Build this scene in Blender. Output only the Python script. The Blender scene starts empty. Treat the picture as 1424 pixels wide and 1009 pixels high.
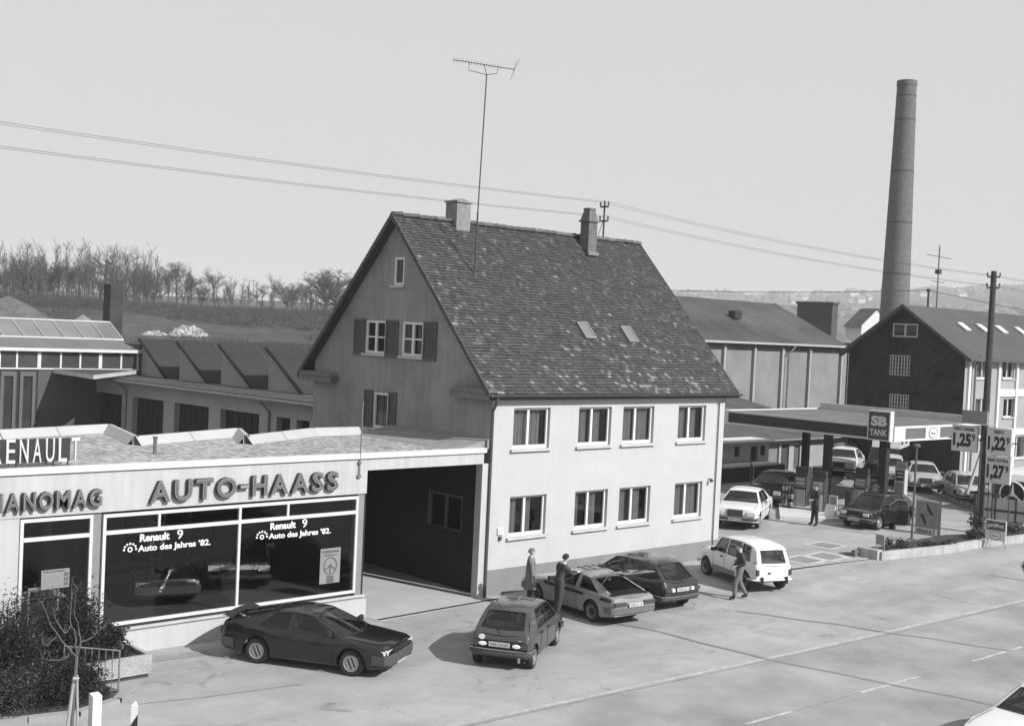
import bpy, bmesh, math, random
from math import sin, cos, radians, pi, sqrt, atan2, hypot
from mathutils import Vector, Matrix, Euler, noise
random.seed(7)
SC = bpy.context.scene
COL = SC.collection
# ---------------------------------------------------------------- camera
CAM = Vector((-25.1966, -27.6764, 8.2316)); YAW, PITCH, ROLL, FPX = .7523, -.0290, .0463, 1716.61
cd = bpy.data.cameras.new('camera'); cam = bpy.data.objects.new('camera', cd); COL.objects.link(cam)
fwd = Vector((sin(YAW)*cos(PITCH), cos(YAW)*cos(PITCH), sin(PITCH)))
rgt = Vector((cos(YAW), -sin(YAW), 0)); upv = rgt.cross(fwd)
r2 = rgt*cos(ROLL)+upv*sin(ROLL); u2 = -rgt*sin(ROLL)+upv*cos(ROLL)
cam.matrix_world = Matrix(((r2.x, u2.x, -fwd.x, CAM.x), (r2.y, u2.y, -fwd.y, CAM.y), (r2.z, u2.z, -fwd.z, CAM.z), (0, 0, 0, 1)))
cd.sensor_fit = 'HORIZONTAL'; cd.sensor_width = 36; cd.lens = FPX/1424*36; cd.clip_start = .1; cd.clip_end = 6000
SC.camera = cam
# ---------------------------------------------------------------- light
SUN_EL = radians(37); SUN_DIR = Vector((-.22*cos(SUN_EL), .975*cos(SUN_EL), -sin(SUN_EL))).normalized()
sl = bpy.data.lights.new('sun', 'SUN'); sl.energy = 4.3; sl.angle = radians(.6); sl.color = (1, 1, 1)
so = bpy.data.objects.new('sun', sl); COL.objects.link(so); so.location = (0, -30, 60)
so.rotation_euler = SUN_DIR.to_track_quat('-Z', 'Y').to_euler()
w = bpy.data.worlds.new('World'); SC.world = w; w.use_nodes = True; nt = w.node_tree; nt.nodes.clear()
sky = nt.nodes.new('ShaderNodeTexSky'); sky.sky_type = 'NISHITA'; sky.sun_disc = False
sky.sun_elevation = SUN_EL; sky.sun_rotation = atan2(.22, -.975); sky.air_density = 1.0; sky.dust_density = 4.0; sky.altitude = 200
bw = nt.nodes.new('ShaderNodeRGBToBW'); bg = nt.nodes.new('ShaderNodeBackground'); bg.inputs[1].default_value = .10
wo = nt.nodes.new('ShaderNodeOutputWorld')
mxs = nt.nodes.new('ShaderNodeMix'); mxs.data_type = 'FLOAT'; mxs.inputs[0].default_value = .85; mxs.inputs[3].default_value = 4.9   # an even veil of high haze over the clear sky
nt.links.new(sky.outputs[0], bw.inputs[0]); nt.links.new(bw.outputs[0], mxs.inputs[2]); nt.links.new(mxs.outputs[0], bg.inputs[0]); nt.links.new(bg.outputs[0], wo.inputs[0])
SC.view_settings.view_transform = 'Standard'; SC.view_settings.look = 'None'
SC.view_settings.exposure = .55; SC.view_settings.gamma = 1
SC.cycles.use_denoising = True
SC.cycles.max_bounces = 6; SC.cycles.diffuse_bounces = 3; SC.cycles.glossy_bounces = 3; SC.cycles.transparent_max_bounces = 8
SC.cycles.volume_bounces = 0

# ---------------------------------------------------------------- materials
MATS = {}
def M(name, v=.5, rough=.85, var=.12, scale=1.5, bump=0., bscale=30., spec=.3, metal=0., streak=0., coat=0., fine=0., fscale=40.):
    if name in MATS: return MATS[name]
    m = bpy.data.materials.new(name); m.use_nodes = True; t = m.node_tree; N = t.nodes; Lk = t.links
    b = N['Principled BSDF']; b.inputs['Roughness'].default_value = rough; b.inputs['Metallic'].default_value = metal
    b.inputs['Specular IOR Level'].default_value = spec; b.inputs['Coat Weight'].default_value = coat
    b.inputs['Base Color'].default_value = (v, v, v, 1)
    tc = N.new('ShaderNodeTexCoord')
    if var > 0:
        n = N.new('ShaderNodeTexNoise'); n.inputs['Scale'].default_value = scale; n.inputs['Detail'].default_value = 6; n.inputs['Roughness'].default_value = .6
        Lk.new(tc.outputs['Object'], n.inputs['Vector'])
        mr = N.new('ShaderNodeMapRange'); mr.inputs[1].default_value = .3; mr.inputs[2].default_value = .7
        mr.inputs[3].default_value = v*(1-var); mr.inputs[4].default_value = v*(1+var); Lk.new(n.outputs['Fac'], mr.inputs[0])
        last = mr.outputs[0]
        if streak > 0:
            mp = N.new('ShaderNodeMapping'); mp.inputs['Scale'].default_value = (5, 5, .55); Lk.new(tc.outputs['Object'], mp.inputs[0])
            n2 = N.new('ShaderNodeTexNoise'); n2.inputs['Scale'].default_value = 1.2; n2.inputs['Detail'].default_value = 5; Lk.new(mp.outputs[0], n2.inputs['Vector'])
            m2 = N.new('ShaderNodeMapRange'); m2.inputs[1].default_value = .35; m2.inputs[2].default_value = .65; m2.inputs[3].default_value = 1-streak; m2.inputs[4].default_value = 1.0
            Lk.new(n2.outputs['Fac'], m2.inputs[0]); mu = N.new('ShaderNodeMath'); mu.operation = 'MULTIPLY'; Lk.new(last, mu.inputs[0]); Lk.new(m2.outputs[0], mu.inputs[1]); last = mu.outputs[0]
        if fine > 0:
            n3 = N.new('ShaderNodeTexNoise'); n3.inputs['Scale'].default_value = fscale; n3.inputs['Detail'].default_value = 3; Lk.new(tc.outputs['Object'], n3.inputs['Vector'])
            m3 = N.new('ShaderNodeMapRange'); m3.inputs[1].default_value = .3; m3.inputs[2].default_value = .7; m3.inputs[3].default_value = 1-fine; m3.inputs[4].default_value = 1+fine
            Lk.new(n3.outputs['Fac'], m3.inputs[0]); mu = N.new('ShaderNodeMath'); mu.operation = 'MULTIPLY'; Lk.new(last, mu.inputs[0]); Lk.new(m3.outputs[0], mu.inputs[1]); last = mu.outputs[0]
        Lk.new(last, b.inputs['Base Color'])
    if bump > 0:
        nb = N.new('ShaderNodeTexNoise'); nb.inputs['Scale'].default_value = bscale; nb.inputs['Detail'].default_value = 4; Lk.new(tc.outputs['Object'], nb.inputs['Vector'])
        bp = N.new('ShaderNodeBump'); bp.inputs['Strength'].default_value = bump; bp.inputs['Distance'].default_value = .02
        Lk.new(nb.outputs['Fac'], bp.inputs['Height']); Lk.new(bp.outputs[0], b.inputs['Normal'])
    MATS[name] = m; return m
def glass(name, tint=.45, refl=.08):
    m = bpy.data.materials.new(name); m.use_nodes = True; t = m.node_tree; N = t.nodes; Lk = t.links; N.clear()
    o = N.new('ShaderNodeOutputMaterial'); tr = N.new('ShaderNodeBsdfTransparent'); tr.inputs[0].default_value = (tint,)*3+(1,)
    g = N.new('ShaderNodeBsdfGlossy'); g.inputs['Roughness'].default_value = .02; g.inputs[0].default_value = (.9, .9, .9, 1)
    fr = N.new('ShaderNodeLayerWeight'); fr.inputs[0].default_value = .5; pw_ = N.new('ShaderNodeMath'); pw_.operation = 'POWER'; pw_.inputs[1].default_value = 4.5; Lk.new(fr.outputs['Facing'], pw_.inputs[0])
    ad = N.new('ShaderNodeMath'); ad.operation = 'ADD'; ad.inputs[1].default_value = refl; ad.use_clamp = True; Lk.new(pw_.outputs[0], ad.inputs[0])
    mx = N.new('ShaderNodeMixShader'); Lk.new(ad.outputs[0], mx.inputs[0]); Lk.new(tr.outputs[0], mx.inputs[1]); Lk.new(g.outputs[0], mx.inputs[2]); Lk.new(mx.outputs[0], o.inputs[0])
    MATS[name] = m; return m
G_WIN = glass('window_glass', .5, .05); G_CAR = glass('car_glass', .36, .05); G_SHOP = glass('shop_glass', .6, .04)
WHITEPAINT = M('white_paint', .62, .5, .05, 3); BLACK = M('black_rubber', .018, .8, .2, 8); DARK = M('dark_interior', .02, .9, .2, 3)
CHROME = M('chrome', .6, .2, 0, metal=1.); STEEL = M('grey_steel', .3, .5, .1, 4, metal=.3); DSTEEL = M('dark_steel', .05, .5, .2, 4)
TYRE = M('tyre_rubber', .022, .8, .15, 6); RIM = M('wheel_rim', .32, .4, .05, 5, metal=.5); LAMPGL = M('lamp_glass', .6, .12, .1, 20, spec=.6)
TAILGL = M('tail_lamp_glass', .05, .2, .2, 20, spec=.6); REVGL = M('clear_lamp_glass', .75, .15, .05, 20); PLATE = M('plate_white', .45, .4, .04, 5)
LETTER = M('letter_black', .02, .6, 0)

# ---------------------------------------------------------------- mesh builder
class MB:
    def __init__(s): s.v = []; s.f = []; s.m = []; s.k = 0
    def poly(s, pts, k=None):
        i = len(s.v); s.v += [tuple(p) for p in pts]; s.f.append(tuple(range(i, i+len(pts)))); s.m.append(s.k if k is None else k)
    def box(s, a, b, k=None, M4=None):
        x0, y0, z0 = a; x1, y1, z1 = b
        P = [Vector(p) for p in ((x0,y0,z0),(x1,y0,z0),(x1,y1,z0),(x0,y1,z0),(x0,y0,z1),(x1,y0,z1),(x1,y1,z1),(x0,y1,z1))]
        if M4: P = [M4 @ p for p in P]
        i = len(s.v); s.v += [tuple(p) for p in P]
        for q in ((3,2,1,0),(4,5,6,7),(0,1,5,4),(1,2,6,5),(2,3,7,6),(3,0,4,7)): s.f.append(tuple(i+j for j in q)); s.m.append(s.k if k is None else k)
    def tube(s, pts, r, n=6, k=None, cap=True):
        pts = [Vector(p) for p in pts]; rs = r if isinstance(r, (list, tuple)) else [r]*len(pts)
        i0 = len(s.v); up = None
        for j, p in enumerate(pts):
            d = (pts[min(j+1, len(pts)-1)]-pts[max(j-1, 0)]).normalized()
            if up is None or abs(up.dot(d)) > .95: up = Vector((0, 0, 1)) if abs(d.z) < .9 else Vector((1, 0, 0))
            a = d.cross(up).normalized(); b = d.cross(a); up = -b if up.dot(-b) > 0 else b
            for t in range(n):
                th = 2*pi*t/n; s.v.append(tuple(p+(a*cos(th)+b*sin(th))*rs[j]))
        for j in range(len(pts)-1):
            for t in range(n):
                s.f.append((i0+j*n+t, i0+j*n+(t+1) % n, i0+(j+1)*n+(t+1) % n, i0+(j+1)*n+t)); s.m.append(s.k if k is None else k)
        if cap:
            s.f.append(tuple(i0+t for t in range(n))[::-1]); s.m.append(s.k if k is None else k)
            s.f.append(tuple(i0+(len(pts)-1)*n+t for t in range(n))); s.m.append(s.k if k is None else k)
    def lathe(s, prof, org=(0,0,0), axis='z', n=20, k=None):
        i0 = len(s.v); O = Vector(org)
        for (r, h) in prof:
            for t in range(n):
                th = 2*pi*t/n; c, q = r*cos(th), r*sin(th)
                p = {'z': (c, q, h), 'y': (c, h, q), 'x': (h, c, q)}[axis]; s.v.append(tuple(O+Vector(p)))
        for j in range(len(prof)-1):
            for t in range(n):
                s.f.append((i0+j*n+t, i0+j*n+(t+1) % n, i0+(j+1)*n+(t+1) % n, i0+(j+1)*n+t)); s.m.append(s.k if k is None else k)
    def grid(s, rows, k=None, close=False):
        i0 = len(s.v); n = len(rows[0])
        for r in rows: s.v += [tuple(p) for p in r]
        for j in range(len(rows)-1):
            for t in range(n if close else n-1):
                s.f.append((i0+j*n+t, i0+j*n+(t+1) % n, i0+(j+1)*n+(t+1) % n, i0+(j+1)*n+t)); s.m.append(s.k if k is None else k)
    def prism(s, outline, h0, h1, axis='z', k=None):
        # outline in the plane, extruded h0..h1
        f = {'z': lambda a, b, h: (a, b, h), 'y': lambda a, b, h: (a, h, b), 'x': lambda a, b, h: (h, a, b)}[axis]
        A = [f(a, b, h0) for a, b in outline]; B = [f(a, b, h1) for a, b in outline]
        s.poly(A[::-1], k); s.poly(B, k)
        for i in range(len(A)):
            j = (i+1) % len(A); s.poly([A[i], A[j], B[j], B[i]], k)
    def build(s, name, mats, parent=None, smooth=False, loc=None, merge=True, mat4=None):
        me = bpy.data.meshes.new(name); me.from_pydata(s.v, [], s.f)
        if not isinstance(mats, (list, tuple)): mats = [mats]
        for m in mats: me.materials.append(m)
        me.polygons.foreach_set('material_index', s.m)
        bm = bmesh.new(); bm.from_mesh(me)
        if merge: bmesh.ops.remove_doubles(bm, verts=bm.verts, dist=1e-4)
        bmesh.ops.recalc_face_normals(bm, faces=bm.faces); bm.to_mesh(me); bm.free()
        if smooth:
            me.polygons.foreach_set('use_smooth', [True]*len(me.polygons))
            me.set_sharp_from_angle(angle=radians(smooth if smooth > 1 else 35))
        o = bpy.data.objects.new(name, me); COL.objects.link(o)
        if mat4: o.matrix_local = mat4
        if loc: o.location = loc
        if parent: o.parent = parent
        return o
def tag(o, label=None, cat=None, group=None, kind=None):
    if label: o['label'] = label
    if cat: o['category'] = cat
    if group: o['group'] = group
    if kind: o['kind'] = kind
    return o
def thing(name, label, cat, loc=(0,0,0), rz=0, group=None):
    o = bpy.data.objects.new(name, None); COL.objects.link(o); o.location = loc; o.rotation_euler = (0, 0, rz); o.empty_display_size = .2
    return tag(o, label, cat, group)
def copy_tree(o, parent=None):
    c = o.copy(); COL.objects.link(c)
    if parent: c.parent = parent
    for ch in [x for x in bpy.data.objects if x.parent == o]: copy_tree(ch, c)
    return c
def clip_half(poly, a, b, c):   # keep a*u+b*v<=c
    out = []
    for i in range(len(poly)):
        p, q = poly[i], poly[(i+1) % len(poly)]; fp = a*p[0]+b*p[1]-c; fq = a*q[0]+b*q[1]-c
        if fp <= 0: out.append(p)
        if fp*fq < 0: t = fp/(fp-fq); out.append((p[0]+(q[0]-p[0])*t, p[1]+(q[1]-p[1])*t))
    return out
def wall(mb, org, u, rect, holes, inward, reveal=.15, halfs=(), k=0, kr=None):
    """wall in plane org+u*a+z*b over rect (a0,b0,a1,b1) with rectangular holes; reveals go inward"""
    org = Vector(org); u = Vector(u); z = Vector((0,0,1)); n = Vector(inward)
    us = sorted({rect[0], rect[2]}|{h[0] for h in holes}|{h[2] for h in holes}); vs = sorted({rect[1], rect[3]}|{h[1] for h in holes}|{h[3] for h in holes})
    us = [x for x in us if rect[0]-1e-6 <= x <= rect[2]+1e-6]; vs = [x for x in vs if rect[1]-1e-6 <= x <= rect[3]+1e-6]
    for i in range(len(us)-1):
        for j in range(len(vs)-1):
            cu, cv = (us[i]+us[i+1])/2, (vs[j]+vs[j+1])/2
            if any(h[0] < cu < h[2] and h[1] < cv < h[3] for h in holes): continue
            P = [(us[i], vs[j]), (us[i+1], vs[j]), (us[i+1], vs[j+1]), (us[i], vs[j+1])]
            for hf in halfs:
                P = clip_half(P, *hf)
                if len(P) < 3: break
            if len(P) >= 3: mb.poly([org+u*a+z*b for a, b in P], k)
    for h in holes:
        c = [org+u*h[0]+z*h[1], org+u*h[2]+z*h[1], org+u*h[2]+z*h[3], org+u*h[0]+z*h[3]]
        for i in range(4): mb.poly([c[i], c[(i+1) % 4], c[(i+1) % 4]+n*reveal, c[i]+n*reveal], k if kr is None else kr)
def frame4(org, u, n):
    """matrix with x=u, y=n (inward), z up"""
    u = Vector(u).normalized(); n = Vector(n).normalized()
    return Matrix(((u.x, n.x, 0, org[0]), (u.y, n.y, 0, org[1]), (u.z, n.z, 1, org[2]), (0,0,0,1)))
FONT_CACHE = {}
def text_mesh(s, bold=.0, depth=.02):
    key = (s, bold, depth)
    if key in FONT_CACHE: return FONT_CACHE[key].copy()
    c = bpy.data.curves.new('lettering', 'FONT'); c.body = s; c.size = 1; c.offset = bold; c.extrude = depth; c.resolution_u = 3; c.space_character = 1.0
    o = bpy.data.objects.new('lettering', c); COL.objects.link(o); bpy.context.view_layer.update()
    me = bpy.data.meshes.new_from_object(o.evaluated_get(bpy.context.evaluated_depsgraph_get()))
    bpy.data.objects.remove(o); bpy.data.curves.remove(c); FONT_CACHE[key] = me
    return me.copy()
def text(s, name, org, u, v, W, H, mat, depth=.01, bold=.0, parent=None, shear=0.):
    """fit string into W x H with lower-left at org, baseline direction u, up direction v"""
    u = Vector(u).normalized(); v = Vector(v).normalized(); n = u.cross(v); org = Vector(org)
    me = text_mesh(s, bold, .5); xs = [q.co.x for q in me.vertices]; ys = [q.co.y for q in me.vertices]
    x0, x1, y0, y1 = min(xs), max(xs), min(ys), max(ys); zs = max(q.co.z for q in me.vertices)
    for q in me.vertices:
        a = (q.co.x-x0)/(x1-x0)*W; b = (q.co.y-y0)/(y1-y0)*H; d = (q.co.z/zs*.5+.5)*depth
        q.co = org+u*(a+shear*b)+v*b+n*d
    me.materials.clear(); me.materials.append(mat)
    o = bpy.data.objects.new(name, me); COL.objects.link(o)
    if parent: o.parent = parent
    return o
ORD = 'first second third fourth fifth sixth seventh eighth ninth tenth eleventh twelfth thirteenth fourteenth fifteenth sixteenth seventeenth eighteenth nineteenth twentieth'.split()
ORD += ['twenty-'+q for q in ORD[:9]]+['thirtieth']+['thirty-'+q for q in ORD[:9]]
def sst(a, b, x):
    t = min(1, max(0, (x-a)/(b-a))); return t*t*(3-2*t)
def gz(x, y): return .5*sst(2, 22, x)*(.3+.7*sst(-9, -2, y))
X, Y, Z = Vector((1,0,0)), Vector((0,1,0)), Vector((0,0,1))
# ================================================================ ground
def terr(x, y):
    z = gz(x, y); d = hypot(x-CAM.x, y-CAM.y); az = math.degrees(atan2(x-CAM.x, y-CAM.y))
    wl = 1-sst(48, 56, az)
    z += 8.0*sst(78, 190, d)*wl*sst(0, 40, y)
    wr = sst(44, 49, az)*(1-sst(100, 120, az))
    if d > 300: z += (72+3.0*(az-52.6)+7*noise.noise(Vector((az*.9, 0, 3))))*sst(600, 2350, d)*wr
    if d > 230 and wl > 0: z += wl*10*sst(230, 900, d)
    return z
def ground_mat():
    m = bpy.data.materials.new('forecourt_asphalt'); m.use_nodes = True; t = m.node_tree; N = t.nodes; L = t.links
    b = N['Principled BSDF']; b.inputs['Roughness'].default_value = .9; b.inputs['Specular IOR Level'].default_value = .25
    tc = N.new('ShaderNodeTexCoord')
    def nz(scale, det, mp=(1,1,1), rot=0, dist=0):
        a = N.new('ShaderNodeMapping'); a.inputs['Scale'].default_value = mp; a.inputs['Rotation'].default_value = (0,0,rot); L.new(tc.outputs['Object'], a.inputs[0])
        n = N.new('ShaderNodeTexNoise'); n.inputs['Scale'].default_value = scale; n.inputs['Detail'].default_value = det; n.inputs['Distortion'].default_value = dist; L.new(a.outputs[0], n.inputs['Vector']); return n.outputs['Fac']
    def mr(i, a, b_, c, d):
        x = N.new('ShaderNodeMapRange'); x.inputs[1].default_value = a; x.inputs[2].default_value = b_; x.inputs[3].default_value = c; x.inputs[4].default_value = d; L.new(i, x.inputs[0]); return x.outputs[0]
    def mul(a, b_):
        x = N.new('ShaderNodeMath'); x.operation = 'MULTIPLY'; L.new(a, x.inputs[0]); L.new(b_, x.inputs[1]); return x.outputs[0]
    v = mr(nz(.35, 8), .3, .7, .265, .33)
    v = mul(v, mr(nz(1.2, 7, dist=.6), .32, .72, .9, 1.06))
    v = mul(v, mr(nz(.5, 4, (.12, 1.4, 1), radians(-4)), .36, .64, .88, 1.06))      # wear along the road
    v = mul(v, mr(nz(.9, 5, (1, 1, 1), 0, 1.5), .62, .74, 1.0, .68))                   # oil stains
    v = mul(v, mr(nz(60, 3), .3, .7, .88, 1.12)); v = mul(v, mr(nz(22, 3), .3, .7, .93, 1.07)); v = mul(v, mr(nz(.22, 3, dist=2.5), .55, .6, 1.0, .93))
    v = mul(v, mr(nz(14, 4), .3, .7, .96, 1.04))
    L.new(v, b.inputs['Base Color'])
    bp = N.new('ShaderNodeBump'); bp.inputs['Strength'].default_value = .25; bp.inputs['Distance'].default_value = .01; L.new(nz(90, 3), bp.inputs['Height']); L.new(bp.outputs[0], b.inputs['Normal'])
    return m
ASPH = ground_mat(); ROADM = M('road_asphalt', .25, .9, .3, .35, .2, 90, fine=.13, fscale=30)
FIELD = M('winter_field', .046, .95, .5, .07, .0, fine=.4, fscale=.45)
mb = MB()
def lin(a, b, n): return [a+(b-a)*i/n for i in range(n+1)]
# near sheet
xs = sorted(set([round(x, 3) for x in lin(-60, -10, 10)+lin(-10, 40, 50)+lin(40, 100, 15)])); ys = [round(v, 3) for v in lin(-60, -14, 8)+lin(-12, 0, 30)+lin(2, 60, 20)]
mb.grid([[(x, y, terr(x, y)) for x in xs] for y in ys])
near = mb.build('ground', ASPH, smooth=60); tag(near, kind='structure')
# polar far sheet (terrain all the way to the horizon), 25 mm under the near sheet where they meet
mb = MB(); rows = []
for r in [55, 62, 70, 78, 86, 95, 105, 115, 125, 140, 155, 170, 185, 200, 220, 250, 300, 360, 430, 520, 620, 740, 880, 1050, 1200, 1350, 1500, 1700, 1900, 2100, 2350, 2600, 3000]:
    row = []
    for i in range(181):
        a = radians(i*2); x = CAM.x+r*sin(a); y = CAM.y+r*cos(a)
        dz = .0 if (x < -60 or x > 100 or y > 60 or y < -60) else -.06
        row.append((x, y, terr(x, y)+dz-.02))
    rows.append(row)
mb.grid(rows); far = mb.build('terrain', FIELD, smooth=60); tag(far, kind='structure')
# road: gutter line of stone setts and the worn centre line
def strip(name, pts, w, mat, dz, kind='structure', label=None, wid=None):
    m = MB()
    A, B = [], []
    for i, p in enumerate(pts):
        p = Vector((p[0], p[1], 0)); q = Vector((*pts[min(i+1, len(pts)-1)][:2], 0)); o = Vector((*pts[max(i-1, 0)][:2], 0)); d = (q-o).normalized(); n = Vector((-d.y, d.x, 0))
        ww = w if wid is None else wid[i]
        for S, sg in ((A, 1), (B, -1)):
            e = p+n*ww/2*sg; S.append((e.x, e.y, gz(e.x, e.y)+dz))
    m.grid([A, B]); o = m.build(name, mat); tag(o, label, kind=kind); return o
def seg(a, b, n=20): return [(a[0]+(b[0]-a[0])*i/n, a[1]+(b[1]-a[1])*i/n) for i in range(n+1)]
def roady(x): return -9.0-.058*(x+4)      # y of the gutter line
GUT = M('gutter_stone', .34, .85, .15, 2, .2, 30, fine=.15, fscale=8); SEAM = M('dark_line', .22, .8, .3, 2); WORN = M('worn_road_paint', .37, .8, .3, 3, fine=.3, fscale=12)
strip('road_surface', [(x, -19.0-.058*(x+4)) for x in lin(-60, 60, 120)], 19.5, ROADM, .004)
strip('gutter_stones', [(x, roady(x)) for x in lin(-60, 60, 120)], .15, GUT, .009)
strip('gutter_seam', [(x, roady(x)-.16) for x in lin(-60, 60, 120)], .05, SEAM, .008)
def cy(x): return -12.25-.042*(x+3.4)
strip('centre_seam', [(x, cy(x)) for x in lin(-30, 60, 90)], .04, SEAM, .008)
for a, b in ((-9.5, -7.9), (-5.6, -4.2), (-3.43, -1.83), (.84, 3.37), (5.96, 8.57), (11, 13.6), (16.2, 18.8), (21.5, 24)):
    strip('road_marking', seg((a, cy(a)), (b, cy(b)), 6), .10, WORN, .011, label='worn white dash of the road centre line')
# dark lines crossing the forecourt
DKLINE = M('ground_line', .20, .85, .2, 1.5, fine=.1, fscale=20)
def wob(P, amp=.05): return [(x+amp*sin(i*.9+x), y+amp*cos(i*.7)) for i, (x, y) in enumerate(P)]
strip('dark_line', wob(seg((.6, -3.2), (1.2, -5.5), 6)+seg((1.2, -5.5), (1.44, -9.4), 10)[1:]+seg((1.44, -9.4), (2.7, -15.2), 14)[1:], .03), .13, DKLINE, .012)
strip('ground_line', wob(seg((5.2, -5.6), (6.35, -8.14), 8)+seg((6.35, -8.14), (7.9, -12.8), 12)[1:]), .13, DKLINE, .012)
strip('ground_line', wob(seg((-13.2, -3.9), (-9.6, -4.6), 10), .03), .06, DKLINE, .005)
# apron of the driveway and its slot drain
APR = M('driveway_concrete', .36, .9, .08, .8, .2, 60, fine=.05, fscale=30)
m = MB(); m.poly([(-4.6, -.9, .006), (-.05, -.62, .006), (-.05, 9, .006), (-4.6, 9, .006)]); tag(m.build('driveway', APR), kind='structure')
m = MB(); m.box((-4.55, -.74, .004), (.35, -.62, .011)); m.v = [(x, y+(x+4.5)*.045, z) for x, y, z in m.v]
o = m.build('drain_slot', BLACK); tag(o, 'dark slot drain across the driveway mouth', 'drain')
# repair patches and cover plates on the forecourt
PAT = M('asphalt_patch', .22, .9, .15, 2, .2, 60, fine=.08, fscale=40)
strip('asphalt_patch', wob(seg((-12.2, -.9), (-10.0, -1.05), 5), .04), .45, PAT, .006)
CONC = M('concrete_slab', .38, .9, .08, 1.5, .2, 50, fine=.05, fscale=30)
for i, (cx_, cy_, q) in enumerate(((13.2, -2.6, 0), (14.45, -2.75, 0), (16.2, -1.6, 0))):
    m = MB(); a = .66
    for A in (((-a, -a), (a, -a+.22)), ((-a, a-.22), (a, a)), ((-a, -a+.22), (-a+.22, a-.22)), ((a-.22, -a+.22), (a, a-.22))):
        pts = [(A[0][0], A[0][1]), (A[1][0], A[0][1]), (A[1][0], A[1][1]), (A[0][0], A[1][1])]
        m.poly([(cx_+p, cy_+r, gz(cx_+p, cy_+r)+.012) for p, r in pts])
    o = m.build('tank_hatch', CONC); m = MB()
    m.poly([(cx_+p, cy_+r, gz(cx_+p, cy_+r)+.009) for p, r in ((-.43, -.43), (.43, -.43), (.43, .43), (-.43, .43))]); c = m.build('cover_plate', M('hatch_cover', .2, .7, .15, 3), o)
    tag(o, ['square tank hatch with pale rim nearest the white estate car', 'square tank hatch with pale rim in the middle of three', 'square tank hatch with pale rim farthest from the house'][i], 'hatch', 'fuel tank hatches in the forecourt')
m = MB(); m.poly([(15.6+a, -2.9+b, gz(15.6, -2.9)+.012) for a, b in ((-.3, -.2), (.3, -.3), (.35, .15), (-.25, .25))]); tag(m.build('manhole_cover', DSTEEL), 'small dark manhole cover beside the planter end', 'manhole')
m = MB(); m.box((0, -.08, 0), (4.9, .08, .06)); K = Matrix.Translation((11.6, -3.1, .22)) @ Euler((0, -.02, -.17)).to_matrix().to_4x4(); m.v = [tuple(K @ Vector(p)) for p in m.v]
m.k = 1; tag(m.build('kerb_strip', [M('kerb_stone', .3, .9, .2, 3)]), kind='structure')
m = MB(); m.box((0, -.16, 0), (4.9, -.08, .03)); m.v = [tuple(K @ Vector(p)) for p in m.v]; tag(m.build('gutter_channel', BLACK), kind='structure')
# distant wooded hillside: ridge of many small crowns
hw = MB(); rr = random.Random(3)
HILLW = M('hill_wood', .11, 1, .4, .02, 0); n_ = 0
for i in range(5200):
    az = rr.uniform(47, 72); d = rr.choice((rr.uniform(1300, 2350), rr.uniform(2150, 2420)))
    x = CAM.x+d*sin(radians(az)); y = CAM.y+d*cos(radians(az)); z = terr(x, y)
    if noise.noise(Vector((x*.004, y*.004, 0))) < .08 and d < 2100: continue
    r = rr.uniform(5, 10); h = rr.uniform(5, 11)
    ring = [(x+r*cos(t*pi/3+i)*rr.uniform(.7, 1.1), y+r*sin(t*pi/3+i)*rr.uniform(.7, 1.1), z+h*rr.uniform(.3, .6)) for t in range(6)]
    base = [(p[0], p[1], z-2) for p in ring]
    for t in range(6): hw.poly([ring[t], ring[(t+1) % 6], (x+rr.uniform(-1, 1), y, z+h)]); hw.poly([base[t], base[(t+1) % 6], ring[(t+1) % 6], ring[t]])
o = hw.build('hill_woodland', HILLW, merge=False); tag(o, 'bare woodland covering the distant hillside', 'woodland', kind='stuff')
# houses scattered on the hillside
HW_ = M('far_house_wall', .4, .9, .05, .1); HR_ = M('far_house_roof', .15, .9, .2, .1)
def farhouse(x, y, a, s, i):
    z = terr(x, y); t = thing('hillside_house', ORD[i]+' from the left of the tiny pale houses on the distant hillside', 'house', (x, y, z-1), a, 'houses scattered over the distant hillside')
    m = MB(); m.box((-6*s, -4*s, 0), (6*s, 4*s, 6*s)); m.prism([(-4*s, 6*s), (4*s, 6*s), (0, 9.5*s)], -6*s, 6*s, 'x'); m.build('wall', HW_, t)
    m = MB()
    for sg in (-1, 1): m.poly([(-6.5*s, sg*4.6*s, 5.6*s), (6.5*s, sg*4.6*s, 5.6*s), (6.5*s, 0, 9.7*s), (-6.5*s, 0, 9.7*s)])
    m.build('roof', HR_, t)
for i, az in enumerate(sorted(rr.uniform(52, 65.2) for _ in range(30))):
    d = rr.uniform(1150, 2050)
    farhouse(CAM.x+d*sin(radians(az)), CAM.y+d*cos(radians(az)), rr.uniform(-.6, .6), rr.uniform(.9, 1.5), i)
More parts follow.
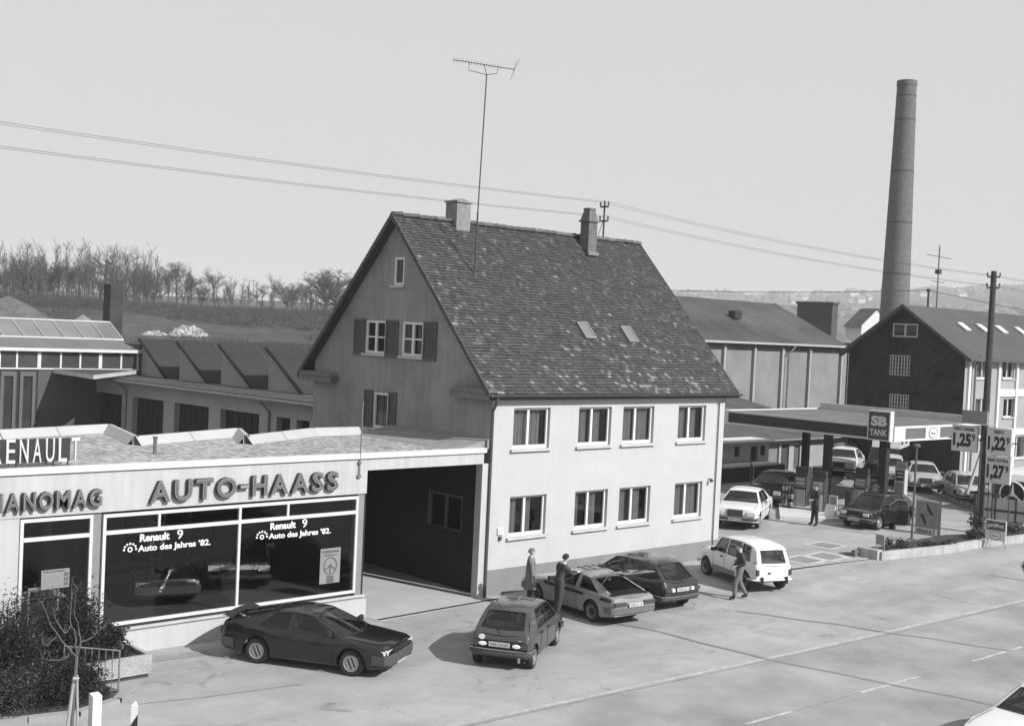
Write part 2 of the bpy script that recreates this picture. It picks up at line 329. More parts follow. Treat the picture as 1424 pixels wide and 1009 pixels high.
# ================================================================ window kit
FRAMEW = M('window_frame_white', .6, .5, .04, 5); NICHE = M('room_dark', .035, .9, .2, 2); CURT = M('curtain_cloth', .42, .9, .12, 4); SILLM = M('sill_stone', .42, .8, .1, 3, .1, 40)
def window(parent, org, u, n, rect, depth=.13, mull=(.5,), rails=(), frame=.07, sill=True, curtain=1, seed=0, fm=None, gl=None, name='window', bottom=None, niche=.7, label=None, sillm=None):
    K = frame4(org, u, n); a0, b0, a1, b1 = rect; W, H = a1-a0, b1-b0; fm = fm or FRAMEW; r = random.Random(seed)
    T = K @ Matrix.Translation((a0, 0, b0)); bt = bottom or frame
    m = MB(); y0, y1 = depth-.03, depth+.05; e = .004
    def bx(x0, z0, x1, z1, k=0): m.box((x0, y0, z0), (x1, y1, z1), k, T)
    bx(e, e, frame, H-e); bx(W-frame, e, W-e, H-e); bx(frame, H-frame, W-frame, H-e); bx(frame, e, W-frame, bt)
    for q in mull: x = q*W; bx(x-frame*.6, bt, x+frame*.6, H-frame)
    cuts = [frame]+[q*W for q in mull]+[W-frame]
    for z in rails:
        for i in range(len(cuts)-1): m.box((cuts[i]+(.0 if i == 0 else frame*.6), y0+.008, z*H-frame*.3), (cuts[i+1]-(.0 if i == len(cuts)-2 else frame*.6), y1-.01, z*H+frame*.3), 0, T)
    # dark room behind
    d0, d1 = y1+.0, y1+niche
    for P in ([(0,d0,0),(W,d0,0),(W,d1,0),(0,d1,0)], [(0,d0,H),(W,d0,H),(W,d1,H),(0,d1,H)], [(0,d0,0),(0,d1,0),(0,d1,H),(0,d0,H)], [(W,d0,0),(W,d1,0),(W,d1,H),(W,d0,H)], [(0,d1,0),(W,d1,0),(W,d1,H),(0,d1,H)]):
        m.poly([T @ Vector(p) for p in P], 1)
    o = m.build(name, [fm, NICHE], parent)
    if label: o['label'] = label
    m = MB(); m.poly([T @ Vector(p) for p in ((frame*.8, depth+.02, bt*.9), (W-frame*.8, depth+.02, bt*.9), (W-frame*.8, depth+.02, H-frame*.8), (frame*.8, depth+.02, H-frame*.8))]); m.build('pane', gl or G_WIN, o)
    if sill:
        m = MB(); m.box((-.1, -.09, -.075), (W+.06, depth-.03, -.003), 0, T); m.build('sill', sillm or SILLM, o)
    if curtain:
        m = MB()
        parts = [(.02, r.choice((.46, .40, .30))), (r.choice((.5, .55)), r.choice((.82, .9, .72)))] if curtain == 1 else [(.05, .2), (.62, .85)] if curtain == 2 else [(.02, .98)]
        for p0, p1 in parts:
            p0 += r.uniform(-.02, .03); p1 += r.uniform(-.08, .06); n_ = int((p1-p0)*W/.018); cols = []
            ph = r.uniform(0, 6)
            for i in range(n_+1):
                x = W*(p0+(p1-p0)*i/n_); y = y1+.09+.03*sin(i*1.05+ph)+.015*sin(i*.37+ph*2)
                cols.append((x, y))
            m.grid([[T @ Vector((x, y, z)) for x, y in cols] for z in (.04, H-.05)])
        m.build('curtain', CURT, o, smooth=80)
    return o
# ================================================================ house
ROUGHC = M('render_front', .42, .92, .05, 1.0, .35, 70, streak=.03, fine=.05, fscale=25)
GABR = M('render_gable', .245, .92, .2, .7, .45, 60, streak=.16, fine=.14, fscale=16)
PLIN = M('plinth_render', .19, .92, .12, 1.5, .3, 50, fine=.06)
WOODD = M('dark_wood', .07, .8, .2, 3, .2, 30); SOFF = M('soffit_boards', .16, .8, .2, 3); ZINC = M('zinc_gutter', .22, .5, .2, 4, metal=.4); SHUT = M('shutter_paint', .085, .7, .2, 5)
house = thing('apartment_house', 'two storey rendered house with a steep tiled gable roof between showroom and petrol station', 'house')
HW, HD, RY, RZ, EY, EZ, BY, BZ = 11.5, 9.62, 5.02, 11.76, -.19, 6.17, 10.22, 6.20
ux0, ux1 = [.89, 3.79, 5.94, 8.86], [2.48, 5.36, 7.54, 10.41]
fh = [(a, 4.46, b, 5.74) for a, b in zip(ux0, ux1)]+[(a, 1.72, b, 2.99) for a, b in zip(ux0, ux1)]
m = MB(); wall(m, (0, 0, 0), X, (0, .78, HW, 6.25), fh, Y, .13); m.build('front_wall', ROUGHC, house)
slopeF = (RZ-EZ)/(RY-EY); slopeB = (RZ-BZ)/(BY-RY)
def hz(y): return EZ+(y-EY)*slopeF if y < RY else RZ-(y-RY)*slopeB
gh = [(4.65, 9.44, 5.2, 10.38), (3.5, 7.12, 4.62, 8.25), (5.5, 7.12, 6.63, 8.25), (5.2, 4.62, 6.03, 5.83), (1.2, 1.74, 2.85, 2.9)]
hal = [(-slopeF, 1, EZ-EY*slopeF-.12), (slopeB, 1, RZ+RY*slopeB-.12)]
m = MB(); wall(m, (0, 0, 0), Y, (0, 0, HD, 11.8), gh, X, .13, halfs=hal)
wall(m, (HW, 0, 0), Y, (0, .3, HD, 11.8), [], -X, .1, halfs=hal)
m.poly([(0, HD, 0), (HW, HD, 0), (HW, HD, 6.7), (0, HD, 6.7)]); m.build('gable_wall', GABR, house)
m = MB(); m.box((-.03, -.03, -.1), (HW+.03, .0, .785)); m.box((HW, 0, -.1), (HW+.03, HD, .785)); m.build('plinth', PLIN, house)
m = MB(); wall(m, (-.006, 0, 0), Y, (.2, .0, HD, 4.08), [gh[4]], -X, .0); m.build('driveway_shade_sheet', M('shade_render', .02, .92, .15, 1, .3, 50, fine=.06), house)  # dark sheet over the gable wall, driveway shade painted into its colour
for i, h in enumerate(fh): window(house, (0, 0, 0), X, Y, h, mull=(.45,), frame=.075, bottom=.11, seed=i+1, curtain=2 if i == 5 else 1)
for i, h in enumerate(gh):
    window(house, (0, HD, 0), -Y, X, (HD-h[2], h[1], HD-h[0], h[3]), depth=.05, mull=(.5,) if i in (1, 2, 4) else (), rails=(.5,) if i in (1, 2) else (), frame=.085, curtain=1 if i in (1, 3) else 0, seed=i+20, sillm=SILLM if i != 4 else MATS['shade_render'], bottom=.09, fm=None if i != 4 else M('frame_dark', .10, .6, .1))  # sill inside the driveway takes the same painted-in shade
def shutter(y0, y1, z0, z1):
    m = MB(); t = .045; x1 = -.012
    m.box((x1-t, y0, z0), (x1, y0+.07, z1)); m.box((x1-t, y1-.07, z0), (x1, y1, z1)); m.box((x1-t, y0+.07, z1-.08), (x1, y1-.07, z1)); m.box((x1-t, y0+.07, z0), (x1, y1-.07, z0+.08))
    n = int((z1-z0-.16)/.065)
    for i in range(n):
        z = z0+.08+(i+.5)*(z1-z0-.16)/n
        m.poly([(x1-t*.9, y0+.07, z-.028), (x1-t*.9, y1-.07, z-.028), (x1-.008, y1-.07, z+.022), (x1-.008, y0+.07, z+.022)])
    m.poly([(x1-.005, y0+.07, z0+.08), (x1-.005, y1-.07, z0+.08), (x1-.005, y1-.07, z1-.08), (x1-.005, y0+.07, z1-.08)])
    m.build('shutter', SHUT, house)
for a, b, c, d in ((6.66, 7.27, 7.05, 8.28), (4.80, 5.47, 7.05, 8.28), (2.80, 3.46, 7.03, 8.28), (6.06, 6.52, 4.6, 5.88), (4.74, 5.16, 4.6, 5.88)): shutter(a, b, c, d)
# --- roof: single tiles in overlapping courses on the street side
TILES = [M('roof_tile_a', .056, .85, .15, 6, .4, 40), M('roof_tile_b', .070, .85, .15, 6, .4, 40), M('roof_tile_c', .046, .85, .15, 6, .4, 40), M('roof_tile_d', .11, .85, .3, 7, .4, 40), M('lichen_tile', .19, .9, .3, 7, .3, 30)]
rx0, rx1 = -.32, 12.03
def tile_roof(x0, x1, ye, ze, yr, zr, course, tw, name, parent, lichen, seed, simple=False):
    m = MB(); r = random.Random(seed); S = hypot(yr-ye, zr-ze); d = Vector((0, (yr-ye)/S, (zr-ze)/S)); n = Vector((0, -(zr-ze)/S, (yr-ye)/S)) if yr > ye else Vector((0, (zr-ze)/S, -(yr-ye)/S))
    if n.z < 0: n = -n
    nr = int(S/course); nc = int((x1-x0)/tw); W = (x1-x0)/nc; C_ = S/nr; O = Vector((0, ye, ze))
    for j in range(nr):
        off = (j % 2)*.5*W
        for i in range(-1 if off else 0, nc):
            a = max(x0, x0+i*W+off); b = min(x1, x0+(i+1)*W+off)
            if b-a < .02: continue
            lift = .046+r.uniform(-.008, .012); sag = r.uniform(-.012, .012); g = .006
            s0 = j*C_+sag; s1 = (j+1)*C_+.03
            k = r.choices((0, 1, 2, 3), (5, 3, 2.4, .5))[0]
            f = lichen((a+b)/2, j/nr)
            if r.random() < f: k = 4 if r.random() < .55 else 3
            up0 = O+d*s0+n*lift; up1 = O+d*s1+n*.008; lo = O+d*(s0)+n*.002
            m.poly([up0+X*(a+g), up0+X*(b-g), up1+X*(b-g), up1+X*(a+g)], k)
            m.poly([lo+X*(a+g), lo+X*(b-g), up0+X*(b-g), up0+X*(a+g)], k)
    return m, n, d, S, O
def lich(x, t):
    v = noise.noise(Vector((x*.55, t*5, 1)))*.5+noise.noise(Vector((x*1.7, t*14, 5)))*.5
    base = .015+.10*sst(.6, .0, t)
    if t < .10: base += .22
    base += .30*sst(1.0, -.1, abs(x-8.3)/3.2)*sst(.62, .2, t)+.28*sst(.8, .0, (x-rx0)/1.6)*sst(.9, .6, t)*.8
    return base*sst(-.15, .32, v)*.95
m, n, d, S, O = tile_roof(rx0, rx1, EY, EZ, RY, RZ, .130, .155, 'roof', house, lich, 5)
roof = m.build('roof', TILES, house, merge=False)
m = MB()   # roof body: deck, soffit, verge boards, back slope
def slab(x0, x1, y0, z0, y1, z1, n_, t, k):
    A = [Vector((x, y, z)) for x, y, z in ((x0, y0, z0), (x1, y0, z0), (x1, y1, z1), (x0, y1, z1))]; B = [p-n_*t for p in A]
    m.poly(A, k); m.poly(B[::-1], k)
    for i in range(4): m.poly([A[i], B[i], B[(i+1) % 4], A[(i+1) % 4]], k)
slab(rx0+.02, rx1-.02, EY+.03, EZ+.02, RY, RZ-.005, n, .10, 0)
nb = Vector((0, (RZ-BZ), (BY-RY))).normalized()
slab(rx0+.02, rx1-.02, RY+.001, RZ-.004, BY, BZ, nb, .10, 1)
m.build('roof_deck', [SOFF, TILES[0]], roof)
m = MB()
for xx in (rx0-.035, rx1): 
    m = MB()
    A = [(EY, EZ-.13), (EY, EZ+.06), (RY, RZ+.07), (BY, BZ+.06), (BY, BZ-.13), (RY, RZ-.14)]
    m.poly([(xx, a, b) for a, b in A[:3]+[A[5]]]); m.poly([(xx+.035, a, b) for a, b in A[:3]+[A[5]]]); m.poly([(xx, a, b) for a, b in A[2:]]); m.poly([(xx+.035, a, b) for a, b in A[2:]])
    for i in range(6):
        j = (i+1) % 6; m.poly([(xx, *A[i]), (xx, *A[j]), (xx+.035, *A[j]), (xx+.035, *A[i])])
    m.build('verge_board', WOODD, roof)
m = MB(); r = random.Random(2); x = rx0
while x < rx1-.1:   # ridge tiles
    L_ = min(.36, rx1-x); q = r.uniform(-.01, .012); P = []
    for t in range(7):
        th = pi*t/6; P.append((.13*cos(th), .11*sin(th)))
    m.k = r.choice((0, 1, 1, 3)); m.grid([[(x, RY+a*.9, RZ-.02+b+q) for a, b in P], [(x+L_+.03, RY+a*1.1, RZ-.0+b*1.1+q) for a, b in P]]); m.poly([(x, RY+a*.9, RZ-.02+b+q) for a, b in P]); x += L_
m.build('ridge_tiles', TILES, roof, merge=False)
# eaves: boxed returns, gutter, downpipes
m = MB()
for y0, y1, zz in ((-.17, 1.70, 6.10), (8.15, 10.2, 6.10)):
    m = MB()
    m.prism([(y0, zz-.10), (y1, zz-.10), (y1, zz+.10), (y0, zz+.10)], -.32, -.002, 'x')
    m.prism([(y0-.03, zz+.10), (y1+.03, zz+.10), (y1-.1, zz+.24), (y0+.1, zz+.24)], -.35, -.002, 'x')
    m.build('eaves_return', [M('eaves_board', .14, .8, .2, 4)], house)
m = MB(); g = [(EY-.14+.075*cos(pi+pi*t/6), EZ+.0+.075*sin(pi+pi*t/6)) for t in range(7)]
m.grid([[(x, a, b) for a, b in g] for x in (rx0, rx1)]); m.grid([[(x, EY-.14+.085*cos(pi+pi*t/6), EZ+.085*sin(pi+pi*t/6)) for t in range(7)] for x in (rx0, rx1)])
m.box((rx0, EY-.06, EZ-.13), (rx1, EY-.035, EZ+.01)); m.box((rx0+.01, EY-.03, EZ-.16), (rx1-.01, -.001, EZ-.13))
m.build('gutter', M('gutter_dark', .05, .6, .2, 4), house)
m = MB(); m.tube([(-.12, EY-.14, EZ-.06), (-.12, EY-.1, EZ-.25), (-.12, -.14, EZ-.5), (-.11, -.13, .0)], .05, 8); m.build('downpipe', M('pipe_dark', .06, .5, .2, 4), house)
m = MB(); m.tube([(11.12, EY-.12, EZ-.08), (11.12, EY-.1, EZ-.2), (11.12, -.045, EZ-.35), (11.12, -.045, .12)], .022, 6); m.build('downpipe', MATS['pipe_dark'], house)
m = MB(); m.box((.40, -.05, 1.86), (.62, -.01, 2.06)); m.box((.46, -.06, 1.68), (.56, -.01, 1.80), 1); m.k = 0
o = m.build('letter_box', [M('enamel_white', .7, .4, .05), DSTEEL], house)
m = MB(); m.box((.42, -.055, 1.90), (.60, -.051, 2.02)); m.build('number_plate', M('enamel_grey', .45, .4), o)
m = MB(); m.tube([(10.75, -.0, 3.06), (10.75, -.14, 3.06)], .02, 6); m.lathe([(.03, -.02), (.07, -.05), (.06, -.13), (.0, -.14)], (10.75, -.14, 3.09), n=10); m.build('wall_lamp', DSTEEL, house)
# roof windows
def roofwin(x, y, w_, l_):
    c = Vector((x, y, EZ+(y-EY)*slopeF)); K = Matrix(((1, d.x, n.x, c.x), (0, d.y, n.y, c.y), (0, d.z, n.z, c.z), (0,0,0,1)))
    m = MB(); a, b = w_/2, l_/2
    for q in (((-a-.05, -b-.05, 0), (-a, b+.05, .12)), ((a, -b-.05, 0), (a+.05, b+.05, .12)), ((-a, b, 0), (a, b+.05, .12)), ((-a, -b-.05, 0), (a, -b, .12))): m.box(*q, 0, K)
    o = m.build('skylight', M('skylight_frame', .2, .5, .1, 5), house)
    m = MB(); m.poly([K @ Vector(p) for p in ((-a, -b, .10), (a, -b, .10), (a, b, .10), (-a, b, .10))]); m.build('pane', M('skylight_glass', .14, .3, .1, 3, spec=.5), o)
roofwin(5.66, 1.68, .42, .62); roofwin(7.82, 1.62, .42, .62)
# chimneys
BRK = M('chimney_brick', .12, .9, .25, 5, .5, 25); BRKL = M('chimney_render', .20, .9, .25, 4, .4, 40)
m = MB(); m.box((2.22, 4.72, 11.2), (2.84, 5.32, 12.42)); m.box((2.17, 4.67, 12.42), (2.89, 5.37, 12.48)); m.prism([(2.27, 12.48), (2.79, 12.48), (2.53, 12.57)], 4.76, 5.28, 'y')
m.build('chimney', BRKL, roof); m = MB(); m.box((8.27, 4.18, 11.05), (8.83, 4.28, 11.18)); m.build('chimney_flashing', ZINC, roof)
m = MB(); m.box((8.33, 4.28, 10.6), (8.78, 4.72, 12.3)); m.box((8.27, 4.22, 12.3), (8.84, 4.78, 12.36)); q = [(8.31, 4.26), (8.80, 4.26), (8.80, 4.74), (8.31, 4.74)]; t_ = [(8.40, 4.35), (8.70, 4.35), (8.70, 4.64), (8.40, 4.64)]
for i in range(4): j = (i+1) % 4; m.poly([(*q[i], 12.36), (*q[j], 12.36), (*t_[j], 12.74), (*t_[i], 12.74)])
m.poly([(*p, 12.74) for p in t_]); m.box((8.38, 4.33, 12.74), (8.72, 4.66, 12.82)); m.build('chimney', BRK, roof)
# aerial mast
mast = thing('television_aerial', 'tall thin mast on the tiled roof carrying a long yagi aerial', 'aerial', (1.87, 3.27, 9.78))
m = MB(); m.tube([(0, 0, 0), (.0, -.03, 2.2)], .03, 8); m.tube([(.0, -.03, 2.2), (.02, -.14, 6.74)], .022, 8); m.lathe([(.1, 0), (.08, .12), (.04, .2)], (0, 0, 0), n=10); m.tube([(0, 0, 0), (-.0, 0, -.1)], .1, 8)
m.build('mast', DSTEEL, mast)
bl, br = Vector((-.85, .58, 7.15)), Vector((.69, -.77, 6.93)); ax = (br-bl).normalized(); sd = ax.cross(Z).normalized(); uu = sd.cross(ax)
m = MB(); m.tube([bl, br], .014, 5); Pm = Vector((.02, -.14, 6.72))
m.tube([bl+ax*.55, bl+ax*.55-uu*.26, Pm, Pm], .012, 5); m.tube([bl+ax*1.5, bl+ax*1.5-uu*.22, Pm], .012, 5); m.tube([bl+ax*1.03, Pm], .012, 5); m.build('boom', DSTEEL, mast)
m = MB()
for i in range(17):
    p = bl+ax*(.03+i*.098); h = .13-.002*i
    ring = [p+sd*h*cos(2*pi*t/10)+uu*h*.75*sin(2*pi*t/10) for t in range(11)]; m.tube(ring, .0035, 3, cap=False)
for s_ in (-1, 1):
    m.tube([br-ax*.02, br+uu*.36*s_+ax*.1*s_-sd*.1], .008, 4)
    m.tube([br-ax*.02+sd*.1, br+uu*.3*s_+sd*.12], .006, 4)
m.build('element', DSTEEL, mast)
m = MB(); m.tube([(.03, 0, 1.4), (-1.0, 1.6, 1.65)], .006, 4); m.tube([(.03, 0, .35), (-.9, -.0+1.35, 1.33)], .006, 4); m.build('guy_wire', DSTEEL, mast)
# roof pole with insulators and the cables
def pole_head(m, x, y, z, L_, ang, gap=.55, r=.025):
    dx, dy = cos(ang), sin(ang)
    for zz in (z, z-gap):
        m.box((-L_/2, -.03, -.03), (L_/2, .03, .03), 0, Matrix.Translation((x, y, zz)) @ Matrix.Rotation(ang, 4, 'Z'))
        for s_ in (-1, 1):
            c = (x+dx*L_/2*s_, y+dy*L_/2*s_, zz); m.tube([c, (c[0], c[1], zz+.12)], .012, 5)
            m.lathe([(.0, .05), (.04, .06), (.045, .1), (.03, .13), (.04, .16), (.02, .2), (0, .2)], c, n=8, k=1)
rp = thing('roof_pole', 'short steel cable pole with two crossarms on the house ridge', 'pole', (9.95, 5.05, 11.72))
m = MB(); m.tube([(0, 0, -.1), (0, 0, 1.55)], .035, 8); pole_head(m, 0, 0, 1.32, .42, pi/2); m.tube([(-.1, .25, 0), (0, 0, .9)], .012, 5); m.build('pole', [DSTEEL, M('insulator', .1, .3, .1)], rp)
def cable(a, b, sag, name='overhead_cable', label='', group='overhead cables along the street', r=.0055, n_=16):
    m = MB(); a, b = Vector(a), Vector(b); m.tube([a.lerp(b, i/n_)-Z*sag*4*(i/n_)*(1-i/n_) for i in range(n_+1)], r, 4); tag(m.build(name, M('cable_black', .05, .6, 0)), label, 'cable', group)
lab = ('rear cable of the upper pair', 'front cable of the upper pair', 'rear cable of the lower pair', 'front cable of the lower pair')
for i, (dz, dy) in enumerate(((1.5, .21), (1.5, -.21), (.95, .21), (.95, -.21))):
    z0 = 13.05 if i < 2 else 12.47
    cable((-34, 5.05+dy, z0+.22 if i < 2 else z0+.12), (9.95, 5.05+dy, 11.72+dz), .35, label=lab[i]+' left of the roof pole')
    cable((9.95, 5.05+dy, 11.72+dz), (24.75+(-.12 if i % 2 else .05), -3.53+(.17 if dy > 0 else -.17), 11.3 if i < 2 else 10.88), .25, label=lab[i]+' from roof pole to timber pole')
    cable((24.75+(-.12 if i % 2 else .05), -3.53+(.17 if dy > 0 else -.17), 11.3 if i < 2 else 10.88), (60, -9+dy, 11.6 if i < 2 else 11.1), .5, label=lab[i]+' right of the timber pole')
# ================================================================ showroom
FASC = M('fascia_render', .42, .85, .05, .8, .2, 60, streak=.12, fine=.03); TRIM = M('roof_edge_trim', .52, .7, .06, 1.5, fine=.03); ALU = M('aluminium_frame', .52, .4, .05, 4)
GRAV = M('roof_gravel', .27, .95, .2, .5, .8, 25, fine=.6, fscale=7); WALLL = M('pale_wall', .42, .9, .05, 1, .2, 60, streak=.08)
show = thing('car_showroom', 'low flat roofed car showroom with big windows and a covered driveway', 'showroom')
F = -.1; XL = -26.0; XR = -4.68; ZF0, ZF1, ZT = 3.44, 4.42, 4.56
m = MB(); m.box((XL, F-.0, ZF0), (XR, F+.3, ZF1)); m.box((XR, F+.0, 4.08), (-.36, F+.3, ZF1)); m.box((-.40, F, 0), (-.14, F+.28, 4.08)); m.k = 0; m.build('fascia', FASC, show)
m = MB(); m.box((XL, F-.06, ZF1), (-.30, F+.16, ZT)); m.build('roof_edge', TRIM, show)
m = MB(); m.poly([(x, y, 4.50) for x, y in [(XL, .05), (-.35, .05), (-.35, 5.0), (-3.0, 4.95), (-6.4, 3.4), (-5.4, 5.55), (-9.5, 4.1), (-8.6, 7.6), (-12.26, 6.7), (XL, 3.2)]])
m.build('roof', GRAV, show)
# staggered upstand at the back, pale sheet metal pieces with joints
SHEET = M('sheet_capping', .36, .6, .06, 1, fine=.02); JOINT = M('sheet_joint', .16, .7, .1, 3)
def upstand(pts, h=.24, sl=.22, close=False):
    m = MB(); z = 4.505
    for i in range(len(pts)-1):
        a, b = Vector((*pts[i], 0)), Vector((*pts[i+1], 0)); d_ = (b-a); L_ = d_.length; d_.normalize(); n_ = Vector((d_.y, -d_.x, 0)); c = max(1, round(L_/2.3))
        for j in range(c):
            p, q = a+d_*(L_*j/c+.015), a+d_*(L_*(j+1)/c-.015)
            m.poly([p+n_*sl+Z*z, q+n_*sl+Z*z, q+Z*(z+h), p+Z*(z+h)], 0); m.poly([p+Z*(z+h), q+Z*(z+h), q-n_*.1+Z*(z+h), p-n_*.1+Z*(z+h)], 0)
            m.poly([p-n_*.1+Z*(z+h), q-n_*.1+Z*(z+h), q-n_*.1+Z*(z-.6), p-n_*.1+Z*(z-.6)], 2)
            if j < c-1:
                e = a+d_*(L_*(j+1)/c); m.poly([e-d_*.018+n_*sl+Z*(z+.004), e+d_*.018+n_*sl+Z*(z+.004), e+d_*.018+Z*(z+h+.004), e-d_*.018+Z*(z+h+.004)], 1)
    m.build('roof_upstand', [SHEET, JOINT, WALLL], show)
upstand([(-26, 3.0), (-12.26, 6.75), (-8.6, 7.75), (-9.5, 4.15), (-5.4, 5.65), (-6.4, 3.5), (-3.0, 5.1), (-.9, 5.1)])
m = MB(); m.poly([(-1.35, .06, 4.51), (-1.35, 5.0, 4.51), (-.03, 5.0, 4.80), (-.03, .06, 4.80)]); m.poly([(-1.35, .06, 4.51), (-.03, .06, 4.80), (-.03, .06, 4.5)])
m.build('flashing', M('lead_flashing', .22, .7, .15, 2), show)
# lower roof and back wall that close the driveway
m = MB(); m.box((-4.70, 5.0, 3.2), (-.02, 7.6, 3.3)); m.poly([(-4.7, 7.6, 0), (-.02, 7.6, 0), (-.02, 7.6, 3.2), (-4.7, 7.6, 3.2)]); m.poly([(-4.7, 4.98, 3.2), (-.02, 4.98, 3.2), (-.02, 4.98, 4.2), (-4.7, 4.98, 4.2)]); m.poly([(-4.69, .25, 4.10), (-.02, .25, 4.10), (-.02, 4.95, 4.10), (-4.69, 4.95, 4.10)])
m.build('driveway_ceiling', M('passage_shade', .015, .9, .2, 1), show)  # near-black colour holds the shade of the covered driveway
m = MB(); m.box((-4.72, .02, 0), (-4.6, 7.5, 4.08)); m.build('side_wall', M('side_wall_shade', .02, .9, .15, 1), show)  # driveway shade put into the wall colour here too
# walls behind and between the windows
m = MB(); m.box((XL, F+.02, 0), (-14.28, F+.3, ZF0)); m.box((-12.56, F+.06, .6), (-12.34, F+.3, ZF0), 1); m.box((-4.93, F+.04, .6), (-4.72, F+.3, ZF0), 1)
m.box((-14.28, F+.02, 0), (-4.66, F+.4, .58), 0); m.box((-14.28, F-.10, 0), (-4.62, F+.02, .52), 0)
m.build('wall', [WALLL, M('pillar_grey', .2, .8, .1, 2)], show)
m = MB(); m.box((-14.28, F-.04, .56), (-4.62, F+.03, .62)); m.build('ledge', M('ledge_stone', .4, .8, .1, 2), show)
# interior
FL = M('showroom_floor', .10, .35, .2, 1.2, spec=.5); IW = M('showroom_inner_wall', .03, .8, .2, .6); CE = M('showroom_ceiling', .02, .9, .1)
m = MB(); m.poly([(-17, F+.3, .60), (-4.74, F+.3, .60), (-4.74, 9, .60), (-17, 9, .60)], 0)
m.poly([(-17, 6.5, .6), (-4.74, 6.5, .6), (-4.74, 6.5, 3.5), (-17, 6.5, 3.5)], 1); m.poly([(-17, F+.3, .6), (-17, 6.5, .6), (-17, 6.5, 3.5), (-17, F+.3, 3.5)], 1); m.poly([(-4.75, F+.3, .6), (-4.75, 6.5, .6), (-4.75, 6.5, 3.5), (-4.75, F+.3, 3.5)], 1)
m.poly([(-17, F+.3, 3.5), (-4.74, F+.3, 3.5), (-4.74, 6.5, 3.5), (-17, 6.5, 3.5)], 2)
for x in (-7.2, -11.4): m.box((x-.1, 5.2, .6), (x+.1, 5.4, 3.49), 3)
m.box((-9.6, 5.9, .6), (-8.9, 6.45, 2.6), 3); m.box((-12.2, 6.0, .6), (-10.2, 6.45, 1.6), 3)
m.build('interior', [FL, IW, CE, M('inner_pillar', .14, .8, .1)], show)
# shop windows
def shopwin(x0, x1, z0, z1, bar, mains, tops):
    m = MB(); y0, y1 = F-.02, F+.06; t = .075
    m.box((x0, y0, z0), (x1, y1, z0+t)); m.box((x0, y0, z1-t), (x1, y1, z1)); m.box((x0, y0, z0+t), (x0+t, y1, z1-t)); m.box((x1-t, y0, z0+t), (x1, y1, z1-t))
    e = [x0+t]+[q-.035 for q in mains]; f = [q+.035 for q in mains]; L_ = [x0+t]+[q+.035 for q in mains]; R_ = [q-.035 for q in mains]+[x1-t]
    for a, b in zip(L_, R_): m.box((a, y0+.002, bar-.045), (b, y1-.002, bar+.045))
    for q in mains: m.box((q-.035, y0-.003, z0+t), (q+.035, y1-.003, z1-t))
    for q in tops: m.box((q-.03, y0+.004, bar+.045), (q+.03, y1-.004, z1-t))
    o = m.build('shop_window', ALU, show)
    for a, b in zip(L_, R_):
        m = MB(); m.poly([(a, F+.03, z0+t), (b, F+.03, z0+t), (b, F+.03, bar-.045), (a, F+.03, bar-.045)]); m.build('pane', G_SHOP, o)
        m = MB(); m.poly([(a, F+.031, bar+.045), (b, F+.031, bar+.045), (b, F+.031, z1-t), (a, F+.031, z1-t)]); m.build('transom_pane', G_SHOP, o)
    return o
shopwin(-12.32, -4.95, .70, 3.38, 2.94, (-8.66,), (-10.89, -7.22)); shopwin(-14.27, -12.57, .70, 3.40, 2.93, (), ())
m = MB(); m.box((-14.0, F+.10, .62), (-13.96, F+.14, 1.75)); m.box((-13.32, F+.10, .62), (-13.28, F+.14, 1.75)); m.box((-14.0, F+.10, 1.75), (-13.28, F+.14, 1.8)); m.build('door_frame', ALU, show)
# window lettering and notices
STK = M('sticker_white', .62, .7, .03)
yS = F+.022
for i, (x, lb) in enumerate(((-11.37, 'white window lettering on the left showroom pane'), (-7.73, 'white window lettering on the right showroom pane'))):
    g = thing('window_lettering', lb, 'lettering', (x, yS, 2.35))
    text('Renault', 'word', (.0, 0, .30), X, Z, .78, .19, STK, .004, .035, g); text('9', 'word', (.98, 0, .29), X, Z, .16, .23, STK, .004, .01, g)
    text('Auto des Jahres ’82.', 'word', (-.04, 0, .02), X, Z, 1.95, .2, STK, .004, .03, g)
    m = MB()
    for k in range(7): a = pi*k/6; m.lathe([(0, -.003), (.028, -.003), (.028, .003), (0, .003)], (-.24-.11*cos(a)*1.4, 0, .14+.14*sin(a)), 'y', 10)
    m.lathe([(.035, -.003), (.065, -.003), (.065, .003), (.035, .003)], (-.24, 0, .14), 'y', 14); m.build('dot_emblem', STK, g)
PAPER = M('poster_paper', .62, .8, .04); PGREY = M('poster_grey', .3, .8, .1)
p = thing('steering_wheel_poster', 'white poster showing a sports steering wheel inside the right pane', 'poster', (-5.77, F+.05, 1.52))
m = MB(); m.box((-.33, 0, -.48), (.33, .008, .48)); m.build('sheet', PAPER, p)
m = MB(); m.tube([(.21*cos(a*pi/12), -.006, .0+.23*sin(a*pi/12)) for a in range(25)], .014, 5, cap=False); m.lathe([(0, -.012), (.05, -.012), (.05, 0), (0, 0)], (0, -.0, 0), 'y', 14)
for a in (90+120, 90+240, 90): m.box((0, -.008, -.022), (.2, -.002, .022), 0, Matrix.Rotation(-radians(a if a != 90 else 270), 4, 'Y'))
m.box((-.10, -.01, -.46), (.12, -.002, -.27)); m.build('steering_wheel_print', PGREY, p)
text('GOLDENES LENKRAD', 'word', (-.28, -.001, .36), X, Z, .56, .06, LETTER, .003, .01, p); text('FÜR RENAULT 9', 'word', (-.2, -.001, .27), X, Z, .42, .05, LETTER, .003, .01, p)
p = thing('window_notice', 'white notice board in the small left showroom window', 'notice', (-13.40, F+.05, 1.97))
m = MB(); m.box((-.33, 0, -.22), (.33, .01, .22)); m.build('sheet', PAPER, p)
m = MB()
for i in range(3): m.box((.2, -.006, -.17+i*.11), (.30, -.001, -.09+i*.11))
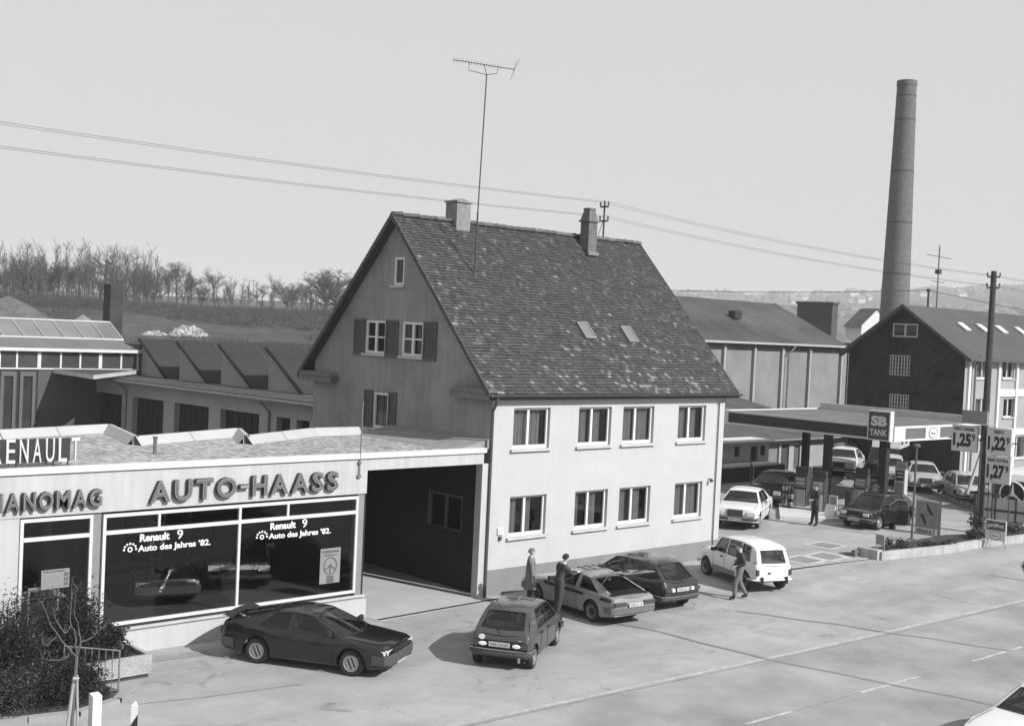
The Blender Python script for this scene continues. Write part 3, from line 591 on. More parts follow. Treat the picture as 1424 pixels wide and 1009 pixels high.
for i in range(4): m.box((-.28, -.004, -.16+i*.07), (.12-.05*(i % 2), -.001, -.155+i*.07))
m.build('print', PGREY, p); text('Gebrauchtwagen', 'word', (-.29, -.001, .15), X, Z, .5, .05, LETTER, .003, .01, p)
m = MB(); m.box((-14.15, .45, .6), (-13.0, 1.1, 1.42)); m.box((-14.2, .4, 1.42), (-12.95, 1.15, 1.47), 1); o = m.build('desk', [M('desk_wood', .06, .7, .2), M('desk_top', .5, .5, .1)]); tag(o, 'desk with a pale top behind the small showroom window', 'desk')
m = MB()
for i in range(5): m.box((-14.0+i*.17, .5+.05*(i % 2), 1.475), (-13.88+i*.17, .72, 1.5+.02*i))
o = m.build('paper_stack', PAPER); tag(o, 'loose white papers lying on the showroom desk', 'paper')
# showroom shelf with lamps on display
t_ = thing('lamp_display', 'column of round spare lamps on a rack behind the left pane', 'display', (-9.35, 3.0, .6))
m = MB(); m.box((-.25, 0, 0), (-.2, .05, 2.1)); m.box((.2, 0, 0), (.25, .05, 2.1)); [m.box((-.2, .0, .3+.4*i), (.2, .05, .33+.4*i)) for i in range(5)]; m.build('rack', DSTEEL, t_)
for i in range(4):
    for j in (0, 1):
        m = MB(); m.lathe([(0, -.05), (.07, -.04), (.085, 0), (.05, .05)], (-.14+.3*j, -.02, .55+.4*i), 'y', 12); m.build('lamp', LAMPGL, t_, smooth=40)
# neon channel letters
NEO = M('letter_casing', .03, .5, .15, 6); NEO2 = M('neon_tube', .24, .5, .05); NEOF = M('letter_face', .10, .5, .05)
def channel(word, x0, x1, z0, z1, name, label):
    s_ = thing(name, label, 'sign', ((x0+x1)/2, F, z0)); cx = (x0+x1)/2; ws = {'A': 1.0, 'U': .9, 'T': .9, 'O': 1.05, '-': .5, 'H': .85, 'S': .72, 'N': .9, 'M': 1.05, 'G': .95}
    gap = .16; tot = sum(ws[c] for c in word)+gap*(len(word)-1); sc = (x1-x0)/tot; x = x0-cx
    for c in word:
        wd = ws[c]*sc
        hh, zz = (z1-z0, 0) if c != '-' else ((z1-z0)*.2, (z1-z0)*.4)
        o = text(c, 'letter', (x, -.03-.10, zz), X, Z, wd, hh, NEO, .10, .035, s_)
        for q in o.data.vertices: q.co.y += .10
        e = .016; text(c, 'neon_tube', (x+e, -.131, zz+e), X, Z, wd-2*e, max(hh-2*e, .03), NEO2, .012, .016 if c != '-' else 0, o)
        if c != '-': e = .034; text(c, 'letter_face', (x+e, -.140, zz+e), X, Z, wd-2*e, hh-2*e, NEOF, .008, -.008, o)
        x += wd+gap*sc
channel('AUTO-HAASS', -11.22, -5.72, 3.60, 4.12, 'showroom_sign', 'dark raised lettering over the two large showroom panes')
channel('HANOMAG', -15.0, -12.42, 3.60, 4.02, 'marque_sign', 'smaller dark raised lettering at the left end of the fascia')
# roof sign
rs = thing('roof_sign', 'white upright letters on a dark panel standing on the flat roof', 'sign', (-14.2, .38, 4.5))
m = MB(); m.box((-1.35, .03, .12), (1.24, .07, .66)); m.build('backing_panel', M('sign_backing', .03, .7, .1), rs)
m = MB()
for x in (-.9, 0, .85, 1.2): m.tube([(x, .05, 0), (x, .05, .2)], .02, 6); m.tube([(x, .05, .5), (x, .5, .02)], .015, 6)
m.build('support', DSTEEL, rs)
x = -.56
for c in 'RENAULT':
    text(c, 'letter', (x, .028, .12), X, Z, .20, .55, M('letter_cream', .5, .6, .05), .05, .0, rs); x += .302
# roof bits
m = MB(); m.lathe([(.05, 0), (.05, .42), (.07, .42), (.07, .46), (0, .46)], (-10.0, 2.0, 4.5), n=10); tag(m.build('vent_pipe', M('vent_grey', .12, .7, .1)), 'short dark vent pipe standing in the roof gravel', 'vent')
m = MB(); m.tube([(-4.99, F-.05, 3.92), (-4.97, F-.05, 6.0)], .018, 6); m.box((-5.05, F-.07, 3.90), (-4.93, F+.0, 3.97)); m.box((-5.04, F-.07, 4.28), (-4.94, F-.0, 4.34)); tag(m.build('flag_rod', M('rod_grey', .15, .6, .1)), 'thin metal rod fixed to the fascia near its right end', 'rod')
# ================================================================ layout helper: meets a sight line with a plane so far buildings can be measured
def ray(u, v): return (fwd+r2*((u-712)/FPX)-u2*((v-504.5)/FPX))
def hit(u, v, p0, n): dd = ray(u, v); return CAM+dd*((Vector(p0)-CAM).dot(Vector(n))/dd.dot(Vector(n)))
# ================================================================ garages with sawtooth roof
GARW = M('garage_render', .27, .9, .1, .6, .3, 40, streak=.08); FELT = M('roofing_felt', .046, .95, .3, .35, .3, 20, fine=.15, fscale=3); DOORB = M('garage_door', .012, .8, .4, 2)
G0, G1 = Vector((7.2, 20.5, 0)), Vector((5.9, 41.7, 0)); gu = (G1-G0).normalized(); gn = Vector((gu.y, -gu.x, 0))   # gn points away from the yard
gar = thing('garage_row', 'row of dark garage doors under a flat felt roof with sawtooth skylights', 'garages')
def ga(u, v): p = hit(u, v, G0, gn); return (p-G0).dot(gu), p.z
doors = []
for a, b, zt in ((131, 170, 545), (184.7, 228, 549), (243, 291, 556), (307, 361, 566), (385, 404, 576), (413, 431, 577)):
    x1 = ga(a, zt)[0]; x0 = ga(b, zt)[0]; doors.append((x0, .05, x1, 3.42))
m = MB(); wall(m, G0, gu, (-8, 0, 22.3, 4.15), doors, gn, .35); m.build('wall', GARW, gar)
for a in doors:
    m = MB(); m.poly([G0+gu*a[0]+gn*.33+Z*0, G0+gu*a[2]+gn*.33, G0+gu*a[2]+gn*.33+Z*3.42, G0+gu*a[0]+gn*.33+Z*3.42])
    for i in range(1, 6):
        c = a[0]+(a[2]-a[0])*i/6; m.box((c-.03, .29, .05), (c+.03, .325, 3.4), 0, frame4(G0, gu, gn))
    m.build('garage_door', DOORB, gar)
FR = frame4(G0, gu, gn)
m = MB(); m.box((-8, -.45, 4.15), (22.6, 22, 4.38), 0, FR); m.build('flat_roof', FELT, gar)
m = MB(); m.box((-8, -.55, 4.12), (22.6, -.452, 4.40), 0, FR); m.tube([FR @ Vector((-8, -.62, 4.22)), FR @ Vector((22.6, -.62, 4.22))], .09, 8); m.build('gutter', M('gutter_old', .13, .6, .2, 3), gar)
for uu_ in (176, 376):
    a, z_ = ga(uu_, 560); m = MB(); m.tube([FR @ Vector((a, -.6, 4.1)), FR @ Vector((a, -.3, 3.85)), FR @ Vector((a, -.08, 3.6)), FR @ Vector((a, -.08, 0))], .07, 8); m.build('downpipe', ZINC, gar)
# teeth: parallel ridges running away from the yard
TSLOPE = M('skylight_felt', .026, .9, .25, .4, fine=.1, fscale=4); TSIDE = M('tooth_render', .27, .9, .1, .5); VERG = M('verge_black', .008, .8, .1)
tz = 4.38; P1 = G0+gn*2.6
def gt(u, v): p = hit(u, v, P1, gn); return (p-P1).dot(gu), p.z
for i, (ut, vt, ub, vb, ur, vr) in enumerate(((198, 473, 198, 521, 232, 525), (251, 477, 251, 526, 290, 531), (309, 481, 309, 532, 352, 537), (375, 485, 375, 537, 421, 542))):
    a, zt = gt(ut, vt); c, zb = gt(ur, vr); zt = max(zt, 6.2); K = frame4(P1, gu, gn); D = 13
    t_ = thing('sawtooth_skylight', ['sawtooth roof ridge next to the glazed workshop', 'second sawtooth roof ridge from the workshop', 'third sawtooth roof ridge, left of the one by the house', 'sawtooth roof ridge nearest the house gable'][i], 'skylight', P1+gu*a+Z*tz, 0, 'sawtooth skylights on the garage roof'); inv = Matrix.Translation(-Vector(t_.location))
    KK = inv @ K
    for dd_ in (0, D): m = MB(); m.poly([KK @ Vector(p) for p in ((a, dd_, tz), (c, dd_, tz), (a, dd_, zt))]); m.build('end_wall', TSIDE, t_)
    m = MB(); m.poly([KK @ Vector(p) for p in ((a+.1, -.15, zt+.08), (a+.1, D, zt+.08), (c-.1, D, tz+.03), (c-.1, -.15, tz+.03))])
    m.poly([KK @ Vector(p) for p in ((a+.1, -.15, zt-.08), (a+.1, D, zt-.08), (c-.1, D, tz-.10), (c-.1, -.15, tz-.10))]); m.build('slope', TSLOPE, t_)
    m = MB(); e = Vector((a-c, 0, zt-tz)).normalized()
    m.poly([KK @ Vector(p) for p in ((a+.12, -.17, zt+.14), (c-.3, -.17, tz+.02), (c-.3, -.17, tz-.0), (a+.12, -.17, zt-.10))])
    m.tube([KK @ Vector((a+.1, -.17, zt+.05)), KK @ Vector((c-.15, -.17, tz+.06))], .09, 5)
    m.build('verge', VERG, t_)
    for q in range(1, 6):
        y = q*2.2; m = MB(); m.tube([KK @ Vector((a+.1, y, zt+.10)), KK @ Vector((c-.1, y, tz+.05))], .025, 4); m.build('roof_seam', M('seam_grey', .10, .7, .1), t_)
    m = MB(); m.poly([KK @ Vector(p) for p in ((a, .0, tz), (a, D, tz), (a, D, zt), (a, 0, zt))]); m.build('glazing', M('dark_glazing', .04, .2, .2), t_)
# ================================================================ glazed workshop at the end of the yard
WY = 40.5
def wy(u, v, y=WY): return hit(u, v, (0, y, 0), Y)
ws = thing('glazed_workshop', 'workshop with a band of windows and a sloping glass roof', 'workshop')
zg = wy(100, 486).z; zb = wy(100, 512).z; xr_ = wy(195, 487).x; xl = -9
WH = M('workshop_white', .5, .7, .06, 1); DKW = M('workshop_dark_wall', .07, .8, .15, .8)
m = MB(); m.box((xl, WY-.25, zg-.12), (xr_, WY+.1, zg+.06)); m.build('gutter', WH, ws)
m = MB(); m.poly([(xl, WY-.2, zg+.07), (xr_, WY-.2, zg+.07), (xr_, WY+3.4, zg+.55), (xl, WY+3.4, zg+.55)]); m.build('lower_roof', M('lower_roof_felt', .13, .9, .15, .5), ws)
y2 = WY+3.4; zs = wy(90, 472, y2).z; xs2 = wy(171, 474, y2).x; y3 = y2+3.0; zr2 = wy(90, 446.5, y3).z; xr3 = wy(153, 448.5, y3).x
m = MB(); m.box((xl, y2-.12, zg+.5), (xs2, y2+.05, zs+.14)); m.build('sill_beam', WH, ws)
GLR = M('wired_glass', .15, .3, .15, .6, spec=.6)
m = MB(); n_ = 15
m.poly([(xl, y2+.05, zs+.1), (xs2, y2+.05, zs+.1), (xr3, y3, zr2), (xl, y3, zr2)], 0); m.poly([(xs2, y2+.05, zs+.1), (xr3, y3, zr2), (xs2, y3*2-y2, zs+.1)], 0); m.poly([(xl, y3, zr2), (xr3, y3, zr2), (xs2, 2*y3-y2, zs), (xl, 2*y3-y2, zs)], 0)
for i in range(n_+1):
    t = i/n_; a = Vector((xl+(xs2-xl)*t, y2, zs+.13)); b = Vector((xl+(xr3-xl)*t, y3, zr2+.03)); m.tube([a, b], .04, 4, k=1)
m.tube([(xl, y3, zr2+.04), (xr3, y3, zr2+.04)], .06, 5, k=1); m.tube([(xs2, y2, zs+.12), (xr3, y3, zr2+.03)], .05, 4, k=1)
m.build('glass_roof', [GLR, M('glazing_bar', .42, .5, .1)], ws)
m = MB(); xs_ = [wy(u, 495).x for u in (0, 24, 55, 85, 112, 140, 169, 192)]; xs_ = [xl, (xl+xs_[0])/2]+xs_
m.box((xl, WY+.02, zb-.08), (xr_, WY+.09, zb))
for i, x in enumerate(xs_): m.box((x-(.10 if i in (4, 7) else .05), WY+.0, zb), (x+(.10 if i in (4, 7) else .05), WY+.09, zg-.12))
m.build('window_band', WH, ws)
m = MB(); m.poly([(xl, WY+.06, zb), (xr_, WY+.06, zb), (xr_, WY+.06, zg-.12), (xl, WY+.06, zg-.12)]); m.build('pane', M('workshop_glass', .045, .15, .3, .5, spec=.6), ws)
m = MB(); xa = wy(52, 540).x; m.poly([(xa, WY+.1, 0), (xr_+1, WY+.1, 0), (xr_+1, WY+.1, zb-.08), (xa, WY+.1, zb-.08)]); m.box((xr_, WY+.1, 0), (xr_+.2, WY+8, zg+.4)); m.box((xl, y3*2-y2, 0), (xs2, y3*2-y2+.2, zs)); m.build('wall', DKW, ws)
# big door panels at the left, canopy beside them
m = MB(); wy0 = WY-.15
for u0, u1 in ((-60, -5), (0, 22), (27, 49)):
    a, b = wy(u0, 560, wy0).x, wy(u1, 560, wy0).x; m.box((a, wy0, 0), (a+.18, wy0+.15, zb-.2)); m.box((b-.18, wy0, 0), (b, wy0+.15, zb-.2)); m.box((a+.18, wy0, zb-.45), (b-.18, wy0+.15, zb-.2)); m.box((a+.18, wy0, 1.0), (b-.18, wy0+.15, 1.15))
m.build('door_frame', M('steel_door_frame', .09, .6, .1, 3), ws)
m = MB(); m.poly([(xl, WY-.05, 0), (xa, WY-.05, 0), (xa, WY-.05, zb-.1), (xl, WY-.05, zb-.1)]); m.build('door_glass', M('door_glass', .03, .12, .5, .35, spec=.8), ws)
m = MB(); a = hit(52, 512, (0, 0, zb-.15), Z); b = hit(130, 524, (0, 0, zb-.15), Z); c = hit(190, 517, (0, 0, zb-.15), Z); e = a+(c-b)
P = [a, b, c, e]; m.poly([p+Z*.1 for p in P], 0); m.poly([p-Z*.12 for p in P], 1)
for i in range(4): m.poly([P[i]-Z*.12, P[(i+1) % 4]-Z*.12, P[(i+1) % 4]+Z*.1, P[i]+Z*.1], 2)
m.build('canopy', [FELT, DARK, M('canopy_edge', .42, .7, .1)], ws)
m = MB(); a = wy(60, 588, WY-2).x; b = wy(118, 588, WY-2).x; m.box((a, WY-3, 0), (b, WY-2, 1.35)); m.box((a+.8, WY-3.1, 1.35), (b, WY-1.9, 1.45), 1); tag(m.build('work_bench', [M('bench_dark', .04, .8, .1), M('bench_top', .5, .6, .1)]), 'dark work bench with a pale top under the yard canopy', 'bench')
# dark flue of the workshop
c = hit(145, 449, (0, 47, 0), Y); w_ = hit(170, 449, (0, 47, 0), Y).x-c.x
m = MB(); m.box((c.x+.35, 47, 0), (c.x+w_, 48.0, hit(150, 395, (0, 47, 0), Y).z)); m.k = 1; zt = hit(150, 395, (0, 47, 0), Y).z
tag(m.build('flue', M('flue_black', .04, .9, .25, 1.2)), 'tall square dark flue behind the glass roof', 'chimney')
# ================================================================ mounds, rubble, bank growth
def mound(name, cx, cy, r1, r2_, h, mat, label, seed, rough=.12, zz=None):
    m = MB(); rows = []; z0 = (terr(cx, cy) if zz is None else zz)
    for i in range(13):
        t = i/12; row = []
        for j in range(36):
            a = 2*pi*j/36; q = 1+.25*noise.noise(Vector((cos(a)*1.3, sin(a)*1.3, seed))); x = cx+r1*t*cos(a)*q; y = cy+r2_*t*sin(a)*q
            z = z0-1.2+(h+1.2)*(1-t)**1.0*(1-.25*t)+rough*h*noise.noise(Vector((x*.5, y*.5, seed)))*(1-t)
            row.append((x, y, z))
        rows.append(row)
    m.grid(rows, close=True); tag(m.build(name, mat, smooth=70), label, 'mound')
mound('earth_mound', 21.0, 93.9, 11.5, 9, 3.6, M('heap_earth', .09, .95, .3, .4, fine=.2, fscale=2), 'large dark earth heap behind the glass roof', 1, zz=5.5)
mound('sand_mound', 27.5, 91.5, 6.0, 4, 2.2, M('heap_sand', .15, .95, .2, .4, fine=.15, fscale=2), 'smaller pale sand heap right of the earth heap', 2, zz=5.4)
RUB = [M('rubble_a', .3, .9, .2, 2), M('rubble_b', .2, .9, .2, 2), M('rubble_c', .4, .9, .2, 2)]
def rubble(cx, cy, r, h, nn, label, seed):
    m = MB(); rr = random.Random(seed); z0 = terr(cx, cy)-.2
    for i in range(nn):
        a = rr.uniform(0, 2*pi); t = sqrt(rr.random()); s_ = rr.uniform(.08, .30)*(1-.3*t); hh = h*(1-t*t)*rr.uniform(.5, 1)
        K = Matrix.Translation((cx+r*t*cos(a), cy+r*.7*t*sin(a), z0+hh)) @ Euler((rr.uniform(0, 3), rr.uniform(0, 3), rr.uniform(0, 3))).to_matrix().to_4x4()
        n0 = len(m.v); m.box((-s_, -s_*.7, -s_*.5), (s_, s_*.7, s_*.5), rr.randrange(3), K); m.v[n0:] = [tuple(c_+rr.uniform(-.35, .35)*s_ for c_ in p) for p in m.v[n0:]]
    tag(m.build('rubble_heap', RUB, merge=False), label, 'rubble')
c = CAM+ray(264, 460)*(140/hypot(ray(264, 460).x, ray(264, 460).y)); rubble(c.x, c.y, 2.5, 0, 1, 'x', 3) if False else None
def at_d(u, v, d_): q = ray(u, v); return CAM+q*(d_/hypot(q.x, q.y))
def on_terr(u, v, d0=60, d1=400):
    d_ = d0
    while d_ < d1:
        p = at_d(u, v, d_)
        if p.z <= terr(p.x, p.y): return p
        d_ += 1
    return p
c = on_terr(262, 466); dist = hypot(c.x-CAM.x, c.y-CAM.y); rubble(c.x, c.y, 29/FPX*dist, 13/FPX*dist, 750, 'big pale heap of broken stones at the foot of the bank', 4)
c = on_terr(216, 466); dist = hypot(c.x-CAM.x, c.y-CAM.y); rubble(c.x, c.y, 18/FPX*dist, 5/FPX*dist, 260, 'low flat heap of stones left of the big rubble heap', 5)
# bank scrub
rr = random.Random(11); BR = M('scrub_brown', .05, .95, .5, .3)
m = MB()
for i in range(9000):
    az = radians(rr.uniform(19, 41)); d_ = rr.choice((rr.uniform(150, 215), rr.uniform(185, 235), rr.uniform(190, 225))); x = CAM.x+d_*sin(az); y = CAM.y+d_*cos(az)
    g = noise.noise(Vector((x*.03, y*.03, 2)))
    if g < -.05 and d_ < 185 or g < -.4: continue
    z = terr(x, y); h = rr.uniform(.4, 1.3)*(1+1.2*g)*(.6 if d_ < 180 else 1); a = rr.uniform(0, 2*pi); w_ = rr.uniform(.15, .5)
    for q in range(6):
        a += 1.1; k_ = rr.uniform(.5, 1.2); dx, dy = cos(a)*w_*1.6, sin(a)*w_*1.6; tx = .018+.012*h; m.poly([(x-tx, y, z-.2), (x+tx, y, z-.2), (x+dx+tx*.4, y+dy, z+h*k_*.7), (x+dx*1.5, y+dy*1.5, z+h*k_)]); m.poly([(x+dx*.5-tx, y, z+h*.2), (x+dx*.5+tx*2, y, z+h*.25), (x-dx*.6, y+dy, z+h*k_*.8)])
tag(m.build('scrub', BR, merge=False), 'dark leafless scrub covering the bank', 'scrub', kind='stuff')
m = MB()
for i in range(3000):
    az = radians(rr.uniform(19, 41)); d_ = rr.uniform(95, 178); x = CAM.x+d_*sin(az); y = CAM.y+d_*cos(az)
    if noise.noise(Vector((x*.05, y*.05, 7))) < .05: continue
    z = terr(x, y); h = rr.uniform(.15, .55)
    for q in range(5):
        a = rr.uniform(0, 6.28); dx, dy = cos(a)*.3, sin(a)*.3; m.poly([(x-.05+dx, y+dy, z-.1), (x+.08+dx, y+dy, z-.1), (x+dx*2, y+dy*2, z+h*rr.uniform(.5, 1))])
tag(m.build('dry_weeds', BR, merge=False), 'dry weeds scattered over the winter field', 'weeds', kind='stuff')
m = MB()
for i in range(300):
    az = radians(rr.uniform(19.5, 27) if i < 215 else rr.uniform(26, 40)); d_ = rr.uniform(198, 250); x = CAM.x+d_*sin(az); y = CAM.y+d_*cos(az); z = terr(x, y); H = rr.uniform(3.5, 10)*(1 if i < 215 else .6)
    lx, ly = rr.uniform(-.8, .8), rr.uniform(-.8, .8); m.tube([(x, y, z-.2), (x+lx*.4, y+ly*.4, z+H*.5), (x+lx, y+ly, z+H)], [.07, .05, .02], 3, cap=False)
    for q in range(13):
        t_ = rr.uniform(.3, .95); a = rr.uniform(0, 6.28); L_ = H*rr.uniform(.08, .2); b_ = Vector((x+lx*t_, y+ly*t_, z+H*t_)); e_ = b_+Vector((cos(a)*L_*.6, sin(a)*L_*.6, L_)); m.tube([b_, e_], [.03, .015], 3, cap=False)
        for k_ in range(2): m.tube([b_.lerp(e_, .5), b_.lerp(e_, .5)+Vector((rr.uniform(-.4, .4), rr.uniform(-.4, .4), rr.uniform(.3, .9)))], [.02, .012], 3, cap=False)
tag(m.build('thicket', M('winter_bark', .06, .95, .25, 1), merge=False), 'crowd of thin leafless saplings filling the gaps between the bank trees', 'saplings', kind='stuff')
# bare winter trees: trunk + crown of limbs and twigs
BARK = M('winter_bark', .06, .95, .25, 1)
def grow(mt, mc, p, d_, L_, r_, lvl, rr, mx, spread=.55, up=.12):
    n_ = 4 if lvl < 2 else 3; pts = [p]; q = p.copy(); dd = d_.copy()
    for i in range(n_):
        dd = (dd+Vector((rr.uniform(-1, 1), rr.uniform(-1, 1), rr.uniform(-.6, 1)))*.14+Z*up*.3).normalized(); q = q+dd*L_/n_; pts.append(q.copy())
    rs = [r_*(1-.55*i/n_) for i in range(n_+1)]
    (mt if lvl == 0 else mc).tube(pts, rs, 6 if lvl == 0 else (4 if lvl == 1 else 3), cap=False)
    if lvl >= mx: return
    nb_ = (rr.randint(6, 9) if lvl == 0 else rr.randint(5, 7) if lvl < 3 else rr.randint(3, 5))
    for i in range(nb_):
        t = rr.uniform(.35 if lvl == 0 else .2, 1.0); k = t*n_; j = min(int(k), n_-1); b = pts[j].lerp(pts[j+1], k-j)
        a = rr.uniform(0, 2*pi); side = Vector((cos(a), sin(a), rr.uniform(-.1, .5))).normalized()
        nd = (dd*(1-spread)+side*spread+Z*up).normalized()
        grow(mt, mc, b, nd, L_*rr.uniform(.42, .68)*(1.15-.4*t if lvl == 0 else 1), max(rs[j]*.5, .021), lvl+1, rr, mx, spread, up)
def tree_proto(seed, H, r_, mx, spread, up, trunkf=.55, thin=1.):
    rr = random.Random(seed); mt, mc = MB(), MB(); grow(mt, mc, Vector((0, 0, -.5)), Z.copy(), H*trunkf, r_, 0, rr, mx, spread, up); return mt, mc
protos = []
for s_, (H, r_, mx, sp, up, tf) in enumerate(((15, .26, 4, .62, .14, .5), (17, .22, 4, .5, .12, .85), (12, .22, 4, .66, .12, .6), (14, .17, 4, .42, .15, .95), (11, .26, 4, .75, .05, .55), (13, .2, 4, .58, .1, .75))):
    mt, mc = tree_proto(s_+40, H, r_, mx, sp, up, tf); a = mt.build('trunk', BARK, merge=False); b = mc.build('crown', BARK, a if False else None, merge=False); protos.append((a, b))
def put_tree(k, p, s_, rz, label, name='bare_tree', group='bare trees along the top of the bank'):
    t = thing(name, label, 'tree', p, rz, group); q_ = .8+.5*((p[0]*7.3) % 1); t.scale = (s_*q_, s_*q_, s_); t.rotation_euler = (.12*(((p[1]*3.1) % 1)-.5), .12*(((p[0]*5.7) % 1)-.5), rz)
    for o in protos[k]: c = o.copy(); COL.objects.link(c); c.parent = t
trs = [(8, 372, 5, 1.2, 'gnarled'), (28, 345, 0, 1.25, 'wide crowned'), (52, 350, 2, 1.3, 'dense'), (78, 355, 0, 1.1, 'broad'), (100, 365, 5, .95, 'fine twigged'), (122, 348, 1, .95, 'slender'), (140, 380, 3, .8, 'small'), (160, 345, 2, 1.1, 'forked'), (182, 338, 1, 1.15, 'tallest'), (206, 370, 5, .85, 'thin'), (214, 366, 4, .85, 'round'), (234, 368, 3, .85, 'upright'), (252, 374, 2, .8, 'low bushy'), (262, 382, 5, .7, 'short'), (300, 370, 0, .85, 'leaning'), (318, 382, 3, .75, 'narrow'), (384, 374, 3, .8, 'lone slim'), (406, 396, 5, .6, 'little'), (412, 392, 1, .6, 'pointed'), (430, 385, 3, .65, 'wispy'), (452, 375, 4, .85, 'round headed'), (466, 370, 4, .95, 'knotty round headed'), (486, 378, 2, .8, 'half hidden'), (345, 400, 5, .5, 'tiny'), (64, 362, 3, 1., 'straight'), (16, 360, 2, 1.1, 'dark'), (114, 360, 3, .9, 'straight slim'), (92, 356, 3, 1.0, 'straight grey'), (192, 360, 3, .9, 'upright grey'), (40, 368, 4, 1., 'squat')]
heights = [15, 17, 12, 14, 11, 13]
rr = random.Random(5); nm = ['gable', 'flue']
near_ = lambda u: 'above the glass roof' if u < 140 else 'near the dark flue' if u < 200 else 'above the big rubble heap' if u < 300 else 'in the gap beyond the sawtooth roofs' if u < 400 else 'close to the house gable'
for i, (u, v, k, s_, adj) in enumerate(trs):
    d_ = rr.uniform(196, 240); p = at_d(u, 440, d_); zb_ = terr(p.x, p.y); p.z = zb_-.2; top = at_d(u, v, d_).z; zh = max(b.co.z for b in protos[k][1].data.vertices)
    sc_ = (top-zb_)/zh; put_tree(k, p, sc_, rr.uniform(0, 6), adj+' bare tree '+near_(u))
rr2 = random.Random(8)
for i in range(26):
    u = -20+i*19+rr2.uniform(-6, 6); d_ = rr2.uniform(236, 290); p = at_d(u, 440, d_); zb_ = terr(p.x, p.y); p.z = zb_-.2
    top = at_d(u, (366 if u < 270 else 396)+rr2.uniform(-8, 14), d_).z; zh = max(b.co.z for b in protos[i % 6][1].data.vertices)
    put_tree(i % 6, p, max(.25, (top-zb_)/zh), rr2.uniform(0, 6), ORD[i]+' from the left of the thin bare trees in the hazy rear row', group='bare trees in the hazy row behind')
for a, b in protos: bpy.data.objects.remove(a); bpy.data.objects.remove(b)
for u in (345, 351): 
    p = at_d(u, 440, 300); p.z = terr(p.x, p.y); m = MB(); m.tube([(0, 0, 0), (0, 0, at_d(u, 391, 300).z-p.z)], .12, 6); m.box((-1.6 if u == 345 else -.1, -.1, at_d(u, 391, 300).z-p.z), (1.6 if u == 345 else .1, .1, at_d(u, 391, 300).z-p.z+.3)); tag(m.build('floodlight_mast', STEEL, loc=p), 'thin far mast with a crossbar beyond the bank' if u == 345 else 'thin far mast without crossbar beyond the bank', 'mast')
# ================================================================ long factory hall behind the station
HY = 24
def hy(u, v, y=HY): return hit(u, v, (0, y, 0), Y)
hall = thing('factory_hall', 'long brick factory hall with pilasters and a patchy tiled roof', 'factory')
ze = hy(1080, 477).z; xe = hy(1172, 481).x; rzh = hy(1000, 416, HY+6.3).z; xrr = hy(1104, 424, HY+6.3).x
HBR = M('hall_brick', .21, .9, .14, .6, .3, 20, streak=.10, fine=.08, fscale=9); HROOF = M('hall_roof_tiles', .055, .9, .45, .28, .5, 10, fine=.22, fscale=6)
m = MB(); m.box((28, HY, 0), (xe-.3, HY+.3, ze-.05)); m.box((28, HY+12, 0), (xe-.3, HY+12.3, ze)); m.prism([(HY+.3, 0), (HY+12, 0), (HY+12, ze), (HY+6.3, rzh-.3), (HY+.3, ze)], xe-.6, xe-.3, 'x'); m.build('wall', HBR, hall)
m = MB(); HP = [(28, HY-.5, ze), (xe, HY-.5, ze), (xe, HY+6.3, rzh), (28, HY+6.3, rzh)]; m.poly(HP); m.poly([(28, HY+13, ze), (xe, HY+13, ze), (xe, HY+6.3, rzh), (28, HY+6.3, rzh)])
roofh = m.build('roof', HROOF, hall)
m = MB(); m.box((28, HY-.62, ze-.12), (xe, HY-.5, ze+.02)); m.build('gutter', M('hall_gutter', .35, .6, .1), hall)
for u in (1006, 1048, 1087, 1125, 1169):
    x = hy(u, 500).x; m = MB(); m.box((x-.22, HY-.22, 0), (x+.02, HY-.002, ze-.15)); m.box((x+.02, HY-.16, 0), (x+.16, HY-.002, ze-.15), 1); m.build('pilaster', [M('pilaster_light', .3, .9, .1, 1), M('pilaster_dark', .12, .9, .1, 1)], hall)
m = MB(); x = hy(1093, 478).x; m.tube([(x+.5, HY-.55, ze-.1), (x, HY-.3, ze-.8), (x, HY-.3, 3)], .07, 6); m.build('downpipe', ZINC, hall)
m = MB(); mm_ = hy(1022, 437, HY+3.2); m.box((mm_.x-.5, mm_.y-.4, mm_.z-.3), (mm_.x+.3, mm_.y+.2, mm_.z+.25)); m.build('roof_vent', M('hall_vent', .03, .8, .1), roofh)
a = hy(1122, 420, HY+8); b = hy(1167, 421, HY+8); BKD = M('stack_brick_dark', .07, .9, .15, 1, .2, 12)
m = MB(); nx = hy(1158, 421, HY+8).x; m.box((nx, HY+8, 6), (nx+.9, HY+11.6, a.z)); m.box((nx-.08, HY+7.9, a.z), (nx+.98, HY+11.7, a.z+.2)); tag(m.build('brick_stack', BKD), 'wide low brick stack behind the hall roof', 'chimney')
# second hall roof and white gabled house behind
s2 = thing('rear_hall', 'grey roofed hall rising behind the right end of the factory roof', 'hall')
m = MB(); m.poly([(56, 44, 8.2), (92, 44, 8.2), (92, 50, 12.0), (56, 50, 12.0)]); m.poly([(56, 56, 8.2), (92, 56, 8.2), (92, 50, 12), (56, 50, 12)]); m.build('roof', M('rear_roof', .12, .9, .25, .4), s2)
m = MB(); m.box((56.3, 44.4, 0), (91.6, 44.8, 8.3)); m.prism([(44.4, 0), (55.6, 0), (55.6, 8.2), (50, 11.8), (44.4, 8.2)], 91.3, 91.7, 'x'); m.build('wall', HBR, s2)
p = at_d(1208, 449, 150); s3 = thing('white_gable_house', 'small house with a bright white gable below the tall chimney', 'house', (p.x, p.y, 0), -.55)
m = MB(); m.prism([(-1.9, 0), (1.9, 0), (1.9, p.z-.3), (0, p.z+1.6), (-1.9, p.z-.3)], -2, 2, 'y'); m.build('wall', M('house_white', .6, .9, .03), s3)
m = MB(); 
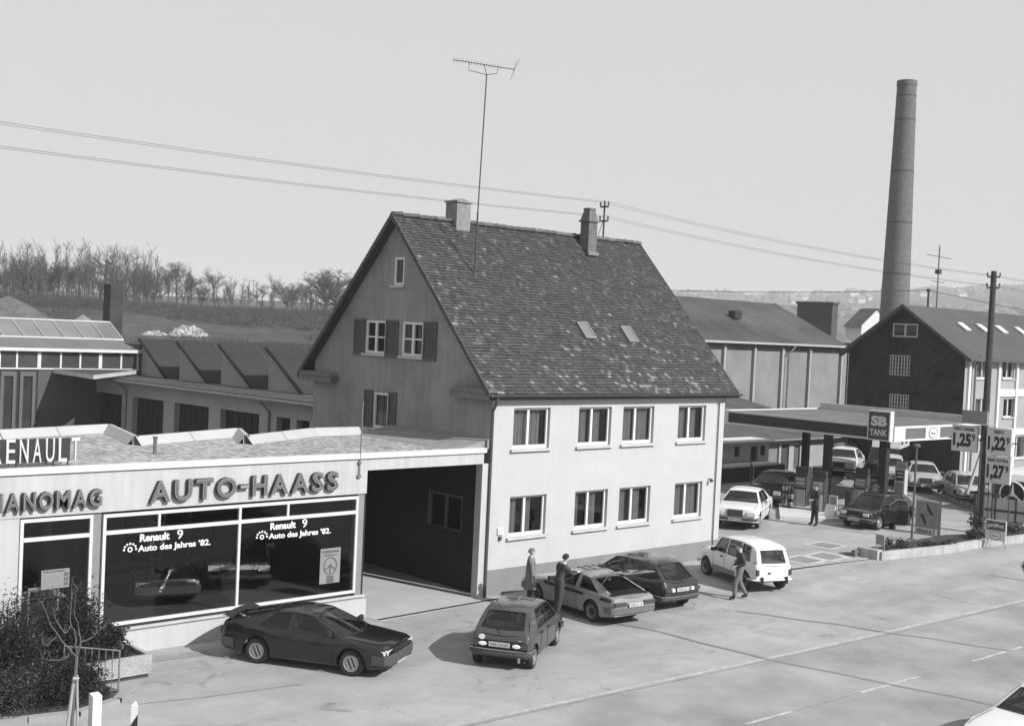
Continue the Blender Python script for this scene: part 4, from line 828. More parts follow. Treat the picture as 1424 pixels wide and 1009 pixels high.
for sg in (-1, 1): m.poly([(sg*2.2, -2.2, p.z-.55), (0, -2.2, p.z+1.7), (0, 2.2, p.z+1.7), (sg*2.2, 2.2, p.z-.55)])
m.build('roof', M('house_roof_grey', .14, .9, .2, 1), s3)
# ================================================================ tall round chimney
c = at_d(1243.5, 440, 130); top = at_d(1258, 113, 130).z-.5; c.z = 0
rb = 37/FPX*130/2*1.02; rt_ = 25/FPX*130/2
st = MB(); n_ = 40
def rad(z): return rb+(rt_-rb)*((z-11)/(top-11))
lean = (at_d(1258, 111, 130)-at_d(1248, 440, 130))
st.lathe([(rad(z)*(1 if i < n_-1 else 1.0), z) for i, z in enumerate([top*i/n_ for i in range(n_+1)])]+[(rad(top)*1.05, top), (rad(top)*1.05, top+.5), (rad(top)*.8, top+.5), (rad(top)*.8, top-2)], n=40)
for q in (.3, .45, .6, .75, .9, .97): zq = top*q; st.lathe([(rad(zq)*1.012, zq-.06), (rad(zq)*1.012, zq+.06)], n=40, k=1)
stm = M('stack_brick', .115, .9, .12, .35, .6, 5, fine=.2, fscale=4)
o = st.build('factory_chimney', [stm, M('iron_band', .05, .7, .1)], smooth=30, loc=c); tag(o, 'tall round tapering brick factory chimney against the sky', 'chimney')
# ================================================================ ivy building
GX = 44.0; GY0 = 7.2
def gx(u, v): return hit(u, v, (GX, 0, 0), X)
iv = thing('office_building', 'gabled office building with a dark ivy covered end and a bright street front', 'building')
ge = gx(1343, 492); gl = gx(1181, 485); gap = gx(1260, 425); GY1 = gl.y; gzE = ge.z; XE = 76
BRM = M('office_brick', .28, .9, .1, .8, .2, 30, fine=.08, fscale=14); IVY = M('ivy_wall', .022, .95, .45, .9, .8, 8, fine=.4, fscale=5)
ghl = []
for (u0, v0, u1, v1) in ((1242, 449, 1277, 468), (1238, 493, 1266, 521), (1237, 547, 1264, 575)):
    a, b, c_ = gx(u0, v0), gx(u1, v0), gx(u0, v1); ghl.append((b.y, c_.z, a.y, a.z))
sa = (gap.z-gzE)/(gap.y-GY0); sb = (gap.z-gl.z)/(GY1-gap.y)
m = MB(); wall(m, (GX, 0, 0), Y, (GY0, 0, GY1, gap.z), ghl, X, .12, halfs=[(-sa, 1, gzE-GY0*sa-.1), (sb, 1, gap.z+gap.y*sb-.1)]); m.build('ivy_wall', IVY, iv)
for i, h in enumerate(ghl): window(iv, (GX, GY1+5, 0), -Y, X, (GY1+5-h[2], h[1], GY1+5-h[0], h[3]), depth=.04, mull=(.5,) if i == 0 else (.14, .28, .42, .58, .72, .86), rails=() if i == 0 else (.2, .4, .6, .8), frame=.09 if i == 0 else .045, curtain=0, sill=False, fm=M('window_frame_grey', .4, .6, .05), niche=.4)
def gy(u, v): return hit(u, v, (0, GY0, 0), Y)
ws_ = []
for (u0, v0, u1, v1) in ((1358, 499, 1379, 526), (1395, 500, 1411, 526), (1357, 554, 1377, 580), (1396, 554, 1411, 580), (1404, 607, 1440, 638)):
    a, b, c_ = gy(u0, v0), gy(u1, v0), gy(u0, v1); ws_.append((a.x, c_.z, b.x, a.z))
for k in range(1, 5):
    for j in (1, 3): q = ws_[j]; ws_.append((q[0]+4.2*k, q[1], q[2]+4.2*k, q[3]))
m = MB(); wall(m, (0, GY0, 0), X, (GX, 0, XE, gzE+.05), ws_, Y, .12); m.box((XE-.2, GY0, 0), (XE, GY1, gzE)); m.build('front_wall', BRM, iv)
for i, h in enumerate(ws_): window(iv, (0, GY0, 0), X, Y, h, depth=.12, mull=(.5,) if i != 4 else (.33, .66), frame=.07, curtain=3 if i in (0, 2) else 2, sill=True, seed=i, niche=.4)
m = MB()
for u in (1347, 1388, 1413): x = gy(u, 520).x; m.box((x-.13, GY0-.12, 0), (x+.13, GY0-.003, gzE-.1))
for k in range(1, 6): x = gy(1413, 520).x+4.2*k; m.box((x-.13, GY0-.12, 0), (x+.13, GY0-.003, gzE-.1))
zz0, zz1 = gy(1388, 551).z, gy(1388, 541).z; m.box((gy(1388, 520).x+.13, GY0-.07, zz0), (XE, GY0-.004, zz1)); zz0, zz1 = gy(1400, 605).z, gy(1400, 596).z; m.box((gy(1388, 520).x+.13, GY0-.07, zz0), (XE, GY0-.004, zz1)); m.build('pilaster', M('office_white_trim', .58, .8, .05), iv)
m = MB(); x = gy(1352, 520).x; m.tube([(x+.3, GY0-.35, gzE), (x, GY0-.2, gzE-.8), (x, GY0-.2, 0)], .07, 8); m.build('downpipe', M('pipe_grey', .14, .6, .1), iv)
m = MB(); OR = M('office_roof', .065, .9, .15, .4, .3, 12, fine=.12, fscale=6)
ov = .45; m.poly([(GX-ov, GY0-.45, gzE-.45*sa+.06), (XE, GY0-.45, gzE-.45*sa+.06), (XE, gap.y, gap.z+.06), (GX-ov, gap.y, gap.z+.06)]); m.poly([(GX-ov, GY1+.45, gl.z-.45*sb+.06), (XE, GY1+.45, gl.z-.45*sb+.06), (XE, gap.y, gap.z+.06), (GX-ov, gap.y, gap.z+.06)]); rf = m.build('roof', OR, iv)
m = MB()
for (y0, z0, y1, z1) in ((GY0-.45, gzE-.45*sa, gap.y, gap.z), (gap.y, gap.z, GY1+.45, gl.z-.45*sb)):
    m.poly([(GX-ov-.02, y0, z0-.12), (GX-ov-.02, y1, z1-.12), (GX-ov-.02, y1, z1+.10), (GX-ov-.02, y0, z0+.10)]); m.poly([(GX-ov-.02, y0, z0-.12), (GX-ov-.02, y1, z1-.12), (GX, y1, z1-.12), (GX, y0, z0-.12)])
m.box((GX-ov, GY0-.56, gzE-.45*sa-.1), (XE, GY0-.45, gzE-.45*sa+.07)); m.build('verge', WOODD, rf)
nrm = Vector((0, -sa, 1)).normalized(); dn = Vector((0, 1, sa)).normalized(); OO = Vector((0, GY0, gzE+.09))
for u, v in ((1340, 455), (1366, 457), (1392, 459), (1419, 461)):
    c_ = hit(u, v, OO, nrm); m = MB(); K = Matrix(((1, dn.x, nrm.x, c_.x), (0, dn.y, nrm.y, c_.y), (0, dn.z, nrm.z, c_.z), (0,0,0,1))); m.box((-.35, -.4, 0), (.35, .4, .1), 0, K); m.build('skylight', M('skylight_pale', .5, .3, .2, 2), rf)
m = MB(); p = hit(1302, 430, (0, gap.y, 0), Y); h_ = hit(1303, 341, (0, gap.y, 0), Y).z; m.tube([(p.x, gap.y, gap.z), (p.x, gap.y, h_)], .04, 6)
for q, L_ in ((.97, .0), (.82, 1.0), (.42, .5)): z_ = gap.z+(h_-gap.z)*q; m.tube([(p.x-L_, gap.y+.3*L_, z_+.1*L_), (p.x+L_, gap.y-.3*L_, z_-.05*L_)], .02, 4)
m.box((p.x-.15, gap.y-.15, gap.z+(h_-gap.z)*.55), (p.x+.15, gap.y+.15, gap.z+(h_-gap.z)*.62)); tag(m.build('roof_aerial', DSTEEL), 'thin aerial on the ridge of the office building', 'aerial')
m = MB(); p = hit(1290, 430, (0, gap.y, 0), Y); m.tube([(p.x, gap.y, gap.z), (p.x, gap.y, gap.z+1.1)], .07, 8); m.lathe([(.14, gap.z+1.0), (.14, gap.z+1.15), (0, gap.z+1.2)], (p.x, gap.y, 0), n=8); tag(m.build('cable_post', DSTEEL), 'stubby cable post on the ridge of the office building', 'post')
cable((p.x, gap.y, gap.z+1.1), (28, 32, 11.2), .4, label='cable running left from the office ridge over the hall', group=None, r=.02); cable((p.x, gap.y, gap.z+1.1), (75, 2, 9.5), .3, label='cable running right from the office ridge post', group=None, r=.02)
# ================================================================ cars
def paint(name, v, rough=.28): return M(name, v, rough, .04, 2, spec=.4, coat=.55)
def ip(P, x):
    if x >= P[0][0]: return P[0][1]
    for i in range(len(P)-1):
        (a, va), (b, vb) = P[i], P[i+1]
        if a >= x >= b: return va+(vb-va)*(a-x)/(a-b) if a != b else va
    return P[-1][1]
INTM = M('car_interior', .03, .9, .3, 4); SEATM = M('seat_cloth', .2, .9, .2, 6)
BUMPM = M('bumper_plastic', .06, .6, .15, 6)
WHEEL_CACHE = {}
def wheel_meshes(r, style):
    if (r, style) in WHEEL_CACHE: return WHEEL_CACHE[(r, style)]
    w_ = .085; m = MB(); m.lathe([(r*.62, -w_*.8), (r*.9, -w_), (r*.985, -w_*.75), (r, 0), (r*.985, w_*.75), (r*.9, w_), (r*.62, w_*.8)], (0, 0, 0), 'y', 28)
    a = m.build('tyre', TYRE, smooth=50)
    m = MB(); R_ = r*.62
    m.lathe([(R_, -w_*.8), (R_*1.03, -w_*1.02), (R_*.93, -w_*.92), (R_*.88, -w_*.45)], (0, 0, 0), 'y', 24, k=0)
    if style == 'bars':   # flat slotted disc
        m.lathe([(R_*.88, -w_*.5), (0, -w_*.45)], (0, 0, 0), 'y', 20, k=1)
        for i in (-1, 0, 1): m.box((-R_*.8 if i == 0 else -R_*.62, -w_*.85, i*R_*.5-R_*.13), (R_*.8 if i == 0 else R_*.62, -w_*.52, i*R_*.5+R_*.13), 0, Matrix.Rotation(radians(65), 4, 'Y'))
        m.lathe([(R_*.9, -w_*.8), (R_*.72, -w_*.9), (R_*.72, -w_*.5)], (0, 0, 0), 'y', 24, k=0)
    elif style == 'dark':
        m.lathe([(R_*.88, -w_*.5), (R_*.5, -w_*.4), (R_*.3, -w_*.75), (0, -w_*.75)], (0, 0, 0), 'y', 20, k=1)
        for i in range(8): a_ = 2*pi*i/8; m.box((R_*.55, -w_*.55, -.02), (R_*.8, -w_*.44, .02), 0, Matrix.Rotation(a_, 4, 'Y'))
    else:
        m.lathe([(R_*.88, -w_*.5), (R_*.75, -w_*.75), (R_*.55, -w_*.65), (R_*.35, -w_*.95), (0, -w_)], (0, 0, 0), 'y', 20, k=0)
        for i in range(6): a_ = 2*pi*i/6; m.box((R_*.62, -w_*.79, -.022), (R_*.78, -w_*.66, .022), 1, Matrix.Rotation(a_, 4, 'Y'))
    b = m.build('rim', [RIM, BLACK], smooth=40)
    da, db = a.data, b.data; bpy.data.objects.remove(a); bpy.data.objects.remove(b); WHEEL_CACHE[(r, style)] = (da, db); return da, db
def car(S, name, label, loc, rz, group=None, steer=0, tilt=None):
    """S: spec. local frame: x forward, y left, z up, origin under the middle"""
    t = thing(name, label, 'car', (loc[0], loc[1], loc[2] if len(loc) > 2 else gz(loc[0], loc[1])), rz, group)
    if tilt: t.rotation_euler = (tilt[0], tilt[1], rz)
    L_, W_ = S['L'], S['W']; h = W_/2; fx = S['fx']; wb = S['wb']; rx = fx-wb; r = S['r']; top = S['top']; sill = S.get('sill', .2); PM = S['paint']; x1, x0 = top[0][0], top[-1][0]
    wid = S.get('wid') or [(x1, h-.10), (x1-.12, h-.035), (x1-.5, h), (x0+.5, h), (x0+.12, h-.03), (x0, h-.08)]
    ar = r+.055; belt = lambda x: ip(top, x)
    crown = S.get('crown', .03)
    def sec(x, dz=0):
        w_ = ip(wid, x); zt = ip(top, x); zb = sill+ip(S.get('low', [(x1, .08), (x1-.5, 0), (x0+.5, 0), (x0, .1)]), x)
        for cxx in (fx, rx):
            if abs(x-cxx) < ar: zb = max(zb, r+sqrt(ar*ar-(x-cxx)**2))
        H_ = max(zt-zb, .03); arch = zb > sill+.15
        P = [(w_-.05 if not arch else w_-.005, zb), (w_-.012 if not arch else w_+.008, zb+.06*H_+.0), (w_, zb+.35*H_), (w_+.004, zb+.62*H_), (w_-.012, zt-.13*H_-.02), (w_-.045, zt-.012), (w_-.10, zt+.0), (w_*.55, zt+crown*.8), (0, zt+crown)]
        return P
    xs = set([x1, x0]+[p[0] for p in top]+[x1-.03, x0+.03, x1-.12, x0+.12])
    x = x1
    while x > x0: xs.add(round(x, 3)); x -= .06
    for cxx in (fx, rx): xs |= {cxx-ar, cxx+ar, cxx-ar+.004, cxx+ar-.004, cxx-ar*.93, cxx+ar*.93}
    xs = sorted([q for q in xs if x0 <= q <= x1], reverse=True)
    m = MB(); rows = []
    for x in xs:
        P = sec(x); rows.append([(x, -a, b) for a, b in P]+[(x, a, b) for a, b in P[-2::-1]])
    m.grid(rows); m.poly(rows[0]); m.poly(rows[-1])
    m.build('body', PM, t, smooth=38)
    # underbody and arch liners
    m = MB(); m.box((x0+.42, -h+.14, sill-.03), (x1-.42, h-.14, sill+.12))
    for cxx in (fx, rx): m.box((cxx-ar, -h+.24, sill), (cxx+ar, h-.24, min(r+ar, belt(cxx)-.04)))
    m.build('underbody', BLACK, t)
    # wheels
    da, db = wheel_meshes(r, S.get('rim', 'std'))
    for cxx in (fx, rx):
        for sg in (-1, 1):
            wo_ = bpy.data.objects.new('wheel', da); COL.objects.link(wo_); wo_.parent = t; wo_.location = (cxx, sg*(h-.105), r); wo_.rotation_euler = (0, 0, (0 if sg < 0 else pi)+(steer if cxx == fx else 0))
            ro = bpy.data.objects.new('rim', db); COL.objects.link(ro); ro.parent = wo_
    # greenhouse
    G = S['gh']; wr = G['wr']; side = G['side']; zr = lambda x: ip(G['roof'], x)
    def wbx(x): return ip(wid, x)-.05
    def B_(st, sg): return Vector((st[0], sg*wbx(st[0]), belt(st[0])-.01))
    def R_(st, sg): return Vector((st[1], sg*(wr-.0), zr(st[1])-.035))
    def bl(a, b, c, d_, s_, q, sg, bul=.035):  # a,b belt ; d,c roof
        p = a.lerp(b, s_).lerp(d_.lerp(c, s_), q); p.y += sg*bul*4*q*(1-q)*.5; return p
    m = MB()
    vlo, vhi = .05, .93
    for sg in (-1, 1):
        for i in range(len(side)-1):
            st, sn = side[i], side[i+1]; a, b, c, d_ = B_(st, sg), B_(sn, sg), R_(sn, sg), R_(st, sg)
            if st[2] == 'p':
                m.grid([[bl(a, b, c, d_, s_, q, sg) for s_ in (0, 1)] for q in (0, .25, .5, .75, 1)])
            else:
                for qa, qb in ((0, vlo), (vhi, 1)): m.grid([[bl(a, b, c, d_, s_, q, sg) for s_ in (0, .5, 1)] for q in (qa, qb)])
                g = MB(); g.grid([[bl(a, b, c, d_, s_, q, sg)-Vector((0, sg*.014, 0)) for s_ in (0, .5, 1)] for q in (vlo-.03, .25, .5, .75, vhi+.03)]); g.build('side_window', S.get('glass', G_CAR), t, smooth=60)
                # dark rubber seal
                g = MB(); 
                ring = [bl(a, b, c, d_, s_, q, sg)+Vector((0, sg*.003, 0)) for s_, q in ((0, vlo), (.5, vlo), (1, vlo), (1, .5), (1, vhi), (.5, vhi), (0, vhi), (0, .5), (0, vlo))]
                g.tube(ring, .009, 4, cap=False); g.build('window_seal', S.get('seal', BLACK), t)
    # windscreens
    n_ = 6
    def screen(st, fwdsg, nm, mg=.07, lo=.06, hi=.93, vis=True):
        bb, br_ = S['gh'].get('bow', .10)*fwdsg, .04*fwdsg
        def P(s_, q):
            y = -1+2*s_; a = Vector((st[0]+bb*(1-y*y), y*wbx(st[0]), belt(st[0]+bb*(1-y*y)*.5)-.01+crown*(1-y*y))); b = Vector((st[1]+br_*(1-y*y), y*wr, zr(st[1])-.035+.03*(1-y*y))); p = a.lerp(b, q); p.x += fwdsg*.02*4*q*(1-q)*.5; return p
        for s0, s1 in ((0, mg), (1-mg, 1)): m.grid([[P(s_, q) for s_ in (s0, s1)] for q in (0, .5, 1)])
        for q0, q1 in ((0, lo), (hi, 1)): m.grid([[P(mg+(1-2*mg)*i/n_, q) for i in range(n_+1)] for q in (q0, q1)])
        if vis:
            g = MB(); g.grid([[P(mg*.8+(1-1.6*mg)*i/n_, q)-Vector((fwdsg*.012, 0, .008)) for i in range(n_+1)] for q in (lo*.7, .5, (1+hi)/2)]); g.build(nm, S.get('glass', G_CAR), t, smooth=60)
            g = MB(); ring = [P(mg+(1-2*mg)*i/n_, lo) for i in range(n_+1)]+[P(1-mg, hi)]+[P(1-mg-(1-2*mg)*i/n_, hi) for i in range(n_+1)]+[P(mg, lo)]; g.tube([p+Z*.004 for p in ring], .010, 4, cap=False); g.build('window_seal', BLACK, t)
        return P
    PF = screen(side[0], 1, 'windscreen', mg=.055)
    PB = screen(side[-1], -1, 'rear_window', mg=G.get('rmg', .08), lo=G.get('rlo', .08), hi=G.get('rhi', .93), vis=not S.get('open_hatch'))
    # roof skin
    xa, xb = side[0][1], side[-1][1]; N_ = 10; rows = []
    for i in range(N_+1):
        u_ = i/N_; row = []
        for j in range(13):
            y = -1+2*j/12; xf = xa+.04*(1-y*y); xr2 = xb-.04*(1-y*y); x = xf+(xr2-xf)*u_; e = abs(y)
            z = zr(x)-.035+.03*(1-y*y)*(1 if u_ in (0, 1) else 1)+(.028*(1-e**6))*sin(pi*min(max(u_, 0), 1))**.35
            row.append((x, y*wr, z))
        rows.append(row)
    m.grid(rows)
    cab = m.build('cabin', S.get('roofpaint', PM), t, smooth=42)
    if S.get('sunroof'):
        m = MB(); 
        for y0, y1 in ((-.36, -.03), (.05, .36)): 
            m.grid([[(x, y0+(y1-y0)*k/4, zr(x)-.001+.03*(1-((y0+(y1-y0)*k/4)/wr)**2)-.0+.0) for k in range(5)] for x in [xa-.25-.35*q/3 for q in range(4)]])
        m.build('roof_panel', M('roof_panel_dark', .07, .4, .1), t)
    # interior
    m = MB(); ib = belt(side[0][0])-.03
    m.k = 0
    xi0, xi1 = side[-1][0]+.05, side[0][0]-.02
    if not S.get('open_hatch'): m.grid([[(x, y, belt(x)+.012) for y in (-h+.09, h-.09)] for x in [xi1-.35, (xi1+xi0)/2, xi0]])
    m.box((xi1-.34, -h+.12, belt(xi1)-.02), (xi1-.02, h-.12, belt(xi1)+.035))
    sx = (side[0][1]+side[-1][1])/2+.15
    for yy in (-.36, .36):
        m.prism([(yy-.24, .45), (yy+.24, .45), (yy+.2, belt(sx)+.22), (yy-.2, belt(sx)+.22)], sx-.18, sx-.08, 'x', 1)
        m.box((sx-.17, yy-.12, belt(sx)+.24), (sx-.09, yy+.12, min(belt(sx)+.38, zr(sx)-.06)), 1)
    if not S.get('open_hatch'): m.box((sx-.95, -.55, belt(sx)-.1), (sx-.85, .55, belt(sx)+.16), 1)
    sw = Vector((sx+.55, .36, belt(sx)+.04)); m.tube([sw+Vector((.06*cos(a)*0-.08*sin(a), .18*cos(a), .16*sin(a))) for a in [2*pi*i/14 for i in range(15)]], .012, 4, k=0, cap=False)
    m.build('interior', [INTM, SEATM], t)
    # bumpers
    bm_ = S.get('bumpm', BUMPM); bz, bh = S.get('bz', .42), S.get('bh', .14)
    for sg, xe in ((1, x1), (-1, x0)):
        m = MB(); rows = []
        ys_ = [-1, -.97, -.85, -.4, 0, .4, .85, .97, 1]; P = []
        for y in ys_: P.append((xe+sg*(.06-.10*abs(y)**8-.02*y*y), y*(h-.0)))
        P = [(xe-sg*.38, -h-.008)]+P+[(xe-sg*.38, h+.008)]
        for z, o in ((bz-bh/2, -.02), (bz-bh/2+.015, .012), (bz+bh/2-.015, .012), (bz+bh/2, -.02)): rows.append([(a+sg*o, b*(1+.0), z) for a, b in P])
        m.grid(rows)
        m.build('bumper', bm_, t, smooth=40)
        if S.get('chromestrip'):
            m = MB(); m.tube([(a+sg*.016, b, bz+bh/2-.01) for a, b in P], .012, 4); m.build('bumper_strip', CHROME, t)
    # lamps, grille, plates
    for it in S.get('boxes', []):
        nm, mat, a, b = it[:4]; mir = len(it) > 4 and it[4]
        for sg in ((1, -1) if mir else (1,)):
            m = MB(); lo = (a[0], min(a[1]*sg, b[1]*sg), a[2]); hi = (b[0], max(a[1]*sg, b[1]*sg), b[2])
            e = min(.012, (hi[1]-lo[1])*.2, (hi[2]-lo[2])*.2); q = (lo[0]+hi[0])/2
            front = q > 0
            xo, xi = (hi[0], lo[0]) if front else (lo[0], hi[0])
            A = [(xi, lo[1], lo[2]), (xi, hi[1], lo[2]), (xi, hi[1], hi[2]), (xi, lo[1], hi[2])]; B2 = [(xo, lo[1]+e, lo[2]+e), (xo, hi[1]-e, lo[2]+e), (xo, hi[1]-e, hi[2]-e), (xo, lo[1]+e, hi[2]-e)]
            m.poly(B2); 
            for i in range(4): j = (i+1) % 4; m.poly([A[i], A[j], B2[j], B2[i]])
            m.build(nm, mat, t)
    for it in S.get('rounds', []):
        nm, mat, c, rr_ = it
        for sg in (1, -1):
            m = MB(); m.lathe([(rr_*1.12, -.03), (rr_*1.1, .01), (rr_, .012)], (c[0], c[1]*sg, c[2]), 'x', 18, k=1); m.lathe([(rr_, .008), (rr_*.7, .022), (0, .03)], (c[0], c[1]*sg, c[2]), 'x', 18, k=0); m.build(nm, [mat, CHROME], t, smooth=40)
    def plate(xe, z, sg, txt):
        m = MB(); m.box((xe-.008, -.26, z-.055), (xe+.008, .26, z+.055)); p = m.build('number_plate', PLATE, t)
        if txt: text(txt, 'plate_text', (xe+sg*.009, -sg*.22, z-.035), (0, sg, 0), Z, .44, .07, LETTER, .002, .0, p)
    if S.get('plates', True): plate(x1+S.get('pfo', .085), S.get('pfz', .40), 1, S.get('ptxt')); plate(x0-S.get('pro', .03), S.get('prz', .6), -1, S.get('ptxt'))
    # door seams, handles, trim
    m = MB()
    def seam(P): m.tube(P, .006, 3, cap=False)
    for sg in (-1, 1):
        for x in S.get('seams', []):
            P = [Vector((x, sg*(a+.002), b)) for a, b in sec(x)[0:6]]; seam(P)
        if S.get('trimz'):
            z = S['trimz']; k = S.get('trimh', .03)
            segs = [(x1-.25, fx+ar), (fx-ar, rx+ar), (rx-ar, x0+.12)]
            for a, b in segs:
                if a-b < .1: continue
                g = MB(); n2 = max(2, int((a-b)/.2))
                def yy(x, z):
                    P = sec(x); 
                    for i in range(len(P)-1):
                        if P[i][1] <= z <= P[i+1][1]: f_ = (z-P[i][1])/(P[i+1][1]-P[i][1]+1e-9); return P[i][0]+(P[i+1][0]-P[i][0])*f_
                    return ip(wid, x)
                g.grid([[(a+(b-a)*i/n2, sg*(yy(a+(b-a)*i/n2, z+dz)+.008), z+dz) for i in range(n2+1)] for dz in (-k/2, k/2)]); g.build('side_trim', S.get('trimm', BLACK), t)
    m.k = 0
    # bonnet and tail shut lines
    xh = side[0][0]+.12
    for y in (-h+.13, h-.13): seam([(x, y, ip(top, x)+crown*.25+.004) for x in [xh+(x1-.12-xh)*i/8 for i in range(9)]])
    if S.get('tailseam'):
        xt = S['tailseam']; seam([(xt, -h+.13, ip(top, xt)+.008), (xt, 0, ip(top, xt)+crown+.005), (xt, h-.13, ip(top, xt)+.008)])
    m.build('shut_line', BLACK, t)
    for sg in (-1, 1):
        for x in S.get('handles', []):
            m = MB(); z = belt(x)-.10; m.box((x-.08, min(sg*(h-.02), sg*(h+.025)), z-.015), (x+.08, max(sg*(h-.02), sg*(h+.025)), z+.015)); m.build('door_handle', S.get('handm', BLACK), t)
    for sg in S.get('mirrors', (1,)):
        m = MB(); x = side[0][0]-.32; z = belt(x)+.06; a, b = sorted((sg*(h-.05), sg*(h+.16))); m.prism([(a, z-.03), (b, z-.05), (b, z+.08), (a, z+.06)], x-.03, x+.06, 'x'); m.build('wing_mirror', S.get('mirm', BLACK), t)
    m = MB()
    for y0 in (-.05, .45): p = PF((y0+1)/2-.0, .03); q = PF((y0+.42+1)/2 if y0 < .4 else .95, .16); m.tube([p+Z*.02, q+Z*.02+X*.012], .007, 4)
    if S.get('rearwiper'): p = PB(.5, .06); q = PB(.66, .35); m.tube([p-X*.02, q-X*.025], .008, 4)
    m.build('wiper', BLACK, t)
    if S.get('extra'): S['extra'](t, dict(P=PB, PF=PF, belt=belt, zr=zr, h=h, sec=sec, side=side, x0=x0, x1=x1, wr=wr))
    return t
P_DARK = paint('paint_charcoal', .01); P_FUEGO = paint('paint_graphite', .009, .2); P_R5 = paint('paint_mid_grey', .045, .35); P_SILV = paint('paint_silver', .22, .35); P_WHITE = paint('paint_cream', .6, .4); P_WHITE2 = paint('paint_white', .6, .35); P_BLACK = paint('paint_black', .015, .2); P_LG = paint('paint_light_grey', .42, .35)
# --- graphite coupe
def fuego_x(t, c):
    m = MB(); x0 = c['x0']; h = c['h']
    rows = [[(x0+.30-.14*(1-y*y*.4), y*(h-.14), c['belt'](x0+.2)+.055+.03*(1-y*y)) for y in [-1+i/4 for i in range(9)]], [(x0+.10-.14*(1-y*y*.4), y*(h-.12), c['belt'](x0+.1)+.115+.02*(1-y*y)) for y in [-1+i/4 for i in range(9)]], [(x0+.08-.14*(1-y*y*.4), y*(h-.12), c['belt'](x0+.1)+.075+.02*(1-y*y)) for y in [-1+i/4 for i in range(9)]]]
    m.grid(rows); m.build('spoiler', BLACK, t, smooth=50)
    m = MB(); m.tube([(.35, .0, c['zr'](.1)+.02), (.35, 0, c['zr'](.1)+.03)], .01, 4)
fuego = dict(L=4.36, W=1.69, fx=1.25, wb=2.44, r=.305, rim='bars', paint=P_FUEGO, sill=.2,
    top=[(2.14, .62), (2.10, .70), (1.9, .745), (1.45, .80), (.95, .86), (.3, .87), (-1.1, .90), (-1.75, .93), (-2.08, .93), (-2.16, .80)],
    gh=dict(wr=.56, bow=.16, roof=[(.3, 1.24), (.0, 1.30), (-.35, 1.32), (-.8, 1.27), (-1.1, 1.17)], side=[(1.0, .16, 'p'), (.88, .10, 'g'), (-.28, -.30, 'p'), (-.40, -.38, 'g'), (-1.18, -.78, 'p'), (-1.98, -.95, 'p')], rmg=.07, rlo=.05),
    boxes=[('headlight', LAMPGL, (2.06, .45, .56), (2.13, .76, .68), 1), ('grille', BLACK, (2.10, -.44, .55), (2.16, .44, .68)), ('indicator', REVGL, (1.98, .77, .56), (2.08, .80, .66), 1), ('tail_light', TAILGL, (-2.19, .3, .6), (-2.12, .78, .78), 1)],
    bz=.45, bh=.22, bumpm=BUMPM, seams=(.78, -.42), handles=(-.30,), trimz=.66, trimh=.05, mirrors=(1, -1), ptxt='WN K 82', pfz=.36, pfo=.05, extra=fuego_x, crown=.035)
ang = atan2(-2.23, 1.29)
hd = Vector((cos(ang), sin(ang))); side_r = Vector((hd.y, -hd.x))
rw = Vector((-9.50, -2.53)); c_ = rw-side_r*.75+hd*1.2
car(fuego, 'graphite_coupe', 'dark graphite coupe with slotted rims parked in front of the showroom window', (c_.x, c_.y, .0), ang)
# --- small hatchback seen from behind
def r5_x(t, c):
    x = c['x0']-.035
    for y in (-.42, .42): m = MB(); m.lathe([(.0, -.02), (.07, -.015), (.085, .0)], (x-.02, y*1.0, .62), 'x', 14); m.v = [(a, y+(b-y)*1.25, .62+(q-.62)*.6) for a, b, q in m.v]; m.build('reversing_light', REVGL, t)
    m = MB(); m.lathe([(.0, -.01), (.07, -.008), (.07, .01)], (x+.0, .50, .80), 'x', 14); m.v = [(a, .45+(b-.5)*1.15, .775+(q-.8)*.9) for a, b, q in m.v]; m.build('sticker', STK, t)
    m = MB(); m.box((x-.0, -.66, .53), (x+.03, .66, .72)); m.build('rear_panel', BLACK, t)
    m = MB(); m.box((x-.01, -.56, .75), (x+.0, -.46, .775)); m.build('badge', CHROME, t); m = MB(); m.box((x+.03, -.52, .22), (x+.08, -.46, .34)); m.build('exhaust', CHROME, t)
r5 = dict(L=3.55, W=1.54, fx=1.12, wb=2.4, r=.28, paint=P_R5, sill=.22, top=[(1.78, .56), (1.72, .70), (1.5, .76), (.98, .84), (.3, .86), (-1.3, .88), (-1.70, .86), (-1.77, .72)],
    gh=dict(wr=.56, bow=.08, roof=[(.5, 1.33), (.1, 1.38), (-.8, 1.39), (-1.2, 1.34)], side=[(1.05, .42, 'p'), (.95, .36, 'g'), (.0, -.06, 'p'), (-.07, -.12, 'g'), (-.95, -.82, 'p'), (-1.68, -1.15, 'p')], rmg=.09, rlo=.22, rhi=.93),
    boxes=[('headlight', LAMPGL, (1.72, .38, .52), (1.8, .68, .68), 1), ('tail_light', TAILGL, (-1.83, .52, .55), (-1.76, .72, .70), 1)], bz=.44, bh=.13, chromestrip=1, seams=(.82, -.1, -.75), handles=(0, -.7), mirrors=(1,), prz=.63, pro=.065, ptxt='WN CA 355', sunroof=1, rearwiper=1, extra=r5_x)
hd = Vector((.85, .52)).normalized(); ang = atan2(hd.y, hd.x); side_r = Vector((hd.y, -hd.x)); rw = Vector((-4.25, -6.5)); c_ = rw-side_r*.68+hd*1.22
car(r5, 'small_hatchback', 'small grey hatchback seen from behind with a round sticker and lit white reversing lamps', (c_.x, c_.y, 0), ang)
